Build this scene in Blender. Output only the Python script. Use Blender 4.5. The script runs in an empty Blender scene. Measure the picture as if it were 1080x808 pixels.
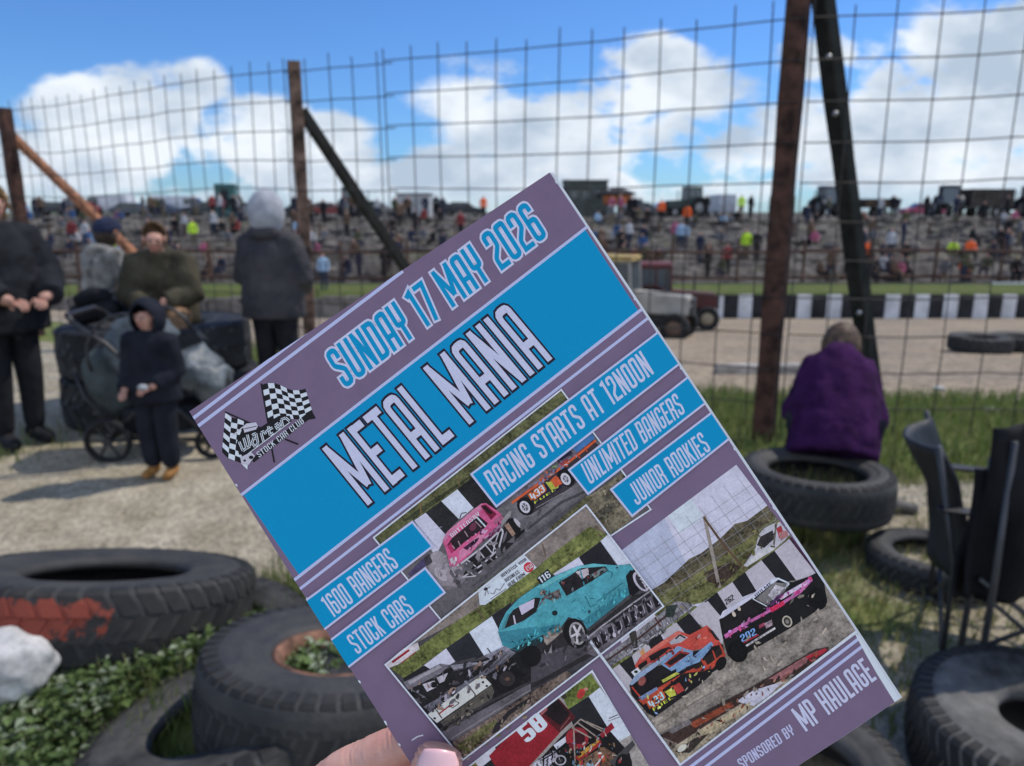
import bpy, bmesh, math, random
from mathutils import Vector, Matrix, noise as mnoise
import numpy as np
R_ = math.radians
scene = bpy.context.scene
col = scene.collection
rnd = random.Random(17)

# ------------------------------------------------------------------ camera, sky, sun, exposure
FPX, PITCH, EYE = 800.0, R_(12.8), 1.6
cam_d = bpy.data.cameras.new('camera'); cam = bpy.data.objects.new('camera', cam_d); col.objects.link(cam)
cam_d.sensor_width = 36.0; cam_d.lens = FPX/1080*36.0
cam_d.clip_start = 0.02; cam_d.clip_end = 3000
cam.location = (0, 0, EYE); cam.rotation_euler = (math.pi/2-PITCH, 0, 0)
cam_d.dof.use_dof = True; cam_d.dof.focus_distance = 0.255; cam_d.dof.aperture_fstop = 16.0
scene.camera = cam

SUN_EL, SUN_AZ = R_(54), R_(62)          # azimuth measured from straight ahead (+Y) towards the right (+X)
w = bpy.data.worlds.new('World'); scene.world = w; w.use_nodes = True
nt = w.node_tree; nt.nodes.clear()
def N(t, **k):
    n = nt.nodes.new(t)
    for a, b in k.items(): setattr(n, a, b)
    return n
def L(a, b): nt.links.new(a, b)
def M(op, a, b=None, clamp=False):
    n = N('ShaderNodeMath', operation=op); n.use_clamp = clamp
    for i, v in enumerate((a, b)):
        if v is None: continue
        if isinstance(v, (int, float)): n.inputs[i].default_value = v
        else: L(v, n.inputs[i])
    return n.outputs[0]
out = N('ShaderNodeOutputWorld'); bg = N('ShaderNodeBackground'); L(bg.outputs[0], out.inputs[0])
sky = N('ShaderNodeTexSky'); sky.sky_type = 'NISHITA'; sky.sun_disc = False
sky.sun_elevation = SUN_EL; sky.sun_rotation = SUN_AZ; sky.air_density = 1.0; sky.dust_density = 0.25; sky.ozone_density = 2.2
SKY_STRENGTH, CLOUD, BACK_FILL = 0.08, .80, .95
bg.inputs[1].default_value = SKY_STRENGTH
tc = N('ShaderNodeTexCoord'); sep = N('ShaderNodeSeparateXYZ'); L(tc.outputs['Generated'], sep.inputs[0])
dx, dy, dz = sep.outputs
ay = M('ADD', M('ABSOLUTE', dy), 0.08)
S_, T_ = M('DIVIDE', dx, ay), M('DIVIDE', dz, ay)
comb = N('ShaderNodeCombineXYZ'); L(S_, comb.inputs[0]); L(M('MULTIPLY', T_, 1.7), comb.inputs[1])
def fbm(scale, detail, off, rough=.55):
    m = N('ShaderNodeMapping'); m.inputs['Location'].default_value = off; L(comb.outputs[0], m.inputs[0])
    n = N('ShaderNodeTexNoise'); n.inputs['Scale'].default_value = scale; n.inputs['Detail'].default_value = detail; n.inputs['Roughness'].default_value = rough
    L(m.outputs[0], n.inputs['Vector']); return n.outputs[0]
n1 = fbm(5.0, 9, (3.1, 1.7, 0.3), .6)
# cumulus banks: (tan azimuth, tan elevation, half width, half height, weight)
CLOUDS = [(-.44,.105,.11,.062,.52),(-.30,.09,.10,.045,.45),(-.36,.135,.05,.035,.40),(-.225,.068,.085,.048,.50),(-.66,.083,.07,.05,.45),(-.56,.06,.10,.03,.42),(.085,.107,.19,.078,.58),(.15,.165,.08,.036,.50),(-.075,.047,.08,.038,.45),(.25,.06,.11,.048,.50),
          (.53,.13,.18,.095,.55),(.64,.185,.09,.06,.5),(.35,.17,.06,.032,.45),(.39,.083,.16,.05,.5),(.39,.252,.24,.016,.36),(0,.010,9,.052,.50),(-.42,.05,.30,.045,.50),(-.36,.055,.09,.04,.5),(.3,.05,.5,.03,.42),(1.2,.2,.3,.14,.5),(-1.2,.16,.3,.08,.45),(-2.2,.9,.9,.5,.4),(1.9,.7,.7,.5,.4)]
acc = None
for (s0, t0, ws, wt, wg) in CLOUDS:
    a = M('POWER', M('DIVIDE', M('SUBTRACT', S_, s0), ws), 2.0); b = M('POWER', M('DIVIDE', M('SUBTRACT', T_, t0), wt), 2.0)
    a = M('MULTIPLY', M('DIVIDE', 1.0, M('ADD', 1.0, M('POWER', M('ADD', a, b), 2.0))), wg)
    acc = a if acc is None else M('MAXIMUM', acc, a)
dens = M('ADD', acc, M('MULTIPLY', M('SUBTRACT', n1, .5), M('ADD', .32, M('MULTIPLY', acc, 2.7))))
mr = N('ShaderNodeMapRange'); mr.interpolation_type = 'SMOOTHSTEP'; L(dens, mr.inputs[0])
mr.inputs[1].default_value = .245; mr.inputs[2].default_value = .40
up = N('ShaderNodeMapRange'); L(dz, up.inputs[0]); up.inputs[1].default_value = -.02; up.inputs[2].default_value = .03
# unseen bright cloud added behind the camera as fill light for the shaded booklet
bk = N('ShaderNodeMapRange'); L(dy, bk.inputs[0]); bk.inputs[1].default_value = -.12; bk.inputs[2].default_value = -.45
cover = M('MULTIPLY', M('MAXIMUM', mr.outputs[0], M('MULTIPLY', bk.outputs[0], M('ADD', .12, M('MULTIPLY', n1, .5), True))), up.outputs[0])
# cloud tone: bright billows, greyer cores
n2 = fbm(7.0, 6, (9.1, 4.4, 1.3), .55)
tone = N('ShaderNodeMapRange'); L(M('ADD', M('MULTIPLY', n2, 1.0), M('MULTIPLY', dens, -.28)), tone.inputs[0])
tone.inputs[1].default_value = .24; tone.inputs[2].default_value = .50
cr = N('ShaderNodeMix', data_type='RGBA'); L(tone.outputs[0], cr.inputs[0])
cr.inputs[6].default_value = (4.6, 5.6, 6.9, 1); cr.inputs[7].default_value = (8.6, 9.2, 9.9, 1)
tint = N('ShaderNodeMix', data_type='RGBA'); tint.blend_type = 'MULTIPLY'; tint.inputs[0].default_value = 1.0
clb = N('ShaderNodeVectorMath', operation='SCALE'); L(cr.outputs[2], clb.inputs[0]); L(M('ADD', CLOUD, M('MULTIPLY', bk.outputs[0], BACK_FILL)), clb.inputs['Scale'])  # added clouds behind the camera are boosted to strengthen the fill
L(sky.outputs[0], tint.inputs[6]); tint.inputs[7].default_value = (.40, .67, 1.06, 1)
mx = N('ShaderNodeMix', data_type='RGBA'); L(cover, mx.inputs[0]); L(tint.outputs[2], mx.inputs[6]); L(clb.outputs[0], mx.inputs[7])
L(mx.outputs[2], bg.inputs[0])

sun_d = bpy.data.lights.new('sun', 'SUN'); sun = bpy.data.objects.new('sun', sun_d); col.objects.link(sun)
sun_d.energy = 2.05; sun_d.angle = R_(.5); sun_d.color = (1, .94, .85)
sdir = Vector((math.sin(SUN_AZ)*math.cos(SUN_EL), math.cos(SUN_AZ)*math.cos(SUN_EL), math.sin(SUN_EL)))
sun.rotation_euler = sdir.to_track_quat('Z', 'Y').to_euler()
scene.view_settings.view_transform = 'Standard'; scene.view_settings.look = 'None'
scene.view_settings.gamma = 1; scene.view_settings.exposure = 0.72; scene.view_settings.use_curve_mapping = False
scene.render.resolution_x, scene.render.resolution_y = 1024, 766

# ------------------------------------------------------------------ helpers
def lin(c):
    return tuple((x/255/12.92 if x/255 <= .04045 else ((x/255+.055)/1.055)**2.4) for x in c)
MATS = {}
def mat(name, rgb, rough=.8, nscale=0, namt=.25, bump=0, spec=.3, metal=0, rgb2=None, coat=0, bscale=None):
    """procedural material: noise mottling between rgb and rgb2 (or darker rgb) and optional noise bump; rgb linear"""
    if name in MATS: return MATS[name]
    m = bpy.data.materials.new(name); m.use_nodes = True; t = m.node_tree
    b = t.nodes['Principled BSDF']; b.inputs['Roughness'].default_value = rough; b.inputs['Metallic'].default_value = metal
    b.inputs['Specular IOR Level'].default_value = spec; b.inputs['Coat Weight'].default_value = coat
    b.inputs['Base Color'].default_value = (*rgb, 1)
    if nscale:
        co = t.nodes.new('ShaderNodeTexCoord'); n = t.nodes.new('ShaderNodeTexNoise'); n.inputs['Scale'].default_value = nscale
        n.inputs['Detail'].default_value = 6; n.inputs['Roughness'].default_value = .65
        t.links.new(co.outputs['Object'], n.inputs['Vector'])
        r = t.nodes.new('ShaderNodeValToRGB'); t.links.new(n.outputs[0], r.inputs[0])
        r.color_ramp.elements[0].position = .36; r.color_ramp.elements[1].position = .66
        c2 = rgb2 or tuple(x*(1-namt*1.6) for x in rgb)
        c1 = rgb if rgb2 else tuple(min(1, x*(1+namt*.5)) for x in rgb)
        r.color_ramp.elements[0].color = (*c1, 1); r.color_ramp.elements[1].color = (*c2, 1)
        t.links.new(r.outputs[0], b.inputs['Base Color'])
        if bump:
            n3 = t.nodes.new('ShaderNodeTexNoise'); n3.inputs['Scale'].default_value = bscale or nscale*2; n3.inputs['Detail'].default_value = 5
            t.links.new(co.outputs['Object'], n3.inputs['Vector'])
            bp = t.nodes.new('ShaderNodeBump'); bp.inputs['Strength'].default_value = bump; bp.inputs['Distance'].default_value = .02
            t.links.new(n3.outputs[0], bp.inputs['Height']); t.links.new(bp.outputs[0], b.inputs['Normal'])
    MATS[name] = m; return m

def ray(px, py):
    sx, sy = (px-540)/FPX, (py-404)/FPX
    c, s = math.cos(PITCH), math.sin(PITCH)
    return Vector((sx, c-sy*s, -s-sy*c))
EYEV = Vector((0, 0, EYE))
def at(px, py, Y): d = ray(px, py); return EYEV + d*(Y/d.y)
def deep(px, py, depth): return EYEV + ray(px, py)*depth

class MB:
    """collects shapes and links them as ONE mesh object"""
    def __init__(s): s.v, s.f, s.mi = [], [], []
    def add(s, vs, fs, mi=0):
        o = len(s.v); s.v += [tuple(v) for v in vs]; s.f += [tuple(i+o for i in f) for f in fs]; s.mi += [mi]*len(fs)
    def box(s, c, d, rot=None, mi=0, taper=1.0):
        x, y, z = d[0]/2, d[1]/2, d[2]/2; t = taper
        vs = [Vector(q) for q in ((-x,-y,-z),(x,-y,-z),(x,y,-z),(-x,y,-z),(-x*t,-y*t,z),(x*t,-y*t,z),(x*t,y*t,z),(-x*t,y*t,z))]
        if rot is not None: vs = [rot @ v for v in vs]
        s.add([v+Vector(c) for v in vs], [(0,3,2,1),(4,5,6,7),(0,1,5,4),(1,2,6,5),(2,3,7,6),(3,0,4,7)], mi)
    def tube(s, pts, r, k=6, mi=0, caps=True):
        pts = [Vector(p) for p in pts]; n = len(pts); rs = r if isinstance(r, (list, tuple)) else [r]*n
        vs, fs = [], []; ref = None
        for i, p in enumerate(pts):
            d = (pts[min(i+1, n-1)]-pts[max(i-1, 0)]).normalized()
            if ref is None: ref = Vector((0,0,1)) if abs(d.z) < .9 else Vector((1,0,0))
            u = d.cross(ref).normalized(); v = u.cross(d).normalized(); ref = v
            for j in range(k):
                a = 2*math.pi*j/k; vs.append(p+(u*math.cos(a)+v*math.sin(a))*rs[i])
        for i in range(n-1):
            for j in range(k): fs.append((i*k+j, i*k+(j+1)%k, (i+1)*k+(j+1)%k, (i+1)*k+j))
        if caps: fs += [tuple(range(k))[::-1], tuple(range((n-1)*k, n*k))]
        s.add(vs, fs, mi)
    def lathe(s, prof, k=48, axis='Z', mi=0, c=(0,0,0), closed=False):
        vs, fs = [], []; m = len(prof)
        for i in range(k):
            a = 2*math.pi*i/k; ca, sa = math.cos(a), math.sin(a)
            for (r, h) in prof:
                q = (r*ca, r*sa, h) if axis == 'Z' else ((r*ca, h, r*sa) if axis == 'Y' else (h, r*ca, r*sa))
                vs.append((q[0]+c[0], q[1]+c[1], q[2]+c[2]))
        for i in range(k):
            for j in range(m if closed else m-1):
                a, b = i*m+j, i*m+(j+1) % m; e, g = ((i+1) % k)*m+(j+1) % m, ((i+1) % k)*m+j
                fs.append((a, g, e, b))
        s.add(vs, fs, mi)
    def ball(s, c, r, seg=14, rings=9, mi=0, rot=None):
        r = r if isinstance(r, (tuple, list)) else (r, r, r); vs, fs = [], []
        for i in range(rings+1):
            th = math.pi*i/rings
            for j in range(seg):
                ph = 2*math.pi*j/seg; q = Vector((r[0]*math.sin(th)*math.cos(ph), r[1]*math.sin(th)*math.sin(ph), r[2]*math.cos(th)))
                if rot is not None: q = rot @ q
                vs.append(q+Vector(c))
        for i in range(rings):
            for j in range(seg): fs.append((i*seg+j, (i+1)*seg+j, (i+1)*seg+(j+1) % seg, i*seg+(j+1) % seg))
        s.add(vs, fs, mi)
    def prism(s, prof, y0, y1, mi=0):
        """outline in x,z extruded along y"""
        n = len(prof); vs = [(x, y0, z) for x, z in prof]+[(x, y1, z) for x, z in prof]
        s.add(vs, [tuple(range(n)), tuple(range(2*n-1, n-1, -1))]+[(i, i+n, (i+1) % n+n, (i+1) % n) for i in range(n)], mi)
    def build(s, name, mats, parent=None, smooth=False, loc=None, recalc=True):
        me = bpy.data.meshes.new(name); me.from_pydata(s.v, [], s.f)
        for m in (mats if isinstance(mats, (list, tuple)) else [mats]): me.materials.append(m)
        me.polygons.foreach_set('material_index', s.mi)
        if recalc:
            bm = bmesh.new(); bm.from_mesh(me); bmesh.ops.delete(bm, geom=[v for v in bm.verts if not v.link_faces], context='VERTS'); bmesh.ops.recalc_face_normals(bm, faces=bm.faces); bm.to_mesh(me); bm.free()
        if smooth: me.polygons.foreach_set('use_smooth', [True]*len(me.polygons))
        me.update()
        o = bpy.data.objects.new(name, me); col.objects.link(o)
        if parent: o.parent = parent
        if loc is not None: o.location = loc
        return o
def bevel(o, wd=.01, seg=2):
    m = o.modifiers.new('edge', 'BEVEL'); m.width = wd; m.segments = seg; m.limit_method = 'ANGLE'; return o
def tag(o, label=None, cat=None, group=None, kind=None):
    for k, v in (('label', label), ('category', cat), ('group', group), ('kind', kind)):
        if v: o[k] = v
    return o
def empty(name, loc=(0,0,0), rz=0, label=None, cat=None, group=None):
    o = bpy.data.objects.new(name, None); o.empty_display_size = .2; col.objects.link(o)
    o.location = loc; o.rotation_euler = (0, 0, rz); tag(o, label, cat, group); return o
def copy_tree(o, parent=None):
    c = o.copy(); col.objects.link(c); c.parent = parent
    for ch in [x for x in bpy.data.objects if x.parent == o]: copy_tree(ch, c)
    return c

# ------------------------------------------------------------------ terrain
FENCE = [(-16, 14.6), (-9.5, 11.6), (-6.4, 9.8), (-4.4, 8.6), (-1.9, 7.0), (0, 6.1), (1.85, 5.2), (3.6, 4.95), (6, 4.9), (14, 5.4)]
def fence_y(x):
    for (x0, y0), (x1, y1) in zip(FENCE, FENCE[1:]):
        if x <= x1: return y0+(y1-y0)*(x-x0)/(x1-x0)
    return FENCE[-1][1]
def sstep(a, b, x):
    t = max(0, min(1, (x-a)/(b-a))); return t*t*(3-2*t)
YB = 33.0
def height(x, y):
    yf = fence_y(max(-16, min(14, x)))+.8
    z = 0.0
    if y > yf:
        z = -3.0*min(1, (y-yf)/(YB-yf))
    fade = 1-sstep(YB-4, YB, y) if y < YB else 0
    z += .03*mnoise.noise((x*.6, y*.6, 0))*min(1, fade*2)
    z += .19*math.exp(-((x+1.15)/.75)**2-((y-2.0)/.5)**2)          # weedy heap the near tyres lie on
    if y <= yf+1: z += .012*mnoise.noise((x*3, y*3, 4))
    if y > YB+.6:
        z = -3.0 + 1.05*sstep(YB+.6, YB+1.0, y)
        z += .25*sstep(YB+1.2, YB+2.6, y)
        t = (y-(YB+2.6))/19.0
        if t > 0:
            t = min(1, t); step = math.floor(t*5)/5+sstep(.70, .95, (t*5) % 1)/5
            if t >= 1: step = 1
            z += 2.75*(.2*t+.8*step) + .28*mnoise.noise((x*.35, y*.5, 7))*sstep(0, .1, t)*(1-sstep(.9, 1, t)) + .16*mnoise.noise((x*1.1, y*1.3, 2))*sstep(0, .1, t)*(1-sstep(.9, 1, t))
        if y > YB+22: z += .15*mnoise.noise((x*.1, y*.1, 1))
    return z
def hit(px, py, y0=1.2):
    d = ray(px, py); t = y0/d.y; prev = t
    for _ in range(4000):
        p = EYEV+d*t
        if p.z <= height(p.x, p.y): break
        prev = t; t += .01+.004*t
    for _ in range(20):
        m = (prev+t)/2; p = EYEV+d*m
        if p.z <= height(p.x, p.y): t = m
        else: prev = m
    p = EYEV+d*t; return Vector((p.x, p.y, height(p.x, p.y)))

def patch(name, xs, ycols, material, attr=None):
    """one sheet: for every x a list of y values"""
    n = len(ycols[0]); vs, fs, at_ = [], [], []
    for i, x in enumerate(xs):
        for y in ycols[i]:
            vs.append((x, y, height(x, y)))
            if attr: at_.append(attr(x, y))
    for i in range(len(xs)-1):
        for j in range(n-1): fs.append((i*n+j, (i+1)*n+j, (i+1)*n+j+1, i*n+j+1))
    me = bpy.data.meshes.new(name); me.from_pydata(vs, [], fs); me.materials.append(material)
    me.polygons.foreach_set('use_smooth', [True]*len(fs))
    if attr:
        a = me.attributes.new('grass', 'FLOAT', 'POINT'); a.data.foreach_set('value', at_)
    o = bpy.data.objects.new(name, me); col.objects.link(o); tag(o, kind='structure'); return o

def ground_mat(name, c1, c2, g1, g2, sc=3.0, peb=55, bump=.5):
    m = bpy.data.materials.new(name); m.use_nodes = True; t = m.node_tree; b = t.nodes['Principled BSDF']; b.inputs['Roughness'].default_value = .95; b.inputs['Specular IOR Level'].default_value = .15
    co = t.nodes.new('ShaderNodeTexCoord')
    def nz(s, d=6, r=.6):
        n = t.nodes.new('ShaderNodeTexNoise'); n.inputs['Scale'].default_value = s; n.inputs['Detail'].default_value = d; n.inputs['Roughness'].default_value = r
        t.links.new(co.outputs['Object'], n.inputs['Vector']); return n.outputs[0]
    def ramp(f, a, b_, p0=.35, p1=.65):
        r = t.nodes.new('ShaderNodeValToRGB'); t.links.new(f, r.inputs[0]); e = r.color_ramp.elements
        e[0].position, e[1].position = p0, p1; e[0].color, e[1].color = (*a, 1), (*b_, 1); return r.outputs[0]
    def mix(f, a, b_, mode='MIX'):
        n = t.nodes.new('ShaderNodeMix'); n.data_type = 'RGBA'; n.blend_type = mode
        if isinstance(f, float): n.inputs[0].default_value = f
        else: t.links.new(f, n.inputs[0])
        t.links.new(a, n.inputs[6]); t.links.new(b_, n.inputs[7]); return n.outputs[2]
    big = ramp(nz(sc), c1, c2); vor = t.nodes.new('ShaderNodeTexVoronoi'); vor.inputs['Scale'].default_value = peb; t.links.new(co.outputs['Object'], vor.inputs['Vector'])
    bwn = t.nodes.new('ShaderNodeRGBToBW'); t.links.new(vor.outputs['Color'], bwn.inputs[0])
    pebc = ramp(bwn.outputs[0], (.55, .55, .55), (1.35, 1.33, 1.28), .2, .85)
    stones = mix(.75, big, pebc, 'MULTIPLY')
    gr = ramp(nz(sc*4), g1, g2)
    at_ = t.nodes.new('ShaderNodeAttribute'); at_.attribute_name = 'grass'
    ad = t.nodes.new('ShaderNodeMath'); ad.operation = 'ADD'; t.links.new(at_.outputs['Fac'], ad.inputs[0]); 
    ns = t.nodes.new('ShaderNodeMath'); ns.operation = 'MULTIPLY_ADD'; t.links.new(nz(2.2), ns.inputs[0]); ns.inputs[1].default_value = 1.5; ns.inputs[2].default_value = -.75
    t.links.new(ns.outputs[0], ad.inputs[1])
    mr_ = t.nodes.new('ShaderNodeMapRange'); t.links.new(ad.outputs[0], mr_.inputs[0]); mr_.inputs[1].default_value = .3; mr_.inputs[2].default_value = .7
    t.links.new(mix(mr_.outputs[0], stones, gr), b.inputs['Base Color'])
    bp = t.nodes.new('ShaderNodeBump'); bp.inputs['Strength'].default_value = bump; bp.inputs['Distance'].default_value = .02; t.links.new(nz(30, 8), bp.inputs['Height']); t.links.new(bp.outputs[0], b.inputs['Normal'])
    return m
GRASS1, GRASS2 = (.095, .14, .035), (.17, .175, .06)
def grass_near(x, y):
    g = 0.0
    yf = fence_y(x)
    if x > .2:                                           # verge along the fence on the right
        g = max(g, .95*sstep(.2, 1.0, x)*sstep(yf-1.1, yf-.3, y)*(1-sstep(yf+1.7, yf+2.3, y)))
        g = max(g, .75*math.exp(-(((x-1.2)/.75)**2+((y-3.0)/.75)**2)))
        g = max(g, .55*math.exp(-(((x-2.6)/.7)**2+((y-3.3)/.5)**2)))
    g = max(g, .9*math.exp(-(((x+.95)/.75)**2+((y-1.95)/.42)**2)))
    g = max(g, .7*math.exp(-(((x+3.6)/.5)**2+((y-5.0)/.35)**2)))
    g = max(g, .6*math.exp(-(((x+.75)/.4)**2+((y-2.75)/.28)**2)))
    if x <= .6: g = max(g, .8*sstep(yf-.3, yf, y)*(1-sstep(yf+1.5, yf+2.2, y)))
    return g
def lerp(a, b, t): return a+(b-a)*t
xs = [-70+i*4 for i in range(13)]+[-18+i*.25 for i in range(45)]+[-6.75+i*.075 for i in range(160)]+[5.25+i*.25 for i in range(36)]+[14.5+i*4 for i in range(15)]
split = lambda x: fence_y(max(-16, min(14, x)))+2.2
patch('ground', xs, [[lerp(-4, split(x), (j/150)**.8) for j in range(151)] for x in xs],
      ground_mat('gravel ground', (.275, .235, .165), (.40, .352, .268), GRASS1, GRASS2), grass_near)
xs2 = [-70+i*1.0 for i in range(53)]+[-18+i*.6 for i in range(54)]+[14.2+i*1.2 for i in range(50)]
xs2 = sorted(set([round(v, 3) for v in xs2]+[-18.0]))
patch('racetrack', xs2, [[lerp(split(x)+.002, YB+.55, (j/70)**1.3) for j in range(71)] for x in xs2],
      ground_mat('track shale', (.35, .275, .19), (.235, .195, .15), (.10, .12, .04), GRASS2, .25, 12, .3), lambda x, y: .0)
def grass_bank(x, y):
    if y < YB+2.3: return 1.0
    return .16+.3*mnoise.noise((x*.12, y*.2, 3))
patch('quarry_bank', xs2, [[YB+.55+(j/190)**1.25*130 for j in range(191)] for x in xs2],
      ground_mat('quarry rock', (.150, .137, .120), (.058, .053, .049), (.08, .115, .03), (.12, .13, .05), .9, 2.2, .8), grass_bank)
far = MB(); far.add([(-1500, -400, -3.6), (1500, -400, -3.6), (1500, 2600, -3.6), (-1500, 2600, -3.6)], [(0, 1, 2, 3)])
tag(far.build('countryside', mat('far fields', (.09, .12, .045), .95, .05, .3)), kind='structure')

# ------------------------------------------------------------------ mesh safety fence with posts and braces
RUST = mat('rusted steel', (.085, .040, .028), .85, 9, .5, .3)
RUST2 = mat('orange rust', (.30, .13, .065), .85, 9, .4, .3)
TIMB = mat('weathered post', (.20, .125, .09), .9, 7, .5, .3)
TARR = mat('tarred timber', (.028, .027, .022), .85, 8, .4, .3)
WIRE = mat('dull wire', (.055, .048, .045), .7, 20, .3, metal=.3)
fence = empty('safety_fence', (1.85, 5.2, 0), 0, 'tall rusty welded mesh fence on leaning posts between spectators and track', 'fence')
def fpart(mb, name, m, label=None):
    o = mb.build(name, m, fence); o.matrix_parent_inverse = Matrix.Translation((-1.85, -5.2, 0))
    if label: o['label'] = label
    return o
path = [(-16, 14.6), (-9.5, 11.6), (-6.4, 9.8), (-4.4, 8.6), (-1.9, 7.0), (0, 6.1), (1.85, 5.2), (3.6, 4.95), (6, 4.9)]
def along(d):
    for (a, b) in zip(path, path[1:]):
        l = math.hypot(b[0]-a[0], b[1]-a[1])
        if d <= l: return (a[0]+(b[0]-a[0])*d/l, a[1]+(b[1]-a[1])*d/l)
        d -= l
    return path[-1]
total = sum(math.hypot(b[0]-a[0], b[1]-a[1]) for a, b in zip(path, path[1:]))
def panel(d0, d1, dz, off):
    mb = MB(); step = .25; n = int((d1-d0)/step)
    def pt(d, z):
        x, y = along(d); wob = .02*math.sin(d*1.7+off)+.012*math.sin(d*5.1)
        return (x+.006*math.sin(z*3+d*2), y-.05+off*.02+wob*.6+.01*math.sin(z*4+d), z+dz+.02*math.sin(d*.9+z*.3)+height(x, y))
    for i in range(n+1):
        d = d0+i*step; tip = .06+rnd.random()*.06
        j = rnd.uniform(-.012, .012)
        mb.tube([pt(d+j, .10+k*(2.78+tip-.10)/5) for k in range(6)], .0047, 4)
    for k in range(11):
        z = .28+.25*k
        mb.tube([pt(d0+i*(d1-d0)/(n*1.0), z) for i in range(n+1)], .0047, 4)
    return fpart(mb, 'wire_mesh', WIRE)
dL = math.hypot(6.5, 3)+math.hypot(3.1, 1.8); dM = dL+math.hypot(2, 1.2)+math.hypot(2.5, 1.6)
panel(0, dL, 0, .3); panel(dL, dM-.05, 0, .8); panel(dM-.1, dM+1.05, -.02, .1); panel(dM+.97, dM+4.16, .0, -.4); panel(dM+4.2, total, 0, .5)
def post(name, a, b, w_, d_, m, label=None, bolts=()):
    a, b = Vector(a), Vector(b); q = (b-a).to_track_quat('Z', 'Y').to_matrix(); mb = MB()
    L_ = (b-a).length; k = 8
    for i in range(k):                                   # slightly uneven bar in one skin
        pass
    vs, fs = [], []
    for i in range(k+1):
        t = i/k; s = 1+.05*math.sin(i*2.3)
        for (sx, sy) in ((-.42,-.5),(.42,-.5),(.5,-.42),(.5,.42),(.42,.5),(-.42,.5),(-.5,.42),(-.5,-.42)):
            vs.append(a+q @ Vector((sx*w_*s, sy*d_*s, L_*t)))
    for i in range(k):
        for j in range(8): fs.append((i*8+j, i*8+(j+1) % 8, (i+1)*8+(j+1) % 8, (i+1)*8+j))
    fs += [tuple(range(8))[::-1], tuple(range(k*8, k*8+8))]; mb.add(vs, fs)
    return fpart(mb, name, m, label)
post('post', (1.80, 5.22, -.3), (1.83, 5.26, 3.2), .135, .11, RUST, 'dark rust brown post beside the purple jacket')
post('brace', tuple(at(926, 462, 5.75)), tuple(at(862, -50, 5.28)), .125, .10, TARR, 'blackened prop leaning against the rust brown post')
post('post', (-1.88, 7.0, -.4), (-1.885, 7.02, 2.86), .105, .09, TIMB, 'pale brown post behind the grey hooded adult')
post('brace', (-.25, 8.35, -.45), (-1.86, 7.06, 2.46), .10, .09, TARR)
post('post', (-6.16, 9.75, -.4), (-6.2, 9.77, 2.82), .14, .12, RUST, 'dark brown post at the left end')
post('brace', tuple(at(162, 288, 9.0)), tuple(at(-22, 110, 10.1)), .095, .09, RUST2, 'orange rusted bar sloping down from the left post')
for (x, y, z) in (tuple(at(874, 60, 5.25)), tuple(at(881, 120, 5.3)), tuple(at(906, 330, 5.5))):
    mb = MB(); mb.ball((x, y, z), .02, 8, 6); fpart(mb, 'bolt', mat('bolt steel', (.3, .3, .3), .4, metal=.8))

# ------------------------------------------------------------------ tyres
RUB = mat('worn rubber', (.030, .030, .031), .66, 5, .5, .3, spec=.35, bscale=40, rgb2=(.058, .055, .050))
RUBD = mat('dusty rubber', (.068, .066, .062), .8, 5, .45, .25, bscale=30)
TREAD = mat('tread rubber', (.017, .017, .018), .75, 9, .4, .3, rgb2=(.036, .034, .031))
def painted(name, c1, c2):
    m = mat(name, c1, .72, 7, .4, .3, rgb2=c2); t = m.node_tree; b = t.nodes['Principled BSDF']
    src = b.inputs['Base Color'].links[0].from_socket
    co = t.nodes.new('ShaderNodeTexCoord'); sp = t.nodes.new('ShaderNodeSeparateXYZ'); t.links.new(co.outputs['Object'], sp.inputs[0])
    def mm(op, a, b_):
        n = t.nodes.new('ShaderNodeMath'); n.operation = op
        for i, v in enumerate((a, b_)):
            if isinstance(v, float): n.inputs[i].default_value = v
            else: t.links.new(v, n.inputs[i])
        return n.outputs[0]
    n = t.nodes.new('ShaderNodeTexNoise'); n.inputs['Scale'].default_value = 16; n.inputs['Detail'].default_value = 9; n.inputs['Roughness'].default_value = .7; t.links.new(co.outputs['Object'], n.inputs['Vector'])
    ang = mm('ARCTAN2', sp.outputs[0], mm('MULTIPLY', sp.outputs[1], -1.0))   # 0 straight towards the path
    d = mm('POWER', mm('DIVIDE', mm('SUBTRACT', ang, .10), .42), 4.0); z = mm('POWER', mm('DIVIDE', mm('SUBTRACT', sp.outputs[2], .035), .062), 4.0)
    v = mm('ADD', mm('SUBTRACT', 1.0, mm('ADD', d, z)), mm('MULTIPLY', mm('SUBTRACT', n.outputs[0], .52), 4.2))
    mr_ = t.nodes.new('ShaderNodeMapRange'); t.links.new(v, mr_.inputs[0]); mr_.inputs[1].default_value = .3; mr_.inputs[2].default_value = .5
    mx_ = t.nodes.new('ShaderNodeMix'); mx_.data_type = 'RGBA'; t.links.new(mr_.outputs[0], mx_.inputs[0]); t.links.new(src, mx_.inputs[6]); mx_.inputs[7].default_value = (.24, .05, .03, 1)
    t.links.new(mx_.outputs[2], b.inputs['Base Color']); return m
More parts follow.
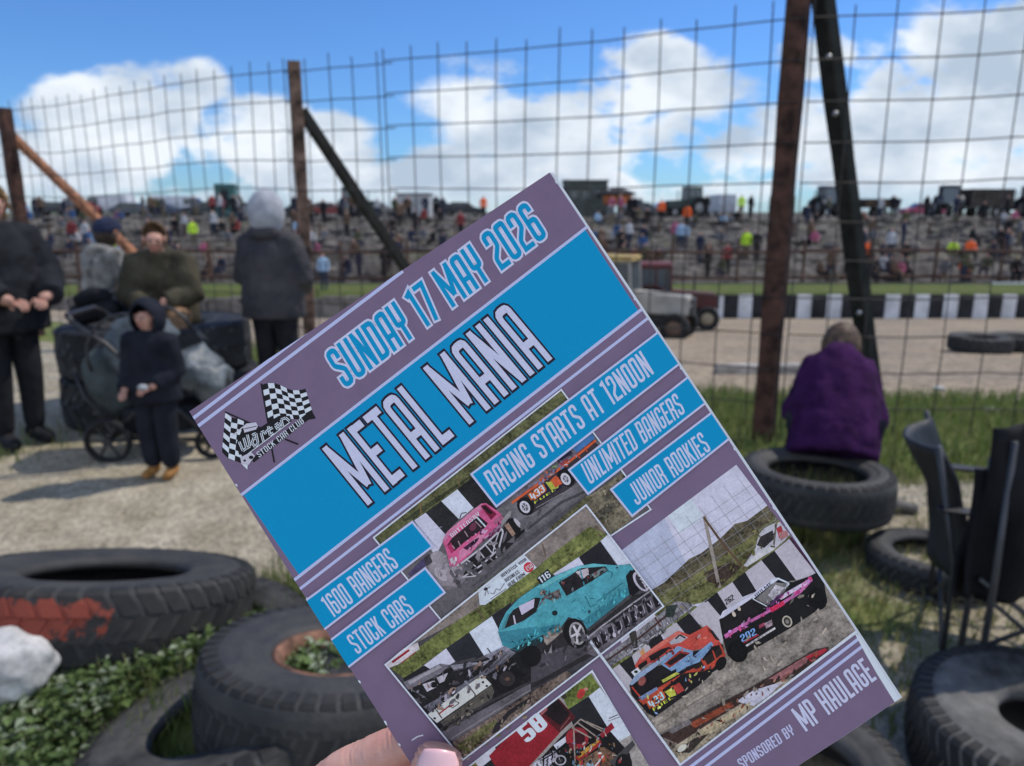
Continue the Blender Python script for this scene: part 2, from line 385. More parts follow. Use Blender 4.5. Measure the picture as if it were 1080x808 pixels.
def tyre(name, label, centre, R, wd, bead, tilt=(0, 0, 0), lugs=40, m=RUB, tm=TREAD, cat='tyre', group=None, rings=0, rim=None, rimm=None, zig=True, lug_h=.010, spin=0):
    """centre of the tyre, outer radius, width, bead radius; tilt = euler of its axle (upright axle = lying flat)"""
    root = empty(name, centre, 0, label, cat, group); root.rotation_euler = tilt
    h = wd/2; Rt = R-lug_h*.6
    prof = [(bead, h*.55), (bead*.985, h*.72), (bead+.012, h*.86), (bead+.03, h*.90)]
    n = 9
    for i in range(n):                                   # bulging sidewall with raised rings
        t = i/(n-1); r = bead+.03+(Rt-.035-bead-.03)*t
        z = h*(.90+.10*math.sin(t*math.pi*.85))+(.004 if rings and i in (3, 6) else 0)
        prof.append((r, z))
    prof += [(Rt-.018, h*.93), (Rt-.004, h*.80), (Rt, h*.6), (Rt+.002, 0)]
    prof = prof+[(r, -z) for r, z in prof[-2::-1]]
    inner = [(bead+.02, -h*.5), (bead+(R-bead)*.62, -h*.72), (R-.035, -h*.45), (R-.03, 0), (R-.035, h*.45), (bead+(R-bead)*.62, h*.72), (bead+.02, h*.5)]
    mb = MB(); mb.lathe(prof+inner, 72, closed=True); mb.build('carcass', m, root, True)
    t_ = MB()
    rows = [(-.86, -.34), (-.30, .30), (.34, .86)] if zig else [(-.88, -.05), (.05, .88)]
    for q, (a, b) in enumerate(rows):
        for i in range(lugs):
            a0 = 2*math.pi*(i+(.5 if q % 2 else 0))/lugs+spin; dth = 2*math.pi/lugs*.80; sk = (.55 if q % 2 else -.55)*2*math.pi/lugs if zig else .9*2*math.pi/lugs*(1 if q else -1)
            vs = []
            for rr, sh in ((R-lug_h*1.4, 1), (R, .88)):
                for (zz, s) in ((a, 0), (b, 1)):
                    for e in (-.5, .5):
                        th = a0+sk*(s-.5)+dth*e*sh; r2 = rr-(.010 if abs(zz) > .8 else 0)
                        vs.append((r2*math.cos(th), r2*math.sin(th), zz*h))
            t_.add(vs, [(4, 5, 7, 6), (0, 2, 3, 1), (0, 1, 5, 4), (2, 6, 7, 3), (0, 4, 6, 2), (1, 3, 7, 5)])
            if zz > .8 or a < -.8:                       # the lug wraps over the shoulder
                zs = h*.86 if b > .8 else -h*.86
                th0, th1 = a0+(sk*.5 if b > .8 else -sk*.5)-dth*.42, a0+(sk*.5 if b > .8 else -sk*.5)+dth*.42
                vs = [(rr*math.cos(th), rr*math.sin(th), zs*k_) for th in (th0, th1) for rr, k_ in ((R-.010, 1), (R-.012-lug_h, 1.12), (R-.06, 1.15), (R-.06, 1))]
                t_.add(vs, [(0, 1, 5, 4), (1, 2, 6, 5), (0, 3, 2, 1), (4, 5, 6, 7)])
    t_.build('tread', tm, root)
    if rim:
        r_ = MB(); r_.lathe([(bead+.006, h*.80), (bead-.012, h*.82), (bead-.02, h*.5), (bead-.03, 0), (bead-.03, -h*.5), (bead-.02, -h*.5), (bead-.01, 0), (bead-.005, h*.5)], 48, closed=True)
        r_.build('rim', rimm, root, True)
    return root
# local depth helper: tilt away = the far side sinks
tyre('lorry_tyre', 'big lorry tyre with chunky tread and red paint smear lying on the path side', deep(112, 631, 2.68), .50, .235, .262, (R_(-18), R_(3), 0), 44, painted('worn rubber with red paint', (.030, .030, .031), (.058, .055, .050)), painted('tread rubber with red paint', (.017, .017, .018), (.036, .034, .031)), rings=1, lug_h=.011)
tyre('van_tyre', 'black tyre with a rusty rim edge and weeds growing inside it, nearest the hand', deep(352, 724, 2.12), .365, .25, .165, (R_(-10), R_(4), 0), 46, RUB, TREAD, rings=1, rim=1, rimm=mat('rusty rim', (.24, .12, .075), .8, 14, .5), lug_h=.005)
tyre('van_tyre', 'half buried black tyre underneath the tyre with a rusty rim edge', (-.74, 1.80, .20), .40, .23, .21, (R_(-6), R_(-14), 0), 42, RUBD, TREAD, rings=1, lug_h=.006)
tyre('van_tyre', 'dark tyre mostly sunk in weeds behind the white boulder', (-1.03, 2.33, .13), .36, .2, .2, (R_(4), R_(10), 0), 40, RUBD, TREAD, lug_h=.006)
tyre('car_tyre', 'car tyre filled with grass that the purple jacketed person sits on', deep(860, 513, 3.82), .37, .22, .235, (R_(-2), R_(1), 0), 44, RUB, TREAD, rings=1, lug_h=.006)
tyre('car_tyre', 'thin flattened tyre sunk in the grass beneath the folding chair', (1.93, 3.18, .04), .30, .13, .19, (R_(-3), R_(2), 0), 40, RUBD, TREAD, lug_h=.005)
tyre('knobbly_tyre', 'tyre with ringed sidewall and knobbly shoulder at the bottom right corner', deep(1092, 786, 2.12), .325, .24, .10, (R_(3), R_(-2), 0), 52, mat('chalky rubber', (.13, .125, .115), .85, 5, .5, .3, bscale=30), TREAD, rings=1, lug_h=.012)
tyre('car_tyre', 'dark tyre poking out below the bottom corner of the booklet', deep(842, 838, 2.05), .285, .24, .15, (R_(4), 0, 0), 44, RUBD, TREAD, lug_h=.006)
for k, (px, py, dia) in enumerate(((1046, 367, 1.0), (1090, 366, 1.0))):
    p = hit(px, py+6); tyre('track_tyre', ('left one of the two tyres lying on the shale track', 'right one of the two tyres on the shale track, at the picture edge')[k], p+Vector((0, .35, .12)), dia/2, .25, .26, (0, 0, 0), 30, RUBD, TREAD, group='marker tyres on the track')
GRAF = mat('rubber with chalky scrawl', (.022, .022, .024), .7, 4.2, .4, .3, rgb2=(.024, .024, .026))
def scrawl(m):
    t = m.node_tree; b = t.nodes['Principled BSDF']; src = b.inputs['Base Color'].links[0].from_socket
    co = t.nodes.new('ShaderNodeTexCoord'); n = t.nodes.new('ShaderNodeTexNoise'); n.inputs['Scale'].default_value = 5.5; n.inputs['Detail'].default_value = 3; n.inputs['Distortion'].default_value = 2.2
    t.links.new(co.outputs['Object'], n.inputs['Vector']); r = t.nodes.new('ShaderNodeValToRGB'); t.links.new(n.outputs[0], r.inputs[0])
    r.color_ramp.elements[0].position = .60; r.color_ramp.elements[1].position = .68; r.color_ramp.elements[0].color = (0, 0, 0, 1)
    mx_ = t.nodes.new('ShaderNodeMix'); mx_.data_type = 'RGBA'; t.links.new(r.outputs[0], mx_.inputs[0]); t.links.new(src, mx_.inputs[6]); mx_.inputs[7].default_value = (.13, .13, .13, 1)
    t.links.new(mx_.outputs[2], b.inputs['Base Color']); return m
GRAF = scrawl(GRAF)
tyre('stacked_tyre', 'lower of two huge tractor tyres stacked behind the pram', (-2.82, 6.0, .18), .74, .38, .36, (0, 0, .3), 26, GRAF, TREAD, zig=False, lug_h=.03)
tyre('stacked_tyre', 'upper of two huge tractor tyres stacked behind the pram, with pale scrawl', (-2.85, 6.02, .56), .72, .37, .36, (R_(-1), 0, .9), 26, GRAF, GRAF, zig=False, lug_h=.02)

# white boulder
def boulder(name, label, c, r, m, seed, sub=4, flat=.75):
    bm = bmesh.new(); bmesh.ops.create_icosphere(bm, subdivisions=sub, radius=1)
    for v in bm.verts:
        n = v.co.normalized(); k = 1+.28*mnoise.noise(n*1.3+Vector((seed, 0, 0)))+.12*mnoise.noise(n*3.2+Vector((0, seed, 0)))+.04*mnoise.noise(n*9)
        v.co = Vector((n.x*r[0]*k, n.y*r[1]*k, n.z*r[2]*k))
    me = bpy.data.meshes.new(name); bm.to_mesh(me); bm.free(); me.materials.append(m); me.polygons.foreach_set('use_smooth', [True]*len(me.polygons))
    o = bpy.data.objects.new(name, me); col.objects.link(o); o.location = c; tag(o, label, 'rock'); return o
boulder('boulder', 'whitish limestone boulder at the left edge in front of the red painted tyre', deep(6, 703, 2.16), (.118, .11, .10), mat('limestone', (.56, .55, .53), .9, 9, .35, .6), 4.2)

# ------------------------------------------------------------------ people
def skin_raw(nodes, edges, sub=2):
    me = bpy.data.meshes.new('tmp'); me.from_pydata([n[:3] for n in nodes], edges, [])
    o = bpy.data.objects.new('tmp', me); col.objects.link(o)
    sm = o.modifiers.new('s', 'SKIN'); sm.use_smooth_shade = True; sm.branch_smoothing = .6
    sd = me.skin_vertices[0].data
    for i, n in enumerate(nodes): sd[i].radius = (n[3], n[4] if len(n) > 4 else n[3]); sd[i].use_root = (i == 0)
    ss = o.modifiers.new('u', 'SUBSURF'); ss.levels = sub; ss.render_levels = sub
    ev = o.evaluated_get(bpy.context.evaluated_depsgraph_get()); m2 = ev.to_mesh()
    vs = [tuple(v.co) for v in m2.vertices]; fs = [tuple(p.vertices) for p in m2.polygons]; ev.to_mesh_clear()
    bpy.data.objects.remove(o); bpy.data.meshes.remove(me); return vs, fs
def chain(*pts):
    """one skinned chain as (nodes, edges)"""
    return list(pts), [(i, i+1) for i in range(len(pts)-1)]
SKIN = mat('fair skin', (.50, .27, .20), .55, 30, .12, spec=.35)
EYEW = mat('eye', (.05, .04, .035), .2)
LIP = mat('lips', (.42, .15, .13), .5)
def cloth(n, rgb, amt=.3): return mat(n, rgb, .9, 7, amt, .35, spec=.15, bscale=11)
class Fig:
    """a figure from named joints; body is one continuous mesh, garments are children"""
    def __init__(s, name, label, loc, rz, J, cat='person', k=1.0):
        s.root = empty(name, loc, rz, label, cat); s.J = {a: tuple(v*k for v in b[:3])+tuple(v*k for v in b[3:]) for a, b in J.items()}; s.k = k
    def nodes(s, names, grow=0.0, mul=1.0):
        r = []
        for n in names:
            j = s.J[n]; r.append((j[0], j[1], j[2], j[3]*mul+grow*s.k))
        return r
    def skin(s, part, links, m, grow=0.0, mul=1.0, sub=2, over=None, label=None, extra=None):
        names = []
        for a, b in links:
            for q in (a, b):
                if q not in names: names.append(q)
        nd = s.nodes(names, grow, mul)
        if part == 'body': nd = [(*n_[:3], n_[3]*(.62 if q_[:2] in ('sh', 'el') or q_ in ('chest', 'neckb', 'pelvis', 'waist') else 1)) for n_, q_ in zip(nd, names)]
        if over:
            for i, n in enumerate(names):
                if n in over: nd[i] = nd[i][:3]+(over[n]*s.k,)
        mb = MB(); vs, fs = skin_raw(nd, [(names.index(a), names.index(b)) for a, b in links], sub); mb.add(vs, fs)
        for (vs, fs) in (extra or []): mb.add(vs, fs)
        o = mb.build(part, m, s.root, True, recalc=False)
        if label: o['label'] = label
        return o
    def garment(s, part, m, W_, D_, hem=.0, arm=(.085, .07, .055), collar=.085, label=None, sag=.0):
        """one continuous garment: torso rings and both sleeves fused, then softened and creased"""
        k = s.k; P = lambda n: Vector(s.J[n][:3]); pv, ws, ch, nb = P('pelvis'), P('waist'), P('chest'), P('neckb'); sh = (P('sh_l')+P('sh_r'))/2
        side = (P('sh_l')-P('sh_r')).normalized(); mb = MB()
        d0 = (pv-ws).normalized(); st = [(pv+d0*hem*k, W_[0], D_[0]), (pv, W_[0]*1.0, D_[0]), (pv*.5+ws*.5, W_[0]*.6+W_[1]*.4, D_[0]*.5+D_[1]*.5), (ws, W_[1], D_[1]), (ws*.5+ch*.5, (W_[1]+W_[2])/2, (D_[1]+D_[2])/2), (ch, W_[2], D_[2]), (ch*.45+sh*.55, W_[2]*.98, D_[2]*.92), (sh, W_[2]*.86, D_[2]*.78), (sh*.5+nb*.5+Vector((0, 0, .02*k)), W_[2]*.60, D_[2]*.66), (nb+(nb-ch).normalized()*.02*k, collar, collar), (nb+(nb-ch).normalized()*.06*k, collar*.92, collar*.92)]
        n = 20; vs, fs = [], []
        for i, (c, wx, wy) in enumerate(st):
            t = (st[min(i+1, len(st)-1)][0]-st[max(i-1, 0)][0]).normalized(); f = side.cross(t).normalized()
            for j in range(n):
                a = 2*math.pi*j/n; vs.append(c+side*math.cos(a)*wx*k+f*math.sin(a)*wy*k)
        for i in range(len(st)-1):
            for j in range(n): fs.append((i*n+j, i*n+(j+1) % n, (i+1)*n+(j+1) % n, (i+1)*n+j))
        fs += [tuple(range(n))[::-1], tuple(range((len(st)-1)*n, len(st)*n))]; mb.add(vs, fs)
        for q in 'lr':
            a, b, c = P('sh_'+q), P('el_'+q), P('wr_'+q); i0 = a*.75+sh*.25
            mb.tube([i0, a, a*.5+b*.5, b, b*.5+c*.5, c], [arm[0]*.9*k, arm[0]*k, (arm[0]+arm[1])/2*k, arm[1]*k, (arm[1]+arm[2])/2*k, arm[2]*k], 12)
        o = mb.build(part, m, s.root, True)
        r = o.modifiers.new('fuse', 'REMESH'); r.mode = 'VOXEL'; r.voxel_size = .014; r.use_smooth_shade = True
        sm = o.modifiers.new('soften', 'SMOOTH'); sm.factor = .5; sm.iterations = 7
        if 'creases' not in bpy.data.textures:
            t = bpy.data.textures.new('creases', 'CLOUDS'); t.noise_scale = .10; t.noise_depth = 3
        d = o.modifiers.new('creases', 'DISPLACE'); d.texture = bpy.data.textures['creases']; d.strength = .028; d.mid_level = .5
        if label: o['label'] = label
        return o
BODY = [('pelvis','waist'),('waist','chest'),('chest','neckb'),('neckb','neck'),('neck','jaw'),('jaw','crown'),
        ('neckb','sh_l'),('sh_l','el_l'),('el_l','wr_l'),('wr_l','ha_l'),('neckb','sh_r'),('sh_r','el_r'),('el_r','wr_r'),('wr_r','ha_r'),
        ('pelvis','hip_l'),('hip_l','kn_l'),('kn_l','an_l'),('an_l','to_l'),('pelvis','hip_r'),('hip_r','kn_r'),('kn_r','an_r'),('an_r','to_r')]
COAT = [('waist','chest'),('waist','pelvis'),('chest','neckb'),('neckb','sh_l'),('sh_l','el_l'),('el_l','wr_l'),('neckb','sh_r'),('sh_r','el_r'),('el_r','wr_r')]
TROU = [('pelvis','hip_l'),('hip_l','kn_l'),('kn_l','an_l'),('pelvis','hip_r'),('hip_r','kn_r'),('kn_r','an_r')]
def hand(J, side, k, palm_dir, curl_dir):
    """five short separate fingers rooted in the palm"""
    h = Vector(J['ha_'+side][:3]); pd = Vector(palm_dir).normalized(); cd = Vector(curl_dir).normalized(); sd = pd.cross(cd).normalized(); out_ = []
    for i in range(4):
        o = sd*(i-1.5)*.017*k; ln = (.034, .040, .038, .030)[i]*k
        a = h+o; b = a+pd*(.03*k+ln*.5)+cd*.006*k; c = b+pd*ln*.45+cd*ln*.5; d = c+pd*ln*.1+cd*ln*.6
        out_.append(skin_raw([(*a, .010*k), (*b, .0085*k), (*c, .0075*k), (*d, .006*k)], [(0, 1), (1, 2), (2, 3)], 1))
    a = h-pd*.01*k; b = a+sd*-.032*k+cd*.02*k; c = b+pd*.025*k+cd*.015*k
    out_.append(skin_raw([(*a, .011*k), (*b, .010*k), (*c, .008*k)], [(0, 1), (1, 2)], 1)); return out_
def face(fig, c, fwd, k, up=(0, 0, 1)):
    """nose, ears (skin of the head) as extra shells; eyes and mouth as children"""
    c = Vector(c); f = Vector(fwd).normalized(); u = Vector(up); r = f.cross(u).normalized(); u = r.cross(f)
    mb = MB(); ns = MB(); rot = Matrix((r, f, u)).transposed()
    ns.ball(c+f*.088*k-u*.012*k, (.013*k, .018*k, .024*k), 8, 6, rot=rot)
    for e in (-1, 1): ns.ball(c+r*e*.077*k-u*.01*k, (.012*k, .022*k, .032*k), 8, 6, rot=rot)
    for e in (-1, 1): mb.ball(c+f*.074*k+r*e*.030*k+u*.012*k, (.012*k, .008*k, .007*k), 8, 6, rot=rot)
    mb.build('eyes', EYEW, fig.root, True)
    mo = MB(); mo.ball(c+f*.078*k-u*.052*k, (.024*k, .008*k, .007*k), 8, 6, rot=rot); mo.build('mouth', LIP, fig.root, True)
    return [(ns.v, ns.f)]
def stand(dx=0, arm=None):
    J = dict(pelvis=(0,0,.95,.13), waist=(0,0,1.08,.115), chest=(0,0,1.27,.135), neckb=(0,.015,1.42,.075), neck=(0,.01,1.49,.05), jaw=(0,-.02,1.55,.068), crown=(0,-.005,1.655,.078),
        sh_l=(.165,0,1.385,.062), el_l=(.24,.03,1.11,.046), wr_l=(.22,-.10,.90,.034), ha_l=(.21,-.14,.84,.034), sh_r=(-.165,0,1.385,.062), el_r=(-.24,.03,1.11,.046), wr_r=(-.22,-.10,.90,.034), ha_r=(-.21,-.14,.84,.034),
        hip_l=(.088,0,.86,.092), kn_l=(.10,-.02,.48,.062), an_l=(.10,.01,.09,.043), to_l=(.115,-.14,.045,.036), hip_r=(-.088,0,.86,.092), kn_r=(-.10,-.02,.48,.062), an_r=(-.10,.01,.09,.043), to_r=(-.115,-.14,.045,.036))
    J.update(arm or {}); return J
def boots(fig, m, grow=.018, label=None):
    mb = MB()
    for s in 'lr':
        a, t = fig.J['an_'+s], fig.J['to_'+s]; k = fig.k
        d = Vector(t[:3])-Vector(a[:3])
        vs, fs = skin_raw([(a[0], a[1]+.02*k, a[2]+.06*k, a[3]+grow*k), (a[0], a[1]+.015*k, a[2]-.02*k, a[3]+grow*k), (*(Vector(a[:3])*.45+Vector(t[:3])*.55), .042*k+grow*.4*k), (t[0]+d.x*.1, t[1]+d.y*.1, t[2], .038*k+grow*.3*k)], [(0, 1), (1, 2), (2, 3)], 2); mb.add(vs, fs)
    o = mb.build('boots', m, fig.root, True, recalc=False)
    if label: o['label'] = label
def hood(fig, c, r, opening, m, name='hood', cut=.25, drop=.0):
    """a shell round the head, open where the face looks out"""
    c = Vector(c); op = Vector(opening).normalized(); bm = bmesh.new(); bmesh.ops.create_icosphere(bm, subdivisions=4, radius=1)
    kill = [v for v in bm.verts if v.co.normalized().dot(op) > cut]
    if cut < 1: bmesh.ops.delete(bm, geom=kill, context='VERTS')
    for v in bm.verts:
        n = v.co.copy(); k = 1+.05*mnoise.noise(n*2.5)
        v.co = Vector((n.x*r[0]*k, n.y*r[1]*k, n.z*r[2]*k*(1+drop*(n.z < 0))))+c
    me = bpy.data.meshes.new(name); bm.to_mesh(me); bm.free(); me.materials.append(m); me.polygons.foreach_set('use_smooth', [True]*len(me.polygons))
    o = bpy.data.objects.new(name, me); col.objects.link(o); o.parent = fig.root
    so = o.modifiers.new('thick', 'SOLIDIFY'); so.thickness = .012; so.offset = 1; return o
def hairs(fig, c, r, mouth, m, cut=.3, strands=160, length=.05, down=.6, seed=1):
    """hair cap plus locks"""
    c = Vector(c); o = hood(fig, c, r, mouth, m, 'hair', cut)
    rr = random.Random(seed); mb = MB(); op = Vector(mouth).normalized()
    for i in range(strands):
        while True:
            d = Vector((rr.gauss(0, 1), rr.gauss(0, 1), rr.gauss(0, 1))).normalized()
            if d.dot(op) < cut and d.z > -.55: break
        p = c+Vector((d.x*r[0], d.y*r[1], d.z*r[2])); q = p+d*length*.25+Vector((rr.uniform(-.2, .2), rr.uniform(-.2, .2), -down))*length; mb.tube([p-d*.004, (p+q)/2+d*length*.05, q-d*length*.18], [.008, .007, .003], 4)
    l_ = mb.build('locks', m, fig.root, True); l_.parent = o
    return o

BLACK = cloth('black cloth', (.020, .021, .025)); NAVY = cloth('navy black cloth', (.016, .018, .026)); CHAR = cloth('charcoal cloth', (.060, .058, .062))
# -- boy in black hooded suit
J = stand(arm=dict(el_l=(.23,.03,1.10,.05), wr_l=(.13,-.17,.98,.036), ha_l=(.085,-.21,.965,.036), el_r=(-.25,.02,1.10,.05), wr_r=(-.19,-.17,.93,.036), ha_r=(-.17,-.22,.925,.036),
                   jaw=(0,-.03,1.56,.088), crown=(0,-.01,1.68,.098), kn_l=(.10,-.02,.46,.066), kn_r=(-.10,-.02,.46,.066)))
k = .615; p = hit(173, 503)
boy = Fig('person', 'small child in black hooded rain suit and tan boots standing on the gravel', p, R_(-10), J, k=k)
ex = face(boy, (0, -.03*k, 1.62*k), (0, -1, -.12), k*1.22)+hand(J_ := boy.J, 'l', k*1.25, (-.6, -1, -.1), (-.3, .2, -1))+hand(boy.J, 'r', k*1.25, (.3, -1, -.2), (.4, .2, -1))
boy.skin('body', BODY, SKIN, extra=ex)
boy.garment('coat', NAVY, (.265, .24, .235), (.21, .19, .18), .16, (.125, .11, .085), .12)
boy.skin('trousers', TROU, NAVY, .045, over=dict(an_l=.095, an_r=.095, pelvis=.17))
boots(boy, mat('tan boot', (.36, .17, .045), .7, 12, .3), .02)
hood(boy, (0, .012*k, 1.615*k), (.145*k, .15*k, .165*k), (0, -1, -.14), NAVY, cut=.66, drop=.2)
o = MB(); o.ball((.02*k, -.27*k, .985*k), (.05*k, .035*k, .03*k), 12, 8); tag(o.build('snack_bag', mat('foil wrapper', (.45, .46, .48), .35, 20, .3, .4), None, True, loc=p), 'small pale wrapper held in the hands of the child', 'wrapper')

# -- adult with pale grey hood up, seen from behind
J = stand(arm=dict(el_l=(.26,-.02,1.12,.05), wr_l=(.15,-.2,1.02,.036), ha_l=(.10,-.24,1.0,.036), el_r=(-.26,-.02,1.12,.05), wr_r=(-.15,-.2,1.02,.036), ha_r=(-.10,-.24,1.0,.036)))
g = Fig('person', 'adult in dark jacket with pale grey hood up, back turned, by the pale brown post', (-1.84, 5.85, 0), R_(165), J, k=.985)
g.skin('body', BODY, SKIN, extra=face(g, (0, -.02, 1.59), (0, -1, -.1), 1.0)+hand(g.J, 'l', 1.1, (-.6, -1, -.1), (-.3, .2, -1))+hand(g.J, 'r', 1.1, (.6, -1, -.1), (.3, .2, -1)))
JK = mat('faded dark jacket', (.030, .030, .036), .85, 3.2, .4, .4, spec=.2, rgb2=(.075, .068, .068), bscale=9)
g.garment('jacket', JK, (.26, .25, .25), (.20, .185, .18), .14, (.11, .095, .065), .125)
g.skin('trousers', TROU, BLACK, .02); boots(g, BLACK)
hood(g, (0, .015, 1.60), (.118, .135, .145), (0, -1, -.1), mat('grey marl jersey', (.36, .37, .40), .95, 14, .15, .3), cut=.62, drop=.35)
mb = MB(); vs, fs = skin_raw([(-.12,.06,1.44,.05), (0,.11,1.43,.06), (.12,.06,1.44,.05)], [(0,1),(1,2)], 2); mb.add(vs, fs); mb.build('jacket_collar', JK, g.root, True, recalc=False)

# -- seated figures
def sit(lean=0, twist=0, arm=None, legs=None):
    """seated: pelvis at z .12 above the seat; back leans forward (towards -y) by lean"""
    s = lambda z, x=0: (x, -math.sin(lean)*z, .12+math.cos(lean)*z)
    J = dict(pelvis=(0,0,.12,.15), waist=(*s(.16),.13), chest=(*s(.34),.14), neckb=(*s(.50),.08))
    n = s(.56); J['neck'] = (n[0], n[1]-.02, n[2], .05); n = s(.60); J['jaw'] = (n[0], n[1]-.06, n[2]+.005, .07); n = s(.70); J['crown'] = (n[0], n[1]-.06, n[2]+.01, .078)
    a = s(.46)
    for q, e in (('l', 1), ('r', -1)):
        J['sh_'+q] = (e*.17, a[1], a[2], .064); J['el_'+q] = (e*.245, a[1]-.08, a[2]-.27, .05); J['wr_'+q] = (e*.13, a[1]-.27, a[2]-.32, .036); J['ha_'+q] = (e*.08, a[1]-.32, a[2]-.32, .036)
        J['hip_'+q] = (e*.10, -.05, .10, .10); J['kn_'+q] = (e*.15, -.42, .15, .068); J['an_'+q] = (e*.14, -.46, -.26, .045); J['to_'+q] = (e*.15, -.60, -.30, .038)
    J.update(arm or {}); J.update(legs or {}); return J
# purple jacket: sits on the car tyre with the back to us
pw = deep(876, 488, 4.10); pw.z = .295
J = sit(R_(32), legs=dict(hip_l=(.075,-.05,.10,.09), hip_r=(-.075,-.05,.10,.09), kn_l=(.075,-.40,.20,.07), kn_r=(-.075,-.40,.20,.07), an_l=(.10,-.46,-.12,.045), an_r=(-.10,-.46,-.12,.045), to_l=(.11,-.60,-.17,.038), to_r=(-.11,-.60,-.17,.038)),
        arm=dict(sh_l=(.115,-.22,.50,.06), sh_r=(-.115,-.22,.50,.06), el_l=(.222,-.19,.19,.05), el_r=(-.222,-.19,.19,.05), wr_l=(.10,-.40,.22,.036), ha_l=(.06,-.45,.21,.036), wr_r=(-.10,-.40,.22,.036), ha_r=(-.06,-.45,.21,.036)))
pp = Fig('person', 'grey haired person in purple fleece sitting on a tyre, back turned, head bowed', pw, R_(158), J, k=.96)
n = pp.J['crown']; nj = pp.J['jaw']; hc = Vector(((n[0]+nj[0])/2, (n[1]+nj[1])/2-.03, (n[2]+nj[2])/2-.03))
pp.J['crown'] = (n[0]-.02, n[1]-.12, n[2]-.125, n[3]*.95); pp.J['jaw'] = (nj[0], nj[1]-.06, nj[2]-.085, nj[3]); a_ = pp.J['neck']; pp.J['neck'] = (a_[0], a_[1]-.02, a_[2]-.03, a_[3])
hc = Vector(((pp.J['crown'][0]+pp.J['jaw'][0])/2, (pp.J['crown'][1]+pp.J['jaw'][1])/2, (pp.J['crown'][2]+pp.J['jaw'][2])/2))
pp.skin('body', BODY, SKIN, extra=face(pp, hc, (0, -1, -.6), 1.0)+hand(pp.J, 'l', 1.05, (-.6, -1, -.1), (-.2, .2, -1))+hand(pp.J, 'r', 1.05, (.6, -1, -.1), (.2, .2, -1)))
PURP = mat('purple fleece', (.046, .012, .060), .95, 9, .3, .5, spec=.1, bscale=7)
pp.garment('fleece', PURP, (.245, .245, .215), (.20, .185, .16), .12, (.082, .082, .055), .085)
pp.skin('trousers', TROU, mat('slate trousers', (.022, .022, .03), .9, 8, .3), .02, over=dict(pelvis=.17)); boots(pp, BLACK)
hairs(pp, hc+Vector((0, .015, .012)), (.092, .106, .112), (0, -1, -.55), mat('mousy brown hair', (.135, .088, .058), .7, 25, .5), .35, 420, .045, .95)

# olive coat woman seated on the tyres
ow = at(180, 352, 5.95); ow.z = .70
J = sit(R_(16), arm=dict(wr_l=(.06,-.34,.26,.036), ha_l=(.04,-.39,.25,.036), wr_r=(-.10,-.33,.24,.036), ha_r=(-.07,-.38,.23,.036)), legs=dict(an_l=(.18,-.52,-.22,.045), to_l=(.20,-.66,-.25,.038), an_r=(-.16,-.52,-.22,.045), to_r=(-.17,-.66,-.25,.038)))
ol = Fig('person', 'seated woman in olive green parka with tied back fair hair looking down', ow, R_(12), J, k=.93)
hc = (Vector(ol.J['crown'][:3])+Vector(ol.J['jaw'][:3]))/2
ol.skin('body', BODY, SKIN, extra=face(ol, hc, (.15, -1, -.35), .95)+hand(ol.J, 'l', 1.15, (-.7, -1, -.2), (-.2, .2, -1))+hand(ol.J, 'r', 1.15, (.7, -1, -.2), (.2, .2, -1)))
OLV = mat('olive parka', (.070, .062, .042), .9, 6, .35, .4, spec=.15, bscale=9)
ol.garment('parka', OLV, (.255, .24, .25), (.20, .18, .17), .08, (.115, .10, .075), .12)
ol.skin('trousers', TROU, mat('tan trousers', (.24, .14, .075), .9, 8, .3), .02, over=dict(pelvis=.17)); boots(ol, BLACK)
hairs(ol, hc+Vector((0, .012, .014)), (.081, .092, .100), (.1, -1, -.15), mat('fair brown hair', (.25, .155, .09), .7, 25, .5), .0, 120, .02, .4, 5)
mb = MB(); nb = ol.J['neckb']; vs, fs = skin_raw([(-.13,nb[1]-.02,nb[2]-.01,.05), (-.05,nb[1]+.09,nb[2]+.03,.055), (.05,nb[1]+.09,nb[2]+.03,.055), (.13,nb[1]-.02,nb[2]-.01,.05)], [(0,1),(1,2),(2,3)], 2); mb.add(vs, fs); mb.build('hood_down', OLV, ol.root, True, recalc=False)

# capped person in grey camouflage top, back turned
cw = at(112, 352, 6.35); cw.z = .72
J = sit(R_(6)); cp = Fig('person', 'person in navy cap and pale grey patterned hoodie sitting back turned', cw, R_(150), J, k=.90)
hc = (Vector(cp.J['crown'][:3])+Vector(cp.J['jaw'][:3]))/2
cp.skin('body', BODY, SKIN, extra=face(cp, hc, (0, -1, 0), .95)+hand(cp.J, 'l', 1.05, (-.6, -1, -.1), (-.2, .2, -1))+hand(cp.J, 'r', 1.05, (.6, -1, -.1), (.2, .2, -1)))
CAMO = mat('pale camouflage jersey', (.30, .285, .26), .95, 9, .3, .3, rgb2=(.07, .068, .062))
cp.garment('hoodie', CAMO, (.22, .21, .225), (.17, .16, .155), .08, (.095, .08, .055), .10)
cp.skin('trousers', TROU, BLACK, .02, over=dict(pelvis=.165)); boots(cp, BLACK)
mb = MB(); nb = cp.J['neckb']; vs, fs = skin_raw([(-.12,nb[1]+.0,nb[2]+.0,.05), (0,nb[1]+.10,nb[2]+.01,.065), (.12,nb[1]+.0,nb[2]+.0,.05)], [(0,1),(1,2)], 2); mb.add(vs, fs); mb.build('hood_down', CAMO, cp.root, True, recalc=False)
hood(cp, hc+Vector((0, .0, .028)), (.09, .105, .095), (0, -.2, -1), mat('navy cap cloth', (.018, .026, .06), .9, 12, .3), 'cap', .12)
hairs(cp, hc+Vector((0, .012, -.005)), (.083, .093, .10), (0, -1, .3), mat('dark brown hair', (.06, .04, .03), .7, 25, .4), .25, 60, .03, .5, 6)

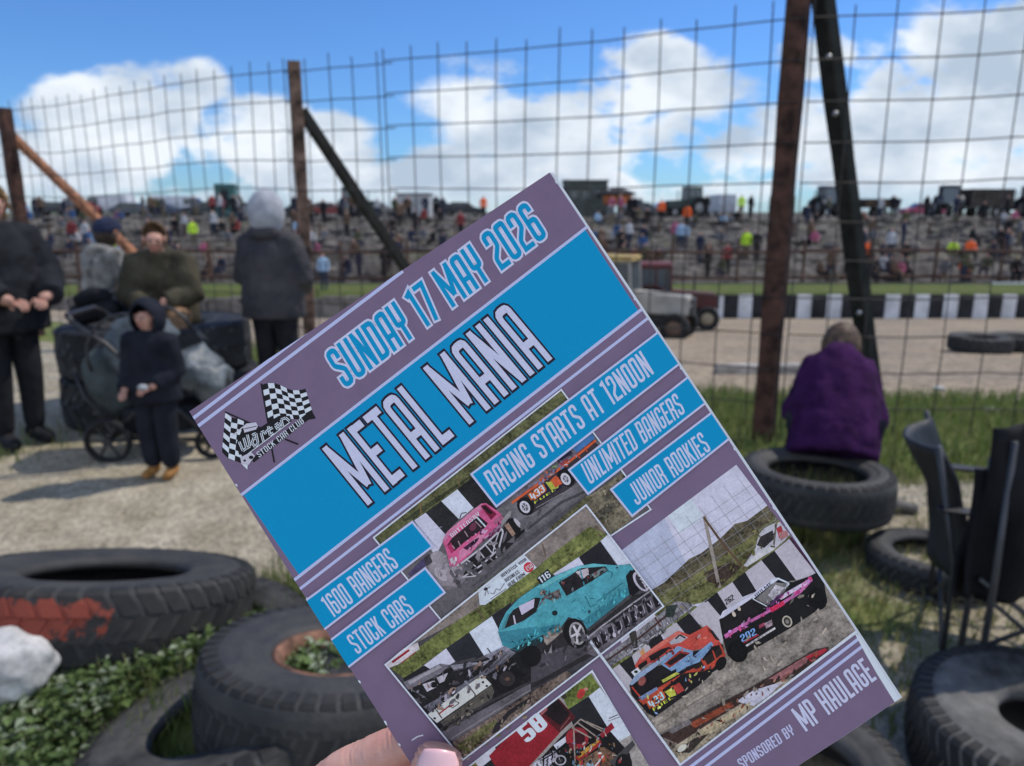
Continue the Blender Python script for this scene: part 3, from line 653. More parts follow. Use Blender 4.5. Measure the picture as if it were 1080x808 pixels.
# black coated adult at the left edge, turned towards the tyres
J = stand(arm=dict(el_l=(.26,-.08,1.13,.056), wr_l=(.14,-.28,1.02,.04), ha_l=(.07,-.29,1.0,.036), el_r=(-.26,-.08,1.13,.056), wr_r=(-.14,-.28,1.02,.04), ha_r=(-.07,-.27,1.0,.036), jaw=(0,-.05,1.55,.068), crown=(0,-.04,1.655,.078)))
lw = (-3.40, 5.05, 0)
lf = Fig('person', 'fair haired adult in thick black coat cut off by the left edge', lw, R_(62), J, k=1.03)
hc = (Vector(lf.J['crown'][:3])+Vector(lf.J['jaw'][:3]))/2
lf.skin('body', BODY, SKIN, extra=face(lf, hc, (0, -1, -.1), 1.0)+hand(lf.J, 'l', 1.15, (-.3, -1, -.1), (-.3, .2, -1))+hand(lf.J, 'r', 1.15, (.3, -1, -.1), (.3, .2, -1)))
lf.garment('coat', BLACK, (.28, .26, .26), (.22, .20, .19), .16, (.13, .115, .09), .13)
lf.skin('trousers', TROU, BLACK, .022); boots(lf, BLACK, .024)
hairs(lf, hc+Vector((0, .012, .012)), (.09, .105, .112), (0, -1, -.3), mat('blonde hair', (.36, .23, .11), .7, 25, .4), .30, 140, .09, .9, 9)
mb = MB(); vs, fs = skin_raw([(-.13,-.02,1.45,.055), (-.06,.11,1.46,.075), (.06,.11,1.46,.075), (.13,-.02,1.45,.055)], [(0,1),(1,2),(2,3)], 2); mb.add(vs, fs); mb.build('hood_down', BLACK, lf.root, True, recalc=False)
# bundle of coats and a bag lying on the upper tractor tyre
mb = MB(); 
for (a, b, r) in (((-3.35, 5.75, .80), (-2.95, 5.7, .86), .11), ((-3.25, 5.62, .92), (-3.02, 5.72, .97), .07)):
    vs, fs = skin_raw([(*a, r*.8), (*((Vector(a)+Vector(b))/2+Vector((0, 0, .05))), r), (*b, r*.75)], [(0, 1), (1, 2)], 2); mb.add(vs, fs)
tag(mb.build('coat_bundle', BLACK, None, True, recalc=False), 'heap of black coats on the tractor tyres beside the left adult', 'coats')
mb = MB(); vs, fs = skin_raw([(-3.62, 6.35, .93, .07), (-3.40, 6.35, 1.0, .10), (-3.15, 6.35, .95, .08)], [(0, 1), (1, 2)], 2); mb.add(vs, fs)
tag(mb.build('canvas_bag', mat('tan canvas', (.27, .19, .125), .95, 9, .4, .4), None, True, recalc=False), 'crumpled tan canvas bag lying behind the black coats', 'bag')

# ------------------------------------------------------------------ pram
pr = hit(160, 484); pr = Vector((pr.x, 4.98, 0))
pram = empty('pram', pr, R_(6), 'grey green pram with spoked wheels standing behind the hooded child', 'pram')
FRM = mat('black tube', (.022, .022, .024), .45, 20, .2, spec=.5); SAGE = mat('sage grey fabric', (.060, .075, .076), .85, 6, .3, .35); SILV = mat('crumpled rain cover', (.12, .14, .15), .5, 6, .7, 1.0, spec=.5, bscale=14)
def wheel(parent, c, r, w_, spokes=6):
    mb = MB(); mb.lathe([(r-.028, -w_/2), (r-.006, -w_/2), (r, -w_*.25), (r, w_*.25), (r-.006, w_/2), (r-.028, w_/2)], 32, 'Y', c=c, closed=True); o = mb.build('wheel', mat('pram tyre', (.02, .02, .021), .8, 20, .3), parent, True)
    h = MB(); h.lathe([(.0, -w_*.6), (.03, -w_*.6), (.03, w_*.6), (0, w_*.6)], 14, 'Y', c=c)
    for i in range(spokes):
        a = 2*math.pi*i/spokes; h.tube([Vector(c), Vector(c)+Vector((math.cos(a), 0, math.sin(a)))*(r-.02)], .011, 5)
    s_ = h.build('spokes', FRM, o, False); return o
wheel(pram, (-.27, -.26, .148), .148, .045); wheel(pram, (-.27, .26, .148), .148, .045); wheel(pram, (.36, -.22, .105), .105, .04); wheel(pram, (.36, .22, .105), .105, .04)
mb = MB()
for e in (-1, 1):
    mb.tube([(-.27, e*.24, .15), (.0, e*.24, .42), (.10, e*.24, .55)], .014); mb.tube([(.36, e*.2, .11), (.05, e*.24, .48), (-.22, e*.24, .78), (-.40, e*.24, .92)], .015); mb.tube([(-.27, e*.24, .15), (.36, e*.2, .13)], .011)
mb.tube([(-.40, -.24, .92), (-.45, -.2, .96), (-.45, .2, .96), (-.40, .24, .92)], .018, 8); mb.tube([(-.27, -.26, .148), (-.27, .26, .148)], .012); mb.build('chassis', FRM, pram, True)
vs, fs = skin_raw([(-.34, 0, .74, .15), (-.31, 0, .56, .20), (-.24, 0, .40, .20), (-.12, 0, .33, .15)], [(0, 1), (1, 2), (2, 3)], 2); mb = MB(); mb.add([(v[0], v[1]*1.1, v[2]) for v in vs], fs); mb.build('seat_bucket', SAGE, pram, True, recalc=False)
bm = bmesh.new(); bmesh.ops.create_icosphere(bm, subdivisions=4, radius=1); bmesh.ops.delete(bm, geom=[v for v in bm.verts if v.co.x*.5-v.co.z*.8 > .25], context='VERTS')
for v in bm.verts: q = v.co; kk = 1+.035*math.cos(math.atan2(q.z, q.x)*14); v.co = Vector((-.08+q.x*.24*kk, q.y*.25, .70+q.z*.25*kk))
me = bpy.data.meshes.new('canopy'); bm.to_mesh(me); bm.free(); me.materials.append(mat('grey blue canopy', (.095, .115, .13), .7, 6, .4, .4)); me.polygons.foreach_set('use_smooth', [True]*len(me.polygons))
o = bpy.data.objects.new('canopy', me); col.objects.link(o); o.parent = pram; o.modifiers.new('t', 'SOLIDIFY').thickness = .012
vs, fs = skin_raw([(.02, 0, .60, .13), (.18, 0, .58, .15), (.33, 0, .50, .16), (.44, 0, .40, .11)], [(0, 1), (1, 2), (2, 3)], 3); mb = MB()
mb.add([(v[0]+.05*mnoise.noise(Vector(v)*11), v[1]*1.35, v[2]+.07*mnoise.noise(Vector(v)*9)) for v in vs], fs); mb.build('foot_cover', SILV, pram, True, recalc=False)
mb = MB()
for e in (-1, 1):
    mb.tube([(-.08+.26*math.cos(t_), e*.245, .70+.27*math.sin(t_)) for t_ in [i*math.pi/10+.35 for i in range(11)]], .012, 6); mb.tube([(-.50, e*.1, .60), (-.42, e*.17, .42), (-.25, e*.18, .24)], .011, 6)
mb.build('canopy_trim', FRM, pram, True)
mb = MB(); mb.box((.02, 0, .26), (.45, .38, .16)); bevel(mb.build('shopping_basket', BLACK, pram), .04, 3)

# ------------------------------------------------------------------ folding camp chairs
def camp_chair(loc, rz, label, fab, seed, arm_h=.62):
    rr = random.Random(seed); c = empty('camp_chair', loc, rz, label, 'chair', 'folding camp chairs'); TB = mat('dark chair tube', (.035, .037, .042), .4, 20, .2, spec=.6)
    def sheet(name, f, nu=14, nv=14):
        vs = [f(i/nu, j/nv) for i in range(nu+1) for j in range(nv+1)]; vs = [Vector(v)+Vector((0, 1, .5))*.022*mnoise.noise(Vector(v)*7+Vector((seed, 0, 0))) for v in vs]
        mb = MB(); mb.add(vs, [(i*(nv+1)+j, (i+1)*(nv+1)+j, (i+1)*(nv+1)+j+1, i*(nv+1)+j+1) for i in range(nu) for j in range(nv)]); o = mb.build(name, fab, c, True)
        s_ = o.modifiers.new('t', 'SOLIDIFY'); s_.thickness = .014; return o
    sheet('backrest', lambda u, v: ((u-.5)*.50, .20+.13*v+.10*(1-(2*u-1)**2)-.04*math.sin(math.pi*v), .34+(.50-.02*(1-(2*u-1)**2))*v))
    sheet('seat', lambda u, v: ((u-.5)*.50, -.24+.46*v, .40-.05*(1-(2*u-1)**2)-.04*v))
    for e in (-1, 1):
        mb = MB(); mb.tube([(e*.27, .24, .0), (e*.27, .24, .42), (e*.265, .34, .86)], .0105, 8); mb.build('back_pole', TB, c, True)
        mb = MB(); mb.tube([(e*.27, -.25, .0), (e*.27, -.25, .40), (e*.27, -.25, arm_h)], .0105, 8); mb.build('leg', TB, c, True)
        mb = MB(); mb.tube([(e*.27, -.25, .03), (e*.27, .24, .40)], .009, 6); mb.tube([(e*.27, .24, .03), (e*.27, -.25, .40)], .009, 6); mb.build('side_brace', TB, c, True)
        mb = MB(); n = 8
        mb.box((e*.27, .03, arm_h+.01), (.06, .58, .014)); bevel(mb.build('armrest', fab, c), .006)
        for y in (-.25, .24):
            mb = MB(); mb.lathe([(0, 0), (.02, 0), (.018, .03), (0, .035)], 10, c=(e*.27, y, 0)); mb.build('foot', TB, c, True)
    for y in (-.25, .24):
        mb = MB(); mb.tube([(-.27, y, .04), (.27, y, .38)], .009, 6); mb.tube([(.27, y, .04), (-.27, y, .38)], .009, 6); mb.build('cross_brace', TB, c, True)
    return c
ch = camp_chair((1.85, 2.57, 0), R_(66), 'dark grey folding camp chair turned to the right, standing over the flattened tyre', mat('dark grey chair cloth', (.024, .025, .030), .55, 5, .4, .4, spec=.35), 3); ch.scale = (.95, .95, .95)
del ch['group']
fc = empty('camp_chair', (1.76, 2.19, 0), R_(4), 'black folding camp chair closed up and leaning at the right picture edge', 'chair')
BCL = mat('black chair cloth', (.010, .010, .012), .8, 6, .3, .4, spec=.2)
nu, nv = 26, 24; vs = []
for i in range(nu+1):
    for j in range(nv+1):
        u, v = i/nu, j/nv; x = (u-.5)*.62; z = .40+.56*v+.035*math.sin(u*2.4)-.05*(1-v)*math.sin(u*7)
        vs.append((x, .02+.05*math.sin(u*9+v*2.2)*(1-.5*v)+.035*math.sin(u*21+v*4)+.03*mnoise.noise((x*8, z*5, 2))-.05*math.sin(math.pi*v), z))
mb = MB(); mb.add(vs, [(i*(nv+1)+j, (i+1)*(nv+1)+j, (i+1)*(nv+1)+j+1, i*(nv+1)+j+1) for i in range(nu) for j in range(nv)]); o = mb.build('backrest', BCL, fc, True); o.modifiers.new('t', 'SOLIDIFY').thickness = .014
mb = MB(); mb.add([(v[0]*.9, v[1]*.8+.10, v[2]*.8+.03) for v in vs], [(i*(nv+1)+j, (i+1)*(nv+1)+j, (i+1)*(nv+1)+j+1, i*(nv+1)+j+1) for i in range(nu) for j in range(nv)]); o = mb.build('seat', BCL, fc, True); o.modifiers.new('t', 'SOLIDIFY').thickness = .014
TB2 = MATS['dark chair tube']
for q, pts in (('pole', [(-.285, -.03, .0), (-.27, -.02, .50), (-.265, -.01, .93)]), ('pole', [(.285, -.03, 0), (.27, -.01, .95)]), ('pole', [(-.245, .12, .0), (-.235, .11, .84)]), ('pole', [(.245, .12, 0), (.235, .11, .84)]), ('cross_brace', [(-.28, .0, .05), (.26, .06, .45)]), ('cross_brace', [(.28, .0, .05), (-.26, .06, .45)])):
    mb = MB(); mb.tube(pts, .0105 if q == 'pole' else .009, 8); mb.build(q, TB2, fc, True)

# ------------------------------------------------------------------ far side of the track
BARB, BARW = mat('barrier black', (.022, .022, .026), .7, 1.5, .4), mat('barrier white', (.62, .62, .64), .7, 1.2, .18)
mb = MB(); n = 66; wd = .64
for i in range(n):
    x = -4.2+i*wd; mb.box((x+wd/2, YB+.10+.04*math.sin(i*1.3), -2.5), (wd-.004, .16, 1.06), mi=i % 2)
tag(mb.build('chequered_barrier', [BARW, BARB]), 'low black and white chequered barrier wall along the far side of the track', 'barrier')
mb = MB()
for i in range(34):
    x = -38.3+i*1.0; mb.box((x+.5, YB+.12+.05*math.sin(i*2.3), -2.55+.05*math.sin(i*1.7)), (.97, .30, .95), taper=.96)
tag(mb.build('concrete_wall', mat('stained concrete', (.17, .155, .14), .9, 1.2, .4)), 'low stained concrete block wall edging the track behind the left group', 'wall')
frf = empty('catch_fence', (0, YB+2.9, -1.7), 0, 'long rusty railed fence at the foot of the far quarry bank', 'fence')
RUSTF = mat('far rust', (.105, .058, .042), .85, 2, .4)
mb = MB()
for z in (.25, 1.45): mb.tube([(-40+i*2, .03*math.sin(i*2.1), z+.05*math.sin(i*.7)) for i in range(41)], .085, 6)
mb.build('rail', RUSTF, frf)
for i in range(26):
    mb = MB(); mb.box((-39+i*3.1, .1, .9), (.11, .11, 2.1)); mb.build('post', RUSTF, frf)
mb = MB()
for i in range(260): mb.tube([(-40+i*.31, 0, .1), (-40+i*.31, 0, 1.75)], .008, 3)
for k in range(6): mb.tube([(-40, 0, .2+k*.3), (40, 0, .2+k*.3)], .008, 3)
mb.build('wire_mesh', RUSTF, frf)
fr2 = empty('catch_fence', (0, YB+16, 0), 0, 'upper rusty rail running along the top terrace of the far bank', 'fence')
mb = MB(); mb.tube([(-40+i*2, .1*math.sin(i), height(-40+i*2, YB+16)+.75) for i in range(41)], .09, 6); mb.build('rail', RUSTF, fr2).matrix_parent_inverse = Matrix.Translation((0, -YB-16, 0))
for i in range(18):
    x = -38+i*4.3; mb = MB(); mb.box((x, YB+16.12, height(x, YB+16)+.4), (.12, .12, 1.0)); mb.build('post', RUSTF, fr2).matrix_parent_inverse = Matrix.Translation((0, -YB-16, 0))
# hoarding
p = at(1064, 303, YB+2.4)
hd = empty('hoarding', (p.x+.6, p.y, p.z-.3), 0, 'long white advertising board standing on the grass above the barrier', 'sign')
mb = MB(); mb.box((0, 0, .30), (2.9, .05, .46)); mb.build('board', mat('white board', (.66, .66, .68), .6, 2, .1), hd)
for x in (-1.2, 0, 1.2):
    mb = MB(); mb.box((x, .06, .1), (.06, .05, .75)); mb.build('post', RUSTF, hd)
# rubble on the bank
mb = MB(); rr = random.Random(5)
tri = [(0, 0, 1), (.9, 0, .3), (.2, .85, .35), (-.8, .5, .3), (-.75, -.5, .35), (.25, -.9, .3), (.6, .5, -.5), (-.6, .1, -.6), (.3, -.6, -.6)]
for i in range(1500):
    x = rr.uniform(-38, 38); y = YB+3.2+rr.random()**.9*18.5; s = rr.choice((.10, .14, .2, .2, .3, .45)); a = rr.uniform(0, 6.28); z = height(x, y)
    mb.add([(x+(q[0]*math.cos(a)-q[1]*math.sin(a))*s*1.3, y+(q[0]*math.sin(a)+q[1]*math.cos(a))*s, z+q[2]*s*rr.uniform(.5, .9)) for q in tri], [(0, 1, 2), (0, 2, 3), (0, 3, 4), (0, 4, 5), (0, 5, 1), (1, 6, 2), (5, 8, 1), (2, 6, 7), (2, 7, 3), (3, 7, 4), (4, 7, 8), (4, 8, 5), (1, 8, 6)], rr.randrange(3))
tag(mb.build('rubble', [mat('pale rubble', (.165, .15, .13), .95, 1.5, .3), mat('grey rubble', (.095, .087, .078), .95, 1.5, .3), mat('dark rubble', (.07, .068, .07), .95, 1.5, .3)]), kind='stuff')

# vehicles
GLASS = mat('dark window glass', (.02, .025, .03), .12, spec=.8); BLKR = mat('vehicle tyre', (.022, .022, .022), .85, 9, .3); CHR = mat('wheel rim', (.32, .31, .29), .5, 8, .3, metal=.4)
def vwheel(root, x, y, r, w_, rimm=CHR, name='wheel'):
    mb = MB(); mb.lathe([(r*.55, -w_/2), (r*.92, -w_/2), (r, -w_*.3), (r, w_*.3), (r*.92, w_/2), (r*.55, w_/2)], 24, 'Y', c=(x, y, r), closed=True); o = mb.build(name, BLKR, root, True)
    e = MB(); e.lathe([(0, -w_*.32), (r*.5, -w_*.42), (r*.58, -w_*.2), (r*.58, w_*.2), (r*.5, w_*.42), (0, w_*.32)], 20, 'Y', c=(x, y, r)); e.build('rim', rimm, o, True); return o
def tractor(loc, rz, label, body, roof, cab=True, rimm=CHR, s=1.0, group=None):
    t = empty('tractor', loc, rz, label, 'tractor', group); t.scale = (s, s, s)
    b = MB(); b.prism([(.15, .75), (1.75, .72), (1.80, 1.05), (1.70, 1.28), (.15, 1.36)], -.33, .33); bevel(b.build('bonnet', body, t), .06, 3)
    b = MB(); b.prism([(-.95, .55), (1.5, .55), (1.6, .80), (-.2, .85), (-.95, .95)], -.22, .22); b.build('chassis', mat('greasy iron', (.05, .048, .045), .8, 5, .3), t)
    for e in (-1, 1):
        vwheel(t, -.55, e*.72, .74, .40, rimm, 'rear_wheel'); vwheel(t, 1.45, e*.62, .42, .24, rimm, 'front_wheel')
        b = MB(); b.lathe([(.80, -.22), (.84, -.22), (.84, .22), (.80, .22)], 24, 'Y', c=(-.55, e*.70, .74), closed=True)
        keep = [i for i, f in enumerate(b.f) if sum(b.v[q][2] for q in f)/4 > .95]; b.f = [b.f[i] for i in keep]; b.mi = [0]*len(keep); b.build('mudguard', body, t)
        b = MB(); b.lathe([(0, 0), (.06, 0), (.075, .05), (0, .05)], 12, 'X', c=(1.78, e*.2, 1.02)); b.build('headlight', mat('lamp glass', (.5, .5, .48), .2), t, True)
    b = MB(); b.tube([(1.0, .22, 1.3), (1.0, .22, 2.0)], .035, 8); b.build('exhaust_pipe', mat('greasy iron', (.05, .048, .045), .8), t)
    b = MB(); b.prism([(1.8, .70), (1.86, .74), (1.86, 1.18), (1.8, 1.22)], -.26, .26); b.build('radiator_grille', mat('grille black', (.03, .03, .03), .6), t)
    if cab:
        g_ = MB(); g_.prism([(-.98, 1.0), (.18, 1.0), (.10, 2.18), (-.88, 2.18)], -.52, .52); g_.build('cab_glass', mat('cab glass', (.06, .075, .085), .15, spec=.8), t)
        b = MB()
        for e in (-1, 1):
            b.tube([(-1.0, e*.55, .95), (-.90, e*.55, 2.2)], .04, 4); b.tube([(.2, e*.55, .95), (.12, e*.55, 2.2)], .04, 4); b.tube([(-.35, e*.55, .95), (-.38, e*.55, 2.2)], .03, 4); b.tube([(-.92, e*.55, 2.17), (.14, e*.55, 2.17)], .035, 4); b.tube([(-.99, e*.55, 1.0), (.2, e*.55, 1.0)], .035, 4)
        b.tube([(-.92, -.55, 2.17), (-.92, .55, 2.17)], .035, 4)
        b.build('cab_frame', body, t)
        b = MB(); b.box((-.39, 0, 2.26), (1.22, 1.22, .13), taper=.9); bevel(b.build('cab_roof', roof, t), .04, 2)
    else:
        b = MB(); b.box((-.62, 0, 1.12), (.42, .45, .10)); b.box((-.82, 0, 1.32), (.08, .45, .35)); b.build('seat', BLKR, t)
        b = MB(); b.tube([(-.05, 0, 1.25), (-.22, 0, 1.55)], .02); b.lathe([(.17, -.012), (.20, 0), (.17, .012)], 18, 'X', c=(-.24, 0, 1.57), closed=True); b.build('steering_wheel', BLKR, t)
    return t
def pm(name, rgb, rough=.4): return mat(name, rgb, rough, 3, .2, spec=.5)
p = hit(728, 350); t1 = tractor((p.x-.55, p.y+.9, p.z), R_(-10), 'old red tractor with dark cab parked at the track edge', pm('faded red paint', (.085, .022, .02), .75), pm('dull red roof', (.13, .03, .03), .7), True, pm('cream rim', (.30, .25, .17), .6), s=.80)
p = hit(676, 354); tractor((p.x-.35, p.y-.2, p.z), R_(-24), 'white tractor with yellow cab roof partly hidden by the booklet edge', pm('dirty white paint', (.36, .34, .30), .75), pm('yellow roof', (.42, .29, .08), .7), True, pm('rusty brown rim', (.13, .08, .055), .7), s=.84)
def car(loc, rz, label, m, kind='car', group='vehicles parked on the far bank top', s=1.0):
    c = empty('parked_car' if kind == 'car' else 'parked_van', loc, rz, label, kind, group); c.scale = (s, s, s)
    if kind == 'car':
        pr_ = [(-2.05, .35), (2.05, .35), (2.12, .62), (1.95, .80), (1.15, .92), (.55, 1.38), (-.95, 1.42), (-1.65, 1.0), (-2.0, .95), (-2.1, .6)]; win = [(-1.42, .98), (.92, .96), (.46, 1.31), (-.90, 1.35)]
    else:
        pr_ = [(-2.5, .4), (2.4, .4), (2.45, .85), (2.2, 1.10), (1.65, 1.95), (1.45, 2.1), (-2.45, 2.15), (-2.55, 1.2)]; win = [(.55, 1.25), (1.95, 1.2), (1.58, 1.85), (.55, 1.85)]
    b = MB(); b.prism(pr_, -.85, .85); bevel(b.build('body', m, c), .09, 3)
    for e in (-1, 1):
        b = MB(); b.prism(win, e*.853, e*.868); b.build('side_window', GLASS, c)
    b = MB()
    if kind == 'car': b.add([(.60, -.68, 1.36), (.60, .68, 1.36), (1.14, .74, .95), (1.14, -.74, .95)], [(0, 1, 2, 3)]); b.v = [(x+.02, y, z+.02) for x, y, z in b.v]
    else: b.add([(1.68, -.7, 1.92), (1.68, .7, 1.92), (2.2, .75, 1.14), (2.2, -.75, 1.14)], [(0, 1, 2, 3)]); b.v = [(x+.03, y, z+.02) for x, y, z in b.v]
    b.build('windscreen', GLASS, c)
    for x in ((-1.3, 1.3) if kind == 'car' else (-1.5, 1.55)):
        for e in (-1, 1): vwheel(c, x, e*.76, .33, .2)
    return c
def top(px, Y=YB+24): p = at(px, 230, Y); return Vector((p.x, Y, height(p.x, Y)-.03))
CARS = [(62,'car',(.03,.03,.035),10,'black car on the bank top nearest the left post'),(84,'car',(.16,.03,.03),170,'dark red car on the bank top right of the left post'),(116,'van',(.62,.62,.64),175,'white van on the bank top near the left end'),
 (142,'car',(.08,.085,.10),0,'dark grey car on the left bank top, right of the white van'),(168,'car',(.05,.07,.12),185,'dark blue car on the bank top above the seated woman'),(192,'van',(.60,.60,.63),5,'white van on the bank top, right of the dark blue car'),(216,'car',(.04,.045,.05),190,'black car on the bank top left of the grey hooded adult'),
 (258,'car',(.2,.21,.22),0,'silver car on the bank top behind the grey hooded adult'),(318,'car',(.03,.03,.035),175,'black car on the bank top beside the pale brown post'),(346,'car',(.24,.03,.03),10,'bright red car right of the pale brown post'),
 (398,'car',(.35,.33,.30),0,'beige car on the bank top behind the blackened brace'),(462,'car',(.05,.055,.065),180,'dark car on the bank top above the date lettering'),(488,'car',(.02,.022,.028),0,'black car on the bank top left of the booklet corner'),
 (676,'car',(.10,.11,.13),5,'slate car on the bank top right of the orange stall'),(700,'car',(.30,.31,.33),180,'silver car on the bank top right of the slate car'),(759,'van',(.42,.43,.46),90,'pale grey van seen end on upon the right bank top'),
 (972,'car',(.38,.06,.12),175,'pink red car on the bank top left of the big trailer')]
for i, (px, kd, rgb, rz, lb) in enumerate(CARS):
    car(top(px, YB+44+(i % 3)*1.5), R_(rz), lb, pm('car paint %02d' % i, rgb, .35), kd)
TR = [(376,(.02,.04,.03),20,'black tractor on the bank top between the pale brown post and its brace'),(724,(.03,.05,.04),200,'dark green tractor on the right bank top beside the grey van'),(824,(.04,.08,.03),70,'green tractor with glazed cab just left of the rust brown post'),(868,(.05,.05,.06),100,'dark tractor on the bank top right of the rust brown post'),
      (996,(.03,.032,.04),75,'tall black tractor hitched left of the big brown trailer'),(1082,(.03,.03,.04),95,'dark tractor at the right edge of the bank top')]
for px, rgb, rz, lb in TR: tractor(top(px, YB+33), R_(rz), lb, pm('tractor paint %d' % px, rgb, .5), pm('tractor roof %d' % px, tuple(min(1, v*2.5) for v in rgb), .5), True, group='tractors parked on the far bank top', s=1.12)
p = top(1036, YB+33)
tl = empty('livestock_trailer', p, R_(4), 'big brown slatted trailer on the right bank top', 'trailer')
b = MB(); b.box((0, 0, 1.55), (3.7, 2.0, 1.5)); b.build('box_body', mat('brown trailer boards', (.055, .042, .036), .85, 2, .4), tl)
b = MB()
for k in range(5): b.box((0, -1.02, .95+k*.3), (3.75, .05, .07))
for x in (-1.8, -.6, .6, 1.8): b.box((x, -1.03, 1.55), (.09, .06, 1.55))
b.build('slat_frame', mat('trailer frame', (.10, .085, .075), .8, 2, .3), tl)
b = MB(); b.box((0, 0, .70), (3.9, 1.5, .16)); b.tube([(-1.95, 0, .7), (-2.9, 0, .6)], .07); b.build('chassis', BLKR, tl)
for x in (-.5, .5):
    for e in (-1, 1): vwheel(tl, x, e*.85, .42, .28)
p = top(925, YB+34); tl = empty('tipping_trailer', p, 0, 'low brown tipping trailer on the bank top right of the blackened prop', 'trailer')
b = MB(); b.prism([(-1.4, .75), (1.4, .75), (1.55, 1.5), (-1.55, 1.5)], -.9, .9); b.build('box_body', mat('brown tipper', (.07, .045, .03), .85, 2, .4), tl); b = MB(); b.tube([(1.4, 0, .7), (2.3, 0, .6)], .06); b.build('drawbar', BLKR, tl)
for e in (-1, 1): vwheel(tl, 0, e*.85, .4, .26)
# stall with dark canopy and orange front; block building
p = top(651, YB+30); st = empty('food_stall', p, 0, 'round orange stall under a dark spreading canopy on the bank top', 'stall')
b = MB(); b.lathe([(0, 2.35), (.5, 2.3), (1.45, 1.95), (1.5, 1.85), (1.3, 1.8), (0, 1.9)], 16, 'Z'); b.build('canopy', mat('dark canopy', (.035, .03, .03), .8, 3, .3), st)
b = MB(); b.lathe([(.95, 1.05), (1.15, 1.1), (1.2, 1.75), (1.0, 1.8)], 16); b.build('counter_front', mat('orange panel', (.55, .16, .05), .7, 3, .4), st)
b = MB()
for a in range(6): b.tube([(math.cos(a*1.047)*.6, math.sin(a*1.047)*.6, 0), (math.cos(a*1.047)*1.0, math.sin(a*1.047)*1.0, 1.9)], .05, 5)
b.build('support', RUSTF, st)
p = top(616, YB+34); bd = empty('block_building', p, 0, 'dark green grey flat roofed block rising beside the booklet corner', 'building')
b = MB(); b.box((0, 0, 1.35), (3.6, 3, 3.1)); b.build('wall', mat('green grey render', (.09, .10, .09), .9, 1.5, .3), bd)
b = MB(); b.box((0, 0, 2.95), (3.8, 3.2, .14)); b.build('roof', mat('roof edge', (.16, .15, .14), .8, 2, .2), bd)
for x in (-1, .0, 1.0):
    b = MB(); b.box((x, -1.51, 1.8), (.5, .06, .6)); b.build('window', GLASS, bd)
p = top(438, YB+40); bd = empty('block_building', p, 0, 'pale low flat roofed hut on the bank top behind the mid brace', 'building')
b = MB(); b.box((0, 0, 1.0), (3.0, 3, 2.0)); b.build('wall', mat('pale render', (.42, .42, .42), .9, 1.5, .2), bd)
b = MB(); b.box((0, 0, 2.05), (3.2, 3.2, .12)); b.build('roof', mat('roof edge', (.16, .15, .14), .8, 2, .2), bd)
b = MB(); b.box((-.6, -1.51, 1.2), (.7, .06, .6)); b.build('window', GLASS, bd)
p = top(241, YB+34); bd = empty('container_cabin', p, R_(10), 'teal cabin on the bank top left of the pale grey hood', 'cabin')
b = MB(); b.box((0, 0, 1.4), (1.6, 2, 2.8)); b.build('wall', mat('teal steel', (.06, .15, .14), .6, 2, .3), bd); b = MB(); b.box((0, -1.01, 1.5), (.6, .05, 1.6)); b.build('door', BARB, bd)

# spectators on the far bank: body is one mesh with its clothes' colours
def spect_mesh(pose):
    if pose == 'sit':
        J = sit(R_(8)); off = 0
        J = {a: (b[0], b[1], b[2]+.30, b[3]) for a, b in J.items()}
    else: J = stand()
    f = Fig.__new__(Fig); f.J = J; f.k = 1; names = []
    for a, b in BODY:
        for q in (a, b):
            if q not in names: names.append(q)
    nd = [(J[n][0], J[n][1], J[n][2], J[n][3]*(1.0 if n in ('jaw', 'crown', 'neck', 'ha_l', 'ha_r') else 1.3)) for n in names]
    vs, fs = skin_raw(nd, [(names.index(a), names.index(b)) for a, b in BODY], 1)
    me = bpy.data.meshes.new('spectator_'+pose); me.from_pydata(vs, [], fs)
    hz = J['neck'][2]+.01; pz = J['pelvis'][2]+(.03 if pose == 'sit' else -.06); mi = []
    for p_ in me.polygons:
        c = p_.center; hands = min((c-Vector(J['ha_l'][:3])).length, (c-Vector(J['ha_r'][:3])).length) < .06
        mi.append(0 if (c.z > hz and c.y < J['crown'][1]+.02) or hands else (3 if c.z > hz else (1 if c.z > pz or abs(c.x) > .2 and pose == 'stand' else 2)))
    me.polygons.foreach_set('material_index', mi); me.polygons.foreach_set('use_smooth', [True]*len(me.polygons)); return me
SM = {q: spect_mesh(q) for q in ('stand', 'sit')}
JC = [('navy', (.02, .025, .05)), ('black', (.012, .012, .014)), ('grey', (.13, .13, .14)), ('white', (.45, .45, .46)), ('red', (.22, .03, .03)), ('blue', (.04, .09, .20)), ('olive', (.07, .075, .04)), ('brown', (.12, .075, .05)), ('pink', (.38, .10, .17)), ('pale blue', (.30, .42, .55)),
      ('orange hi-vis', (.85, .14, .03)), ('yellow hi-vis', (.55, .80, .05))]
HAIRS = [mat('dark hair', (.03, .022, .018), .8), mat('mid brown hair', (.12, .075, .045), .8), mat('grey cap', (.15, .15, .15), .9)]
TRS = [mat('dark jeans', (.03, .04, .065), .9), mat('black trousers', (.015, .015, .017), .9), mat('khaki trousers', (.16, .13, .09), .9)]
SMESH = {}
def spectator(p, pose, ci, rz, label, group, s=1.0):
    key = (pose, ci)
    if key not in SMESH:
        m = SM[pose].copy(); jm = mat(JC[ci][0]+' jacket', JC[ci][1], .9)
        for x in (SKIN, jm, TRS[ci % 3], HAIRS[ci % 3]): m.materials.append(x)
        SMESH[key] = m
    o = bpy.data.objects.new('person', SMESH[key]); col.objects.link(o); o.location = p; o.rotation_euler = (0, 0, rz); o.scale = (s, s, s)
    tag(o, label, 'person', group); return o
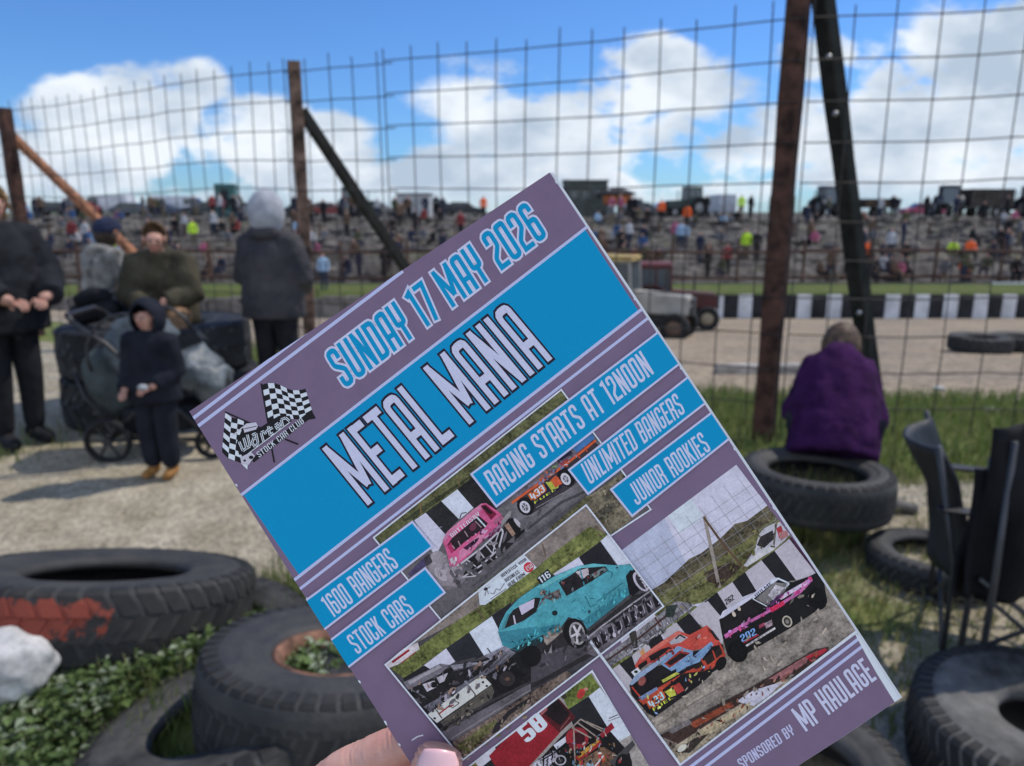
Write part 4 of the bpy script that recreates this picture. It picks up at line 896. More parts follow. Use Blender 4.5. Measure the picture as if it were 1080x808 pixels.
KEY = [(697,236,10,'stand','person in orange hi-vis coat standing on the upper terrace just right of the booklet'),(724,243,10,'stand','person in orange hi-vis coat standing left of the rust brown post, high on the bank'),(711,262,8,'stand','person in pink top on the mid terrace above the red tractor'),(717,264,9,'stand','person in pale blue top beside the pink one on the mid terrace'),
       (786,276,11,'stand','person in yellow hi-vis jacket standing on the lower terrace left of the rust brown post'),(797,277,1,'stand','dark dressed person standing next to the yellow hi-vis jacket'),(781,224,11,'stand','person in yellow hi-vis on the bank top right of the grey van'),(791,226,1,'stand','dark dressed person on the bank top beside a yellow hi-vis'),
       (912,276,10,'sit','person in orange hi-vis sitting right of the blackened prop'),(1003,275,11,'sit','person in yellow hi-vis jacket sitting low on the right of the bank'),(1021,274,10,'sit','person in orange hi-vis jacket sitting beside a yellow one'),(1014,296,10,'sit','small figure in orange at the foot of the right bank'),(930,292,3,'sit','person in white sitting at the foot of the bank above the purple jacket'),(938,274,3,'stand','person in pale white coat standing in mid terrace above the purple jacket'),
       (343,318,9,'stand','person in pale blue coat with red cap beside the pale brown post'),(205,262,11,'stand','person in yellow hi-vis jacket on the left bank'),(129,268,11,'sit','person in yellow hi-vis sitting behind the navy cap'),(78,262,4,'stand','person in red coat on the left bank beside the left post'),(92,263,3,'stand','person in white coat on the left bank near the red one'),(744,228,1,'stand','dark dressed person on the bank top left of the grey van'),(940,222,1,'stand','dark dressed person on the bank top right of the tipping trailer'),(976,222,1,'stand','dark dressed person on the bank top beside the pink red car'),(510,232,10,'stand','person in orange hi-vis on the bank top left of the booklet corner'),(486,252,4,'stand','person in red coat above the date lettering')]
for px, py, ci, pose, lb in KEY:
    p = top(px, YB+21.8) if py < 231 else hit(px, py, 34.5)
    p.z = height(p.x, p.y); spectator(p, pose, ci, R_(rnd.uniform(-30, 30)), lb, None)
mb = MB(); p = hit(343, 318, 34.5)
rr = random.Random(44); cnt = 0
WT = [0, 0, 0, 0, 1, 1, 1, 1, 1, 2, 2, 2, 2, 3, 4, 5, 6, 6, 7, 7, 7, 6, 2, 7, 0, 8, 9]
for i in range(268):
    left = rr.random() < .52
    if i % 4 == 0 or i < 4: cl = (rr.uniform(40, 480) if left else rr.uniform(640, 1085), left)
    left = cl[1]; px = cl[0]+rr.gauss(0, 16)
    band = rr.choice((.3, 1.7, 4.9, 8.1, 11.3, 14.2, 16.6, 17.5)) if left else rr.choice((.2, 1.6, 5, 8, 14.6, 16.5))
    Y = YB+3.3+band*1.15+rr.uniform(-.5, .5); p = at(px, 260, Y); p.z = height(p.x, Y)
    ci = rr.choice(WT); pose = 'sit' if (band < 15 and rr.random() < .72) else 'stand'
    tier = 'on the bank top' if band > 16 else ('on the upper terraces' if band > 7 else 'at the foot of the far bank'); side = 'left' if left else 'right'
    g_ = '%s jackets %s %s, %s side' % (JC[ci][0], 'sitting' if pose == 'sit' else 'standing', tier, side)
    spectator(p, pose, ci, R_(rr.uniform(-50, 50)), 'spectator in %s jacket %s %s on the %s' % (JC[ci][0], 'sitting' if pose == 'sit' else 'standing', tier, side), g_, rr.uniform(.88, 1.05))

# kerb stone beyond the fence and small debris
p = hit(800, 394); mb = MB(); mb.box((0, 0, .05), (1.1, .16, .14)); o = bevel(mb.build('kerb_stone', mat('pale concrete', (.40, .37, .33), .9, 6, .3), None, loc=p), .02); o.rotation_euler = (0, 0, R_(4)); tag(o, 'pale kerb stone lying beyond the fence left of the rust brown post', 'stone')
p = hit(946, 540); mb = MB(); mb.tube([(-.09, .02, .03), (.0, .0, .04), (.09, -.03, .025)], [.03, .035, .03], 8); tag(mb.build('wooden_stake', mat('grey driftwood', (.20, .18, .16), .9, 12, .4), None, True, loc=p), 'short grey wooden stub on the ground right of the occupied tyre', 'wood')
for px, py, s in ((634, 0, 0), (990, 412, .05), (1046, 436, .05), (1012, 582, .04), (1008, 618, .03), (988, 556, .03)):
    if not s: continue
    boulder('pebble', 'pale pebble lying %s' % {990: 'in the grass beyond the fence below the track tyres', 1046: 'in the grass by the fence wires', 1012: 'inside the flattened tyre', 1008: 'on the grass below the flattened tyre', 988: 'by the leg of the folding chair'}[px], hit(px, py)+Vector((0, 0, s*.4)), (s*1.3, s, s*.6), MATS['limestone'], px*.1, 2)

# ------------------------------------------------------------------ grass and weeds
def blades(name, n, where, hgt, width, mats, seed, lean=.5, density=None):
    rr = random.Random(seed); mb = MB(); cnt = 0
    while cnt < n:
        x, y = where(rr); d = density(x, y) if density else 1
        if rr.random() > d: 
            if density: cnt += .15
            continue
        z = height(x, y); a = rr.uniform(0, 6.28); h = hgt*rr.uniform(.45, 1.3); wd_ = width*rr.uniform(.7, 1.3); l = h*lean*rr.uniform(.1, 1)
        ux, uy = math.cos(a), math.sin(a); b = rr.uniform(0, 6.28); lx, ly = math.cos(b)*l, math.sin(b)*l
        mb.add([(x-ux*wd_, y-uy*wd_, z-.01), (x+ux*wd_, y+uy*wd_, z-.01), (x+lx*.4+ux*wd_*.7, y+ly*.4+uy*wd_*.7, z+h*.6), (x+lx*.4-ux*wd_*.7, y+ly*.4-uy*wd_*.7, z+h*.6), (x+lx, y+ly, z+h)], [(0, 1, 2, 3), (3, 2, 4)], rr.randrange(len(mats))); cnt += 1
    return tag(mb.build(name, mats, recalc=False), kind='stuff')
def leafm(name, rgb, rough=.6):
    if name in MATS: return MATS[name]
    m = mat(name, rgb, rough, 8, .25, spec=.3); t = m.node_tree; b = t.nodes['Principled BSDF']; o_ = t.nodes['Material Output']
    tr = t.nodes.new('ShaderNodeBsdfTranslucent'); src = b.inputs['Base Color'].links[0].from_socket; t.links.new(src, tr.inputs[0]); mx_ = t.nodes.new('ShaderNodeMixShader'); mx_.inputs[0].default_value = .45   # sun shines through thin leaves
    t.links.new(b.outputs[0], mx_.inputs[1]); t.links.new(tr.outputs[0], mx_.inputs[2]); t.links.new(mx_.outputs[0], o_.inputs[0]); return m
GB = [leafm('blade green', (.17, .235, .06)), leafm('blade olive', (.24, .25, .095)), leafm('blade dark', (.10, .15, .035)), leafm('blade straw', (.32, .28, .14))]
blades('verge_grass', 15000, lambda r: (lambda x: (x, fence_y(x)+r.uniform(-.9, 2.3)))(r.uniform(.2, 5.2)), .115, .005, [GB[0], GB[1], GB[0], GB[2], GB[1]], 3, .7, lambda x, y: grass_near(x, y))
blades('short_grass', 11000, lambda r: (r.uniform(.4, 3.6), r.uniform(2.0, 4.5)), .055, .004, [GB[0], GB[1], GB[3], GB[1]], 4, .8, lambda x, y: grass_near(x, y)*.8)
blades('tyre_grass', 1500, lambda r: (lambda a, q: (1.535+math.cos(a)*.25*q, 3.63+math.sin(a)*.25*q))(r.uniform(0, 6.28), r.random()**.5), .24, .004, [GB[1], GB[3], GB[0]], 6, .5)
blades('left_grass', 5000, lambda r: (r.uniform(-5.5, -2.2), r.uniform(4.5, 10)), .10, .005, GB[:2], 7, .6, lambda x, y: grass_near(x, y))
blades('path_grass', 2600, lambda r: (r.gauss(-.72, .2), r.gauss(2.72, .17)), .15, .004, GB[:3], 8, .6)
blades('weed_grass', 1800, lambda r: (r.uniform(-1.75, -.45), 1.5+r.random()*.95), .13, .003, GB[:3], 21, .7)
def weeds(name, n, where, seed, hmax, zfun):
    rr = random.Random(seed); mb = MB()
    WM = [leafm('weed leaf', (.21, .30, .10)), leafm('weed leaf dark', (.13, .20, .065)), leafm('weed leaf silver', (.42, .48, .33)), leafm('weed stem', (.14, .18, .06))]
    for i in range(n):
        x, y = where(rr); z0 = zfun(x, y); h = hmax*rr.uniform(.3, 1.0); lx, ly = rr.uniform(-.03, .03), rr.uniform(-.03, .03)
        mb.tube([(x, y, z0), (x+lx*.5, y+ly*.5, z0+h*.6), (x+lx, y+ly, z0+h)], .0022, 3, 3, caps=False)
        pal = rr.choice((0, 0, 0, 1, 1, 2, 2))
        for q in range(rr.randint(5, 9)):
            t = rr.uniform(.25, 1.0); c = Vector((x+lx*t, y+ly*t, z0+h*t)); a = rr.uniform(0, 6.28); l = rr.uniform(.012, .038); wd_ = l*rr.uniform(.22, .42); d = Vector((math.cos(a), math.sin(a), rr.uniform(-.25, .6))).normalized(); s = d.cross(Vector((0, 0, 1))).normalized(); u = s.cross(d)
            mb.add([c, c+d*l*.45+s*wd_+u*.004, c+d*l+u*-.004, c+d*l*.45-s*wd_+u*.004], [(0, 1, 2), (0, 2, 3)], pal if rr.random() < .8 else rr.randrange(3))
    return tag(mb.build(name, WM, recalc=False), kind='stuff')
def patchy(r):
    while True:
        x, y = r.uniform(-1.75, -.42), 1.5+r.random()**1.1*.98
        if r.random() < .25+1.5*max(0, .35+mnoise.noise((x*5, y*5, 3))) and ((x+.74)**2+(y-1.80)**2 > .40**2): return x, y
weeds('weeds', 6600, patchy, 11, .14, lambda x, y: height(x, y)-.01)
t2 = deep(350, 700, 2.12)
weeds('weeds_in_tyre', 420, lambda r: (lambda a, q: (t2.x+math.cos(a)*.155*q+.02, t2.y+math.sin(a)*.15*q))(r.uniform(0, 6.28), r.random()**.5), 12, .13, lambda x, y: t2.z-.10)

COVER=[
('cover_design','mauve printed ground with blue band and pale rules',0,[
((0,126,181),0,[(0.71,34.51),(147.23,22.85),(146.89,55.76),(2.27,67.7)]),
((158,168,212),0,[(0.0,34.46),(148.0,23.05),(148.0,22.08),(0.0,33.48)]),
((158,168,212),0,[(0.0,3.33),(49.38,0.0),(31.82,0.0),(0.0,2.14)]),
((158,168,212),0,[(-0.0,6.5),(87.97,0.98),(87.9,0.0),(84.88,0.0),(0.0,5.32)]),
((158,168,212),0,[(0.0,68.6),(148.0,56.49),(148.0,55.47),(0.0,67.56)]),
((158,168,212),0,[(0.0,72.11),(148.0,60.1),(148.0,59.14),(0.0,71.14)]),
((190,186,205),0,[(4.49,134.62),(6.81,134.59),(6.8,134.15),(4.48,134.18)]),
((190,186,205),0,[(6.73,134.58),(8.62,135.21),(8.76,134.79),(6.87,134.16)]),
((190,194,222),0,[(148.0,52.43),(147.7,51.85),(148.0,51.22)]),
((190,194,222),0,[(148.0,80.33),(147.7,79.72),(148.0,79.07)]),
((190,194,222),0,[(148.0,133.07),(147.82,132.84),(148.0,132.4)]),
((190,194,222),0,[(148.0,4.82),(147.63,3.97),(148.0,3.21)]),
((190,194,222),0,[(148.0,56.64),(147.77,56.28),(148.0,55.76)]),
((190,194,222),0,[(148.0,208.98),(147.74,208.51),(148.0,207.96)]),
((190,194,222),0,[(148.0,176.71),(147.74,176.22),(148.0,175.66)]),
((190,194,222),0,[(148.0,135.9),(147.8,135.62),(148.0,135.15)]),
((190,194,222),0,[(148.0,135.79),(147.65,134.98),(148.0,134.26)]),
((190,194,222),0,[(148.0,112.51),(147.67,111.79),(148.0,111.11)]),
((190,194,222),0,[(148.0,142.5),(147.82,142.27),(148.0,141.83)]),
((190,194,222),0,[(148.0,160.84),(147.71,160.27),(148.0,159.66)]),
((190,194,222),0,[(148.0,65.31),(147.81,65.07),(148.0,64.62)]),
((190,194,222),0,[(148.0,182.62),(147.74,182.14),(148.0,181.58)]),
((190,194,222),0,[(0.12,151.64),(0.63,152.15),(0.23,153.65),(0.0,153.15),(0.0,151.9)]),
((190,194,222),0,[(0.12,150.67),(0.64,151.17),(0.23,152.73),(0.0,152.23),(0.0,150.93)]),
((190,194,222),0,[(0.26,84.37),(0.76,84.91),(0.38,86.34),(0.0,85.54),(0.0,84.92)]),
((190,194,222),0,[(0.24,94.77),(0.76,95.28),(0.34,96.88),(0.0,96.11),(0.0,95.27)]),
((190,194,222),0,[(0.05,184.38),(0.44,185.07),(0.25,185.56),(-0.0,185.25),(0.0,184.51)]),
((190,194,222),0,[(0.37,29.56),(0.79,30.26),(0.56,30.93),(0.09,30.25)]),
((190,194,222),0,[(0.02,201.96),(0.46,202.56),(0.17,203.49),(0.0,203.2),(-0.0,202.01)]),
((190,194,222),0,[(0.16,132.63),(0.58,133.28),(0.33,134.05),(0.0,133.54),(0.0,133.01)]),
((190,194,222),0,[(0.21,107.85),(0.65,108.48),(0.37,109.36),(0.0,108.75),(-0.0,108.33)]),
((190,194,222),0,[(0.28,75.11),(0.75,75.7),(0.42,76.86),(-0.0,76.06),(0.0,75.73)]),
((190,194,222),0,[(0.18,123.85),(0.69,124.36),(0.28,125.91),(0.0,125.28),(-0.0,124.23)]),
((190,194,222),0,[(0.14,144.06),(0.65,144.55),(0.24,146.13),(0.0,145.59),(-0.0,144.34)]),
]),
('date_lettering','blue outlined date lettering slanting along the top',0.06,[
('T','SUNDAY 17 MAY 2026',[(49.97,9.1),(49.73,23.28),(135.61,17.8)],(0,126,181),(170,177,219),0.055,0),
]),
('title_lettering','large pale title lettering edged dark on the blue band',0.06,[
('T','METAL MANIA',[(31.75,36.01),(34.56,60.67),(114.18,53.33)],(170,177,219),(30,26,44),0.035,0.1),
]),
('pale_rules','three pale parallel rules above the sponsor lettering',0.03,[
((158,168,212),0,[(75.05,189.54),(148.0,183.7),(148.0,182.6),(74.96,188.43)]),
((158,168,212),0,[(75.51,192.19),(148.0,186.43),(148.0,185.38),(75.43,191.15)]),
((158,168,212),0,[(76.94,195.11),(148.0,189.13),(148.0,188.09),(76.86,194.07)]),
]),
('torn_edge','bare white paper where the cover is torn at the lower corner',0.05,[
((196,202,232),0,[(147.44,182.42),(146.58,191.44),(146.15,199.24),(147.1,204.97),(145.91,210.0),(148.0,210.0),(148.0,185.17)]),
]),
('sponsor_lettering','small pale sponsor lettering at the bottom corner',0.06,[
('T','SPONSORED BY',[(91.82,197.64),(91.68,201.35),(112.83,200.8)],(162,168,208),None,0,0),
('T','MP HAULAGE',[(115.85,193.39),(116.1,202.1),(145.28,200.43)],(170,177,219),None,0,0),
]),
('club_logo','pair of chequered flags over black strip of club lettering',0.02,[
((26,24,30),0,[(26.09,6.16),(27.36,6.55),(28.55,7.04),(29.62,7.72),(30.55,8.62),(31.36,9.7),(32.1,10.9),(32.83,12.1),(33.64,13.18),(34.57,14.08),(35.64,14.76),(36.83,15.25),(38.09,15.63),(35.77,24.12),(34.25,24.08),(32.8,23.93),(31.47,23.59),(30.28,23.03),(29.22,22.28),(28.22,21.42),(27.22,20.56),(26.16,19.81),(24.97,19.25),(23.63,18.91),(22.18,18.75),(20.65,18.71)]),
((190,192,215),0,[(25.31,7.96),(27.51,8.59),(26.79,10.3),(24.53,9.75)]),
((190,192,215),0,[(23.76,11.54),(26.08,12.01),(25.37,13.72),(22.98,13.34)]),
((190,192,215),0,[(22.2,15.13),(24.65,15.43),(23.94,17.14),(21.43,16.92)]),
((190,192,215),0,[(28.22,6.88),(30.04,8.08),(29.39,9.7),(27.51,8.59)]),
((190,192,215),0,[(26.79,10.3),(28.74,11.33),(28.09,12.96),(26.08,12.01)]),
((190,192,215),0,[(25.37,13.72),(27.44,14.59),(26.79,16.21),(24.65,15.43)]),
((190,192,215),0,[(23.94,17.14),(26.14,17.84),(25.49,19.46),(23.23,18.85)]),
((190,192,215),0,[(29.39,9.7),(30.88,11.42),(30.3,12.96),(28.74,11.33)]),
((190,192,215),0,[(28.09,12.96),(29.71,14.51),(29.12,16.05),(27.44,14.59)]),
((190,192,215),0,[(26.79,16.21),(28.54,17.59),(27.95,19.14),(26.14,17.84)]),
((190,192,215),0,[(31.47,9.87),(32.72,11.93),(32.2,13.39),(30.88,11.42)]),
((190,192,215),0,[(30.3,12.96),(31.68,14.86),(31.16,16.32),(29.71,14.51)]),
((190,192,215),0,[(29.12,16.05),(30.64,17.78),(30.11,19.24),(28.54,17.59)]),
((190,192,215),0,[(27.95,19.14),(29.59,20.7),(29.07,22.16),(27.37,20.68)]),
((190,192,215),0,[(32.2,13.39),(33.69,15.1),(33.23,16.48),(31.68,14.86)]),
((190,192,215),0,[(31.16,16.32),(32.78,17.86),(32.32,19.24),(30.64,17.78)]),
((190,192,215),0,[(30.11,19.24),(31.86,20.62),(31.4,21.99),(29.59,20.7)]),
((190,192,215),0,[(34.15,13.72),(35.96,14.91),(35.57,16.21),(33.69,15.1)]),
((190,192,215),0,[(33.23,16.48),(35.18,17.51),(34.78,18.8),(32.78,17.86)]),
((190,192,215),0,[(32.32,19.24),(34.39,20.1),(33.99,21.4),(31.86,20.62)]),
((190,192,215),0,[(31.4,21.99),(33.6,22.69),(33.2,23.99),(30.95,23.37)]),
((190,192,215),0,[(35.57,16.21),(37.76,16.84),(37.43,18.06),(35.18,17.51)]),
((190,192,215),0,[(34.78,18.8),(37.1,19.27),(36.76,20.48),(34.39,20.1)]),
((190,192,215),0,[(33.99,21.4),(36.43,21.7),(36.1,22.91),(33.6,22.69)]),
((26,24,30),0,[(10.41,7.26),(10.68,8.2),(10.99,9.07),(11.37,9.82),(11.85,10.43),(12.4,10.92),(13.0,11.33),(13.6,11.75),(14.16,12.24),(14.63,12.85),(15.02,13.59),(15.32,14.46),(15.59,15.4),(6.46,27.88),(6.28,26.8),(6.05,25.79),(5.75,24.9),(5.35,24.15),(4.87,23.52),(4.36,22.96),(3.84,22.4),(3.36,21.77),(2.97,21.02),(2.66,20.12),(2.43,19.11),(2.24,18.03)]),
((190,192,215),0,[(10.41,7.26),(11.37,9.82),(10.32,11.22),(9.39,8.61)]),
((190,192,215),0,[(8.37,9.95),(9.27,12.62),(8.22,14.02),(7.35,11.3)]),
((190,192,215),0,[(6.33,12.65),(7.17,15.42),(6.12,16.82),(5.3,13.99)]),
((190,192,215),0,[(4.28,15.34),(5.07,18.22),(4.02,19.62),(3.26,16.68)]),
((190,192,215),0,[(10.32,11.22),(11.92,12.79),(10.84,14.24),(9.27,12.62)]),
((190,192,215),0,[(8.22,14.02),(9.76,15.7),(8.68,17.15),(7.17,15.42)]),
((190,192,215),0,[(6.12,16.82),(7.6,18.6),(6.52,20.06),(5.07,18.22)]),
((190,192,215),0,[(4.02,19.62),(5.44,21.51),(4.36,22.96),(2.97,21.02)]),
((190,192,215),0,[(13.0,11.33),(14.63,12.85),(13.52,14.36),(11.92,12.79)]),
((190,192,215),0,[(10.84,14.24),(12.41,15.86),(11.3,17.37),(9.76,15.7)]),
((190,192,215),0,[(8.68,17.15),(10.19,18.88),(9.08,20.39),(7.6,18.6)]),
((190,192,215),0,[(6.52,20.06),(7.96,21.89),(6.85,23.4),(5.44,21.51)]),
((190,192,215),0,[(13.52,14.36),(14.45,16.96),(13.3,18.52),(12.41,15.86)]),
((190,192,215),0,[(11.3,17.37),(12.16,20.08),(11.02,21.64),(10.19,18.88)]),
((190,192,215),0,[(9.08,20.39),(9.88,23.2),(8.74,24.76),(7.96,21.89)]),
((190,192,215),0,[(6.85,23.4),(7.6,26.32),(6.46,27.88),(5.75,24.9)]),
((26,24,30),0,[(25.97,5.61),(20.31,19.33),(20.8,19.54),(26.46,5.82)]),
((26,24,30),0,[(10.2,7.14),(18.35,19.6),(18.79,19.31),(10.64,6.86)]),
((26,24,30),0,[(17.34,25.82),(15.33,30.82),(15.83,31.03),(17.84,26.03)]),
((26,24,30),0,[(22.72,26.44),(25.58,30.4),(26.04,30.07),(23.19,26.1)]),
((26,24,30),0,[(9.5,25.65),(33.29,23.03),(35.82,24.05),(35.67,26.16),(33.27,25.12),(9.66,27.07)]),
('T','STOCK CAR CLUB',[(12.01,24.66),(12.07,26.8),(31.7,25.25)],(190,192,215),None,0,0.3),
((26,24,30),0,[(7.74,18.45),(13.16,14.61),(17.5,18.23),(25.39,18.38),(28.57,20.46),(28.18,22.31),(9.09,23.81),(6.77,22.03)]),
((170,172,195),0,[(13.04,14.79),(14.58,14.48),(17.64,15.95),(17.48,17.43),(16.32,17.99),(12.34,16.71)]),
((26,24,30),0,[(13.01,15.72),(17.06,17.31),(17.15,17.06),(13.11,15.47)]),
((170,172,195),0,[(8.46,15.51),(13.07,14.99),(13.02,14.59),(8.4,15.12)]),
((190,192,215),0,[(8.74,18.25),(8.2,21.58),(9.03,21.73),(9.58,18.4)]),
((190,192,215),0,[(8.65,22.08),(10.14,22.0),(10.08,21.15),(8.59,21.23)]),
((190,192,215),0,[(10.51,21.71),(11.6,18.2),(10.79,17.94),(9.7,21.44)]),
((190,192,215),0,[(10.79,17.95),(9.81,21.53),(10.63,21.77),(11.6,18.19)]),
((190,192,215),0,[(10.21,22.07),(11.51,22.13),(11.53,21.28),(10.23,21.23)]),
((190,192,215),0,[(11.92,21.85),(13.25,17.97),(12.45,17.69),(11.12,21.56)]),
((26,24,30),0,[(9.03,18.3),(8.48,21.63),(8.75,21.68),(9.29,18.35)]),
((26,24,30),0,[(8.62,21.79),(10.12,21.71),(10.1,21.44),(8.61,21.52)]),
((26,24,30),0,[(10.24,21.62),(11.32,18.11),(11.07,18.03),(9.98,21.53)]),
((26,24,30),0,[(11.07,18.03),(10.09,21.61),(10.35,21.69),(11.32,18.11)]),
((26,24,30),0,[(10.22,21.78),(11.52,21.84),(11.52,21.57),(10.22,21.51)]),
((26,24,30),0,[(11.65,21.75),(12.97,17.87),(12.72,17.78),(11.39,21.66)]),
((190,192,215),0,[(15.24,20.76),(14.46,19.73),(13.79,20.23),(14.56,21.26)]),
((190,192,215),0,[(13.86,19.65),(12.41,20.81),(12.95,21.48),(14.39,20.31)]),
((190,192,215),0,[(12.26,21.19),(12.48,22.92),(13.32,22.82),(13.1,21.1)]),
((190,192,215),0,[(13.05,23.26),(14.6,22.69),(14.29,21.9),(12.75,22.47)]),
((190,192,215),0,[(14.84,22.44),(16.0,19.25),(15.2,18.95),(14.05,22.15)]),
((190,192,215),0,[(15.64,18.68),(14.16,18.5),(14.07,19.34),(15.56,19.52)]),
((26,24,30),0,[(15.01,20.93),(14.23,19.9),(14.02,20.06),(14.79,21.09)]),
((26,24,30),0,[(14.04,19.88),(12.6,21.04),(12.76,21.25),(14.21,20.08)]),
((26,24,30),0,[(12.55,21.16),(12.77,22.88),(13.03,22.85),(12.81,21.13)]),
((26,24,30),0,[(12.95,22.99),(14.49,22.42),(14.4,22.17),(12.85,22.74)]),
((26,24,30),0,[(14.57,22.34),(15.73,19.15),(15.48,19.05),(14.32,22.25)]),
((26,24,30),0,[(15.61,18.97),(14.13,18.79),(14.1,19.05),(15.59,19.23)]),
((190,192,215),0,[(16.7,23.1),(17.63,20.02),(16.82,19.77),(15.89,22.85)]),
((190,192,215),0,[(17.14,20.31),(18.32,20.55),(18.48,19.72),(17.3,19.48)]),
((190,192,215),0,[(17.98,20.1),(17.9,21.21),(18.74,21.28),(18.82,20.17)]),
((26,24,30),0,[(16.42,23.02),(17.35,19.93),(17.09,19.85),(16.17,22.94)]),
((26,24,30),0,[(17.2,20.02),(18.37,20.27),(18.42,20.01),(17.25,19.76)]),
((26,24,30),0,[(18.26,20.12),(18.19,21.23),(18.45,21.26),(18.53,20.15)]),
((190,192,215),0,[(20.08,19.23),(18.97,22.2),(19.76,22.5),(20.88,19.54)]),
((190,192,215),0,[(19.41,22.77),(20.83,22.64),(20.74,21.8),(19.32,21.93)]),
((26,24,30),0,[(20.36,19.34),(19.24,22.3),(19.49,22.4),(20.61,19.44)]),
((26,24,30),0,[(19.38,22.48),(20.8,22.35),(20.77,22.09),(19.35,22.22)]),
((190,192,215),0,[(18.95,20.92),(21.54,21.04),(21.56,20.19),(18.97,20.08)]),
((26,24,30),0,[(18.96,20.64),(21.55,20.75),(21.56,20.48),(18.96,20.37)]),
((190,192,215),0,[(22.24,20.55),(22.27,22.15),(23.11,22.15),(23.08,20.55)]),
((190,192,215),0,[(22.78,22.56),(24.01,22.31),(23.83,21.49),(22.6,21.74)]),
((190,192,215),0,[(24.34,21.95),(24.5,20.47),(23.66,20.37),(23.5,21.85)]),
((190,192,215),0,[(24.03,20.0),(22.62,20.13),(22.7,20.97),(24.12,20.84)]),
((26,24,30),0,[(22.53,20.55),(22.56,22.15),(22.82,22.15),(22.79,20.55)]),
((26,24,30),0,[(22.72,22.28),(23.95,22.03),(23.89,21.77),(22.66,22.02)]),
((26,24,30),0,[(24.05,21.91),(24.21,20.44),(23.94,20.4),(23.79,21.88)]),
((26,24,30),0,[(24.06,20.29),(22.65,20.42),(22.67,20.68),(24.09,20.55)]),
((190,192,215),0,[(25.19,22.32),(25.83,20.11),(25.02,19.86),(24.38,22.08)]),
((190,192,215),0,[(25.35,20.4),(27.02,20.7),(27.16,19.87),(25.49,19.57)]),
((190,192,215),0,[(26.69,20.41),(27.21,22.07),(28.02,21.82),(27.49,20.16)]),
((26,24,30),0,[(24.91,22.24),(25.55,20.02),(25.29,19.95),(24.66,22.16)]),
((26,24,30),0,[(25.4,20.12),(27.07,20.42),(27.11,20.15),(25.44,19.85)]),
((26,24,30),0,[(26.96,20.32),(27.49,21.98),(27.74,21.91),(27.22,20.25)]),
((190,192,215),0,[(8.73,23.7),(27.62,22.5),(27.6,22.23),(8.71,23.43)]),
((165,166,188),0,[(6.67,23.02),(10.82,23.62),(11.23,25.46),(7.68,26.83),(5.85,25.12)]),
((26,24,30),0,[(10.54,25.54),(10.38,25.69),(10.16,25.77),(9.91,25.77),(9.65,25.69),(9.41,25.53),(9.23,25.33),(9.13,25.09),(9.11,24.86),(9.19,24.66),(9.34,24.51),(9.56,24.43),(9.81,24.43),(10.07,24.51),(10.31,24.66),(10.49,24.87),(10.59,25.1),(10.61,25.33)]),
((26,24,30),0,[(7.76,25.05),(7.67,25.15),(7.54,25.2),(7.39,25.21),(7.24,25.17),(7.11,25.09),(7.01,24.97),(6.96,24.83),(6.96,24.69),(7.01,24.56),(7.11,24.46),(7.24,24.4),(7.38,24.39),(7.53,24.43),(7.66,24.52),(7.76,24.64),(7.81,24.77),(7.81,24.92)]),
]),
('printed_photograph','printed photo of pink and orange banger cars on track',0.05,[
((88,86,95),0.35,[(30.3,70.5),(110.96,63.46),(113.97,113.6),(35.45,113.93)]),
((82,84,58),0.9,[(30.3,70.5),(110.96,63.46),(111.49,72.28),(74.84,73.08),(56.58,73.1),(44.97,73.39),(40.27,73.57),(30.83,75.02)]),
((54,57,41),0.9,[(41.7,71.38),(48.86,70.93),(56.82,70.99),(69.27,71.15),(68.35,71.69),(56.44,72.44),(45.23,72.99)]),
((105,85,57),0.3,[(50.0,69.14),(48.06,72.98),(48.45,73.18),(50.38,69.34)]),
((105,85,57),0.3,[(65.46,69.26),(64.18,71.83),(64.48,71.98),(65.76,69.41)]),
((176,178,204),0.16,[(45.25,73.4),(49.84,73.37),(51.57,83.41),(44.68,87.41),(44.68,83.47)]),
((36,36,41),0.6,[(49.89,73.29),(56.38,72.97),(57.97,81.46),(51.43,82.75)]),
((186,188,214),0.16,[(56.38,72.97),(63.2,72.58),(64.43,80.73),(58.22,81.51)]),
((33,33,36),0.6,[(63.12,72.53),(69.28,72.01),(73.92,84.9),(69.57,85.46),(64.37,81.25)]),
((127,129,147),0.3,[(45.06,74.46),(46.76,85.43),(46.9,85.41),(45.2,74.44)]),
((150,150,175),0.16,[(47.51,79.17),(51.9,80.32),(51.94,80.18),(47.54,79.04)]),
((97,96,105),0.5,[(68.92,85.6),(75.52,85.93),(95.77,84.43),(112.26,85.05),(112.73,92.95),(110.02,97.07),(75.91,97.43),(71.15,96.05)]),
((74,72,80),0.5,[(48.81,102.43),(62.77,100.18),(71.05,98.79),(80.92,98.42),(110.02,97.07),(108.46,99.43),(76.86,100.29),(53.05,102.9)]),
((92,92,65),0.9,[(48.84,104.13),(59.65,103.22),(74.51,102.14),(82.0,101.93),(76.78,104.72),(59.41,105.31),(50.98,106.06)]),
((106,101,111),0.3,[(48.77,99.11),(46.88,99.98),(44.7,100.06),(42.49,99.35),(40.52,97.92),(39.01,95.96),(38.16,93.69),(38.06,91.38),(38.74,89.33),(40.1,87.77),(41.99,86.9),(44.18,86.82),(46.39,87.54),(48.37,88.97),(49.87,90.94),(50.72,93.21),(50.81,95.51),(50.13,97.55)]),
((122,118,129),0.3,[(47.82,97.86),(46.35,98.54),(44.65,98.61),(42.92,98.05),(41.38,96.94),(40.2,95.4),(39.54,93.63),(39.47,91.84),(40.0,90.24),(41.06,89.02),(42.53,88.34),(44.24,88.28),(45.96,88.84),(47.5,89.96),(48.68,91.49),(49.34,93.26),(49.41,95.05),(48.88,96.65)]),
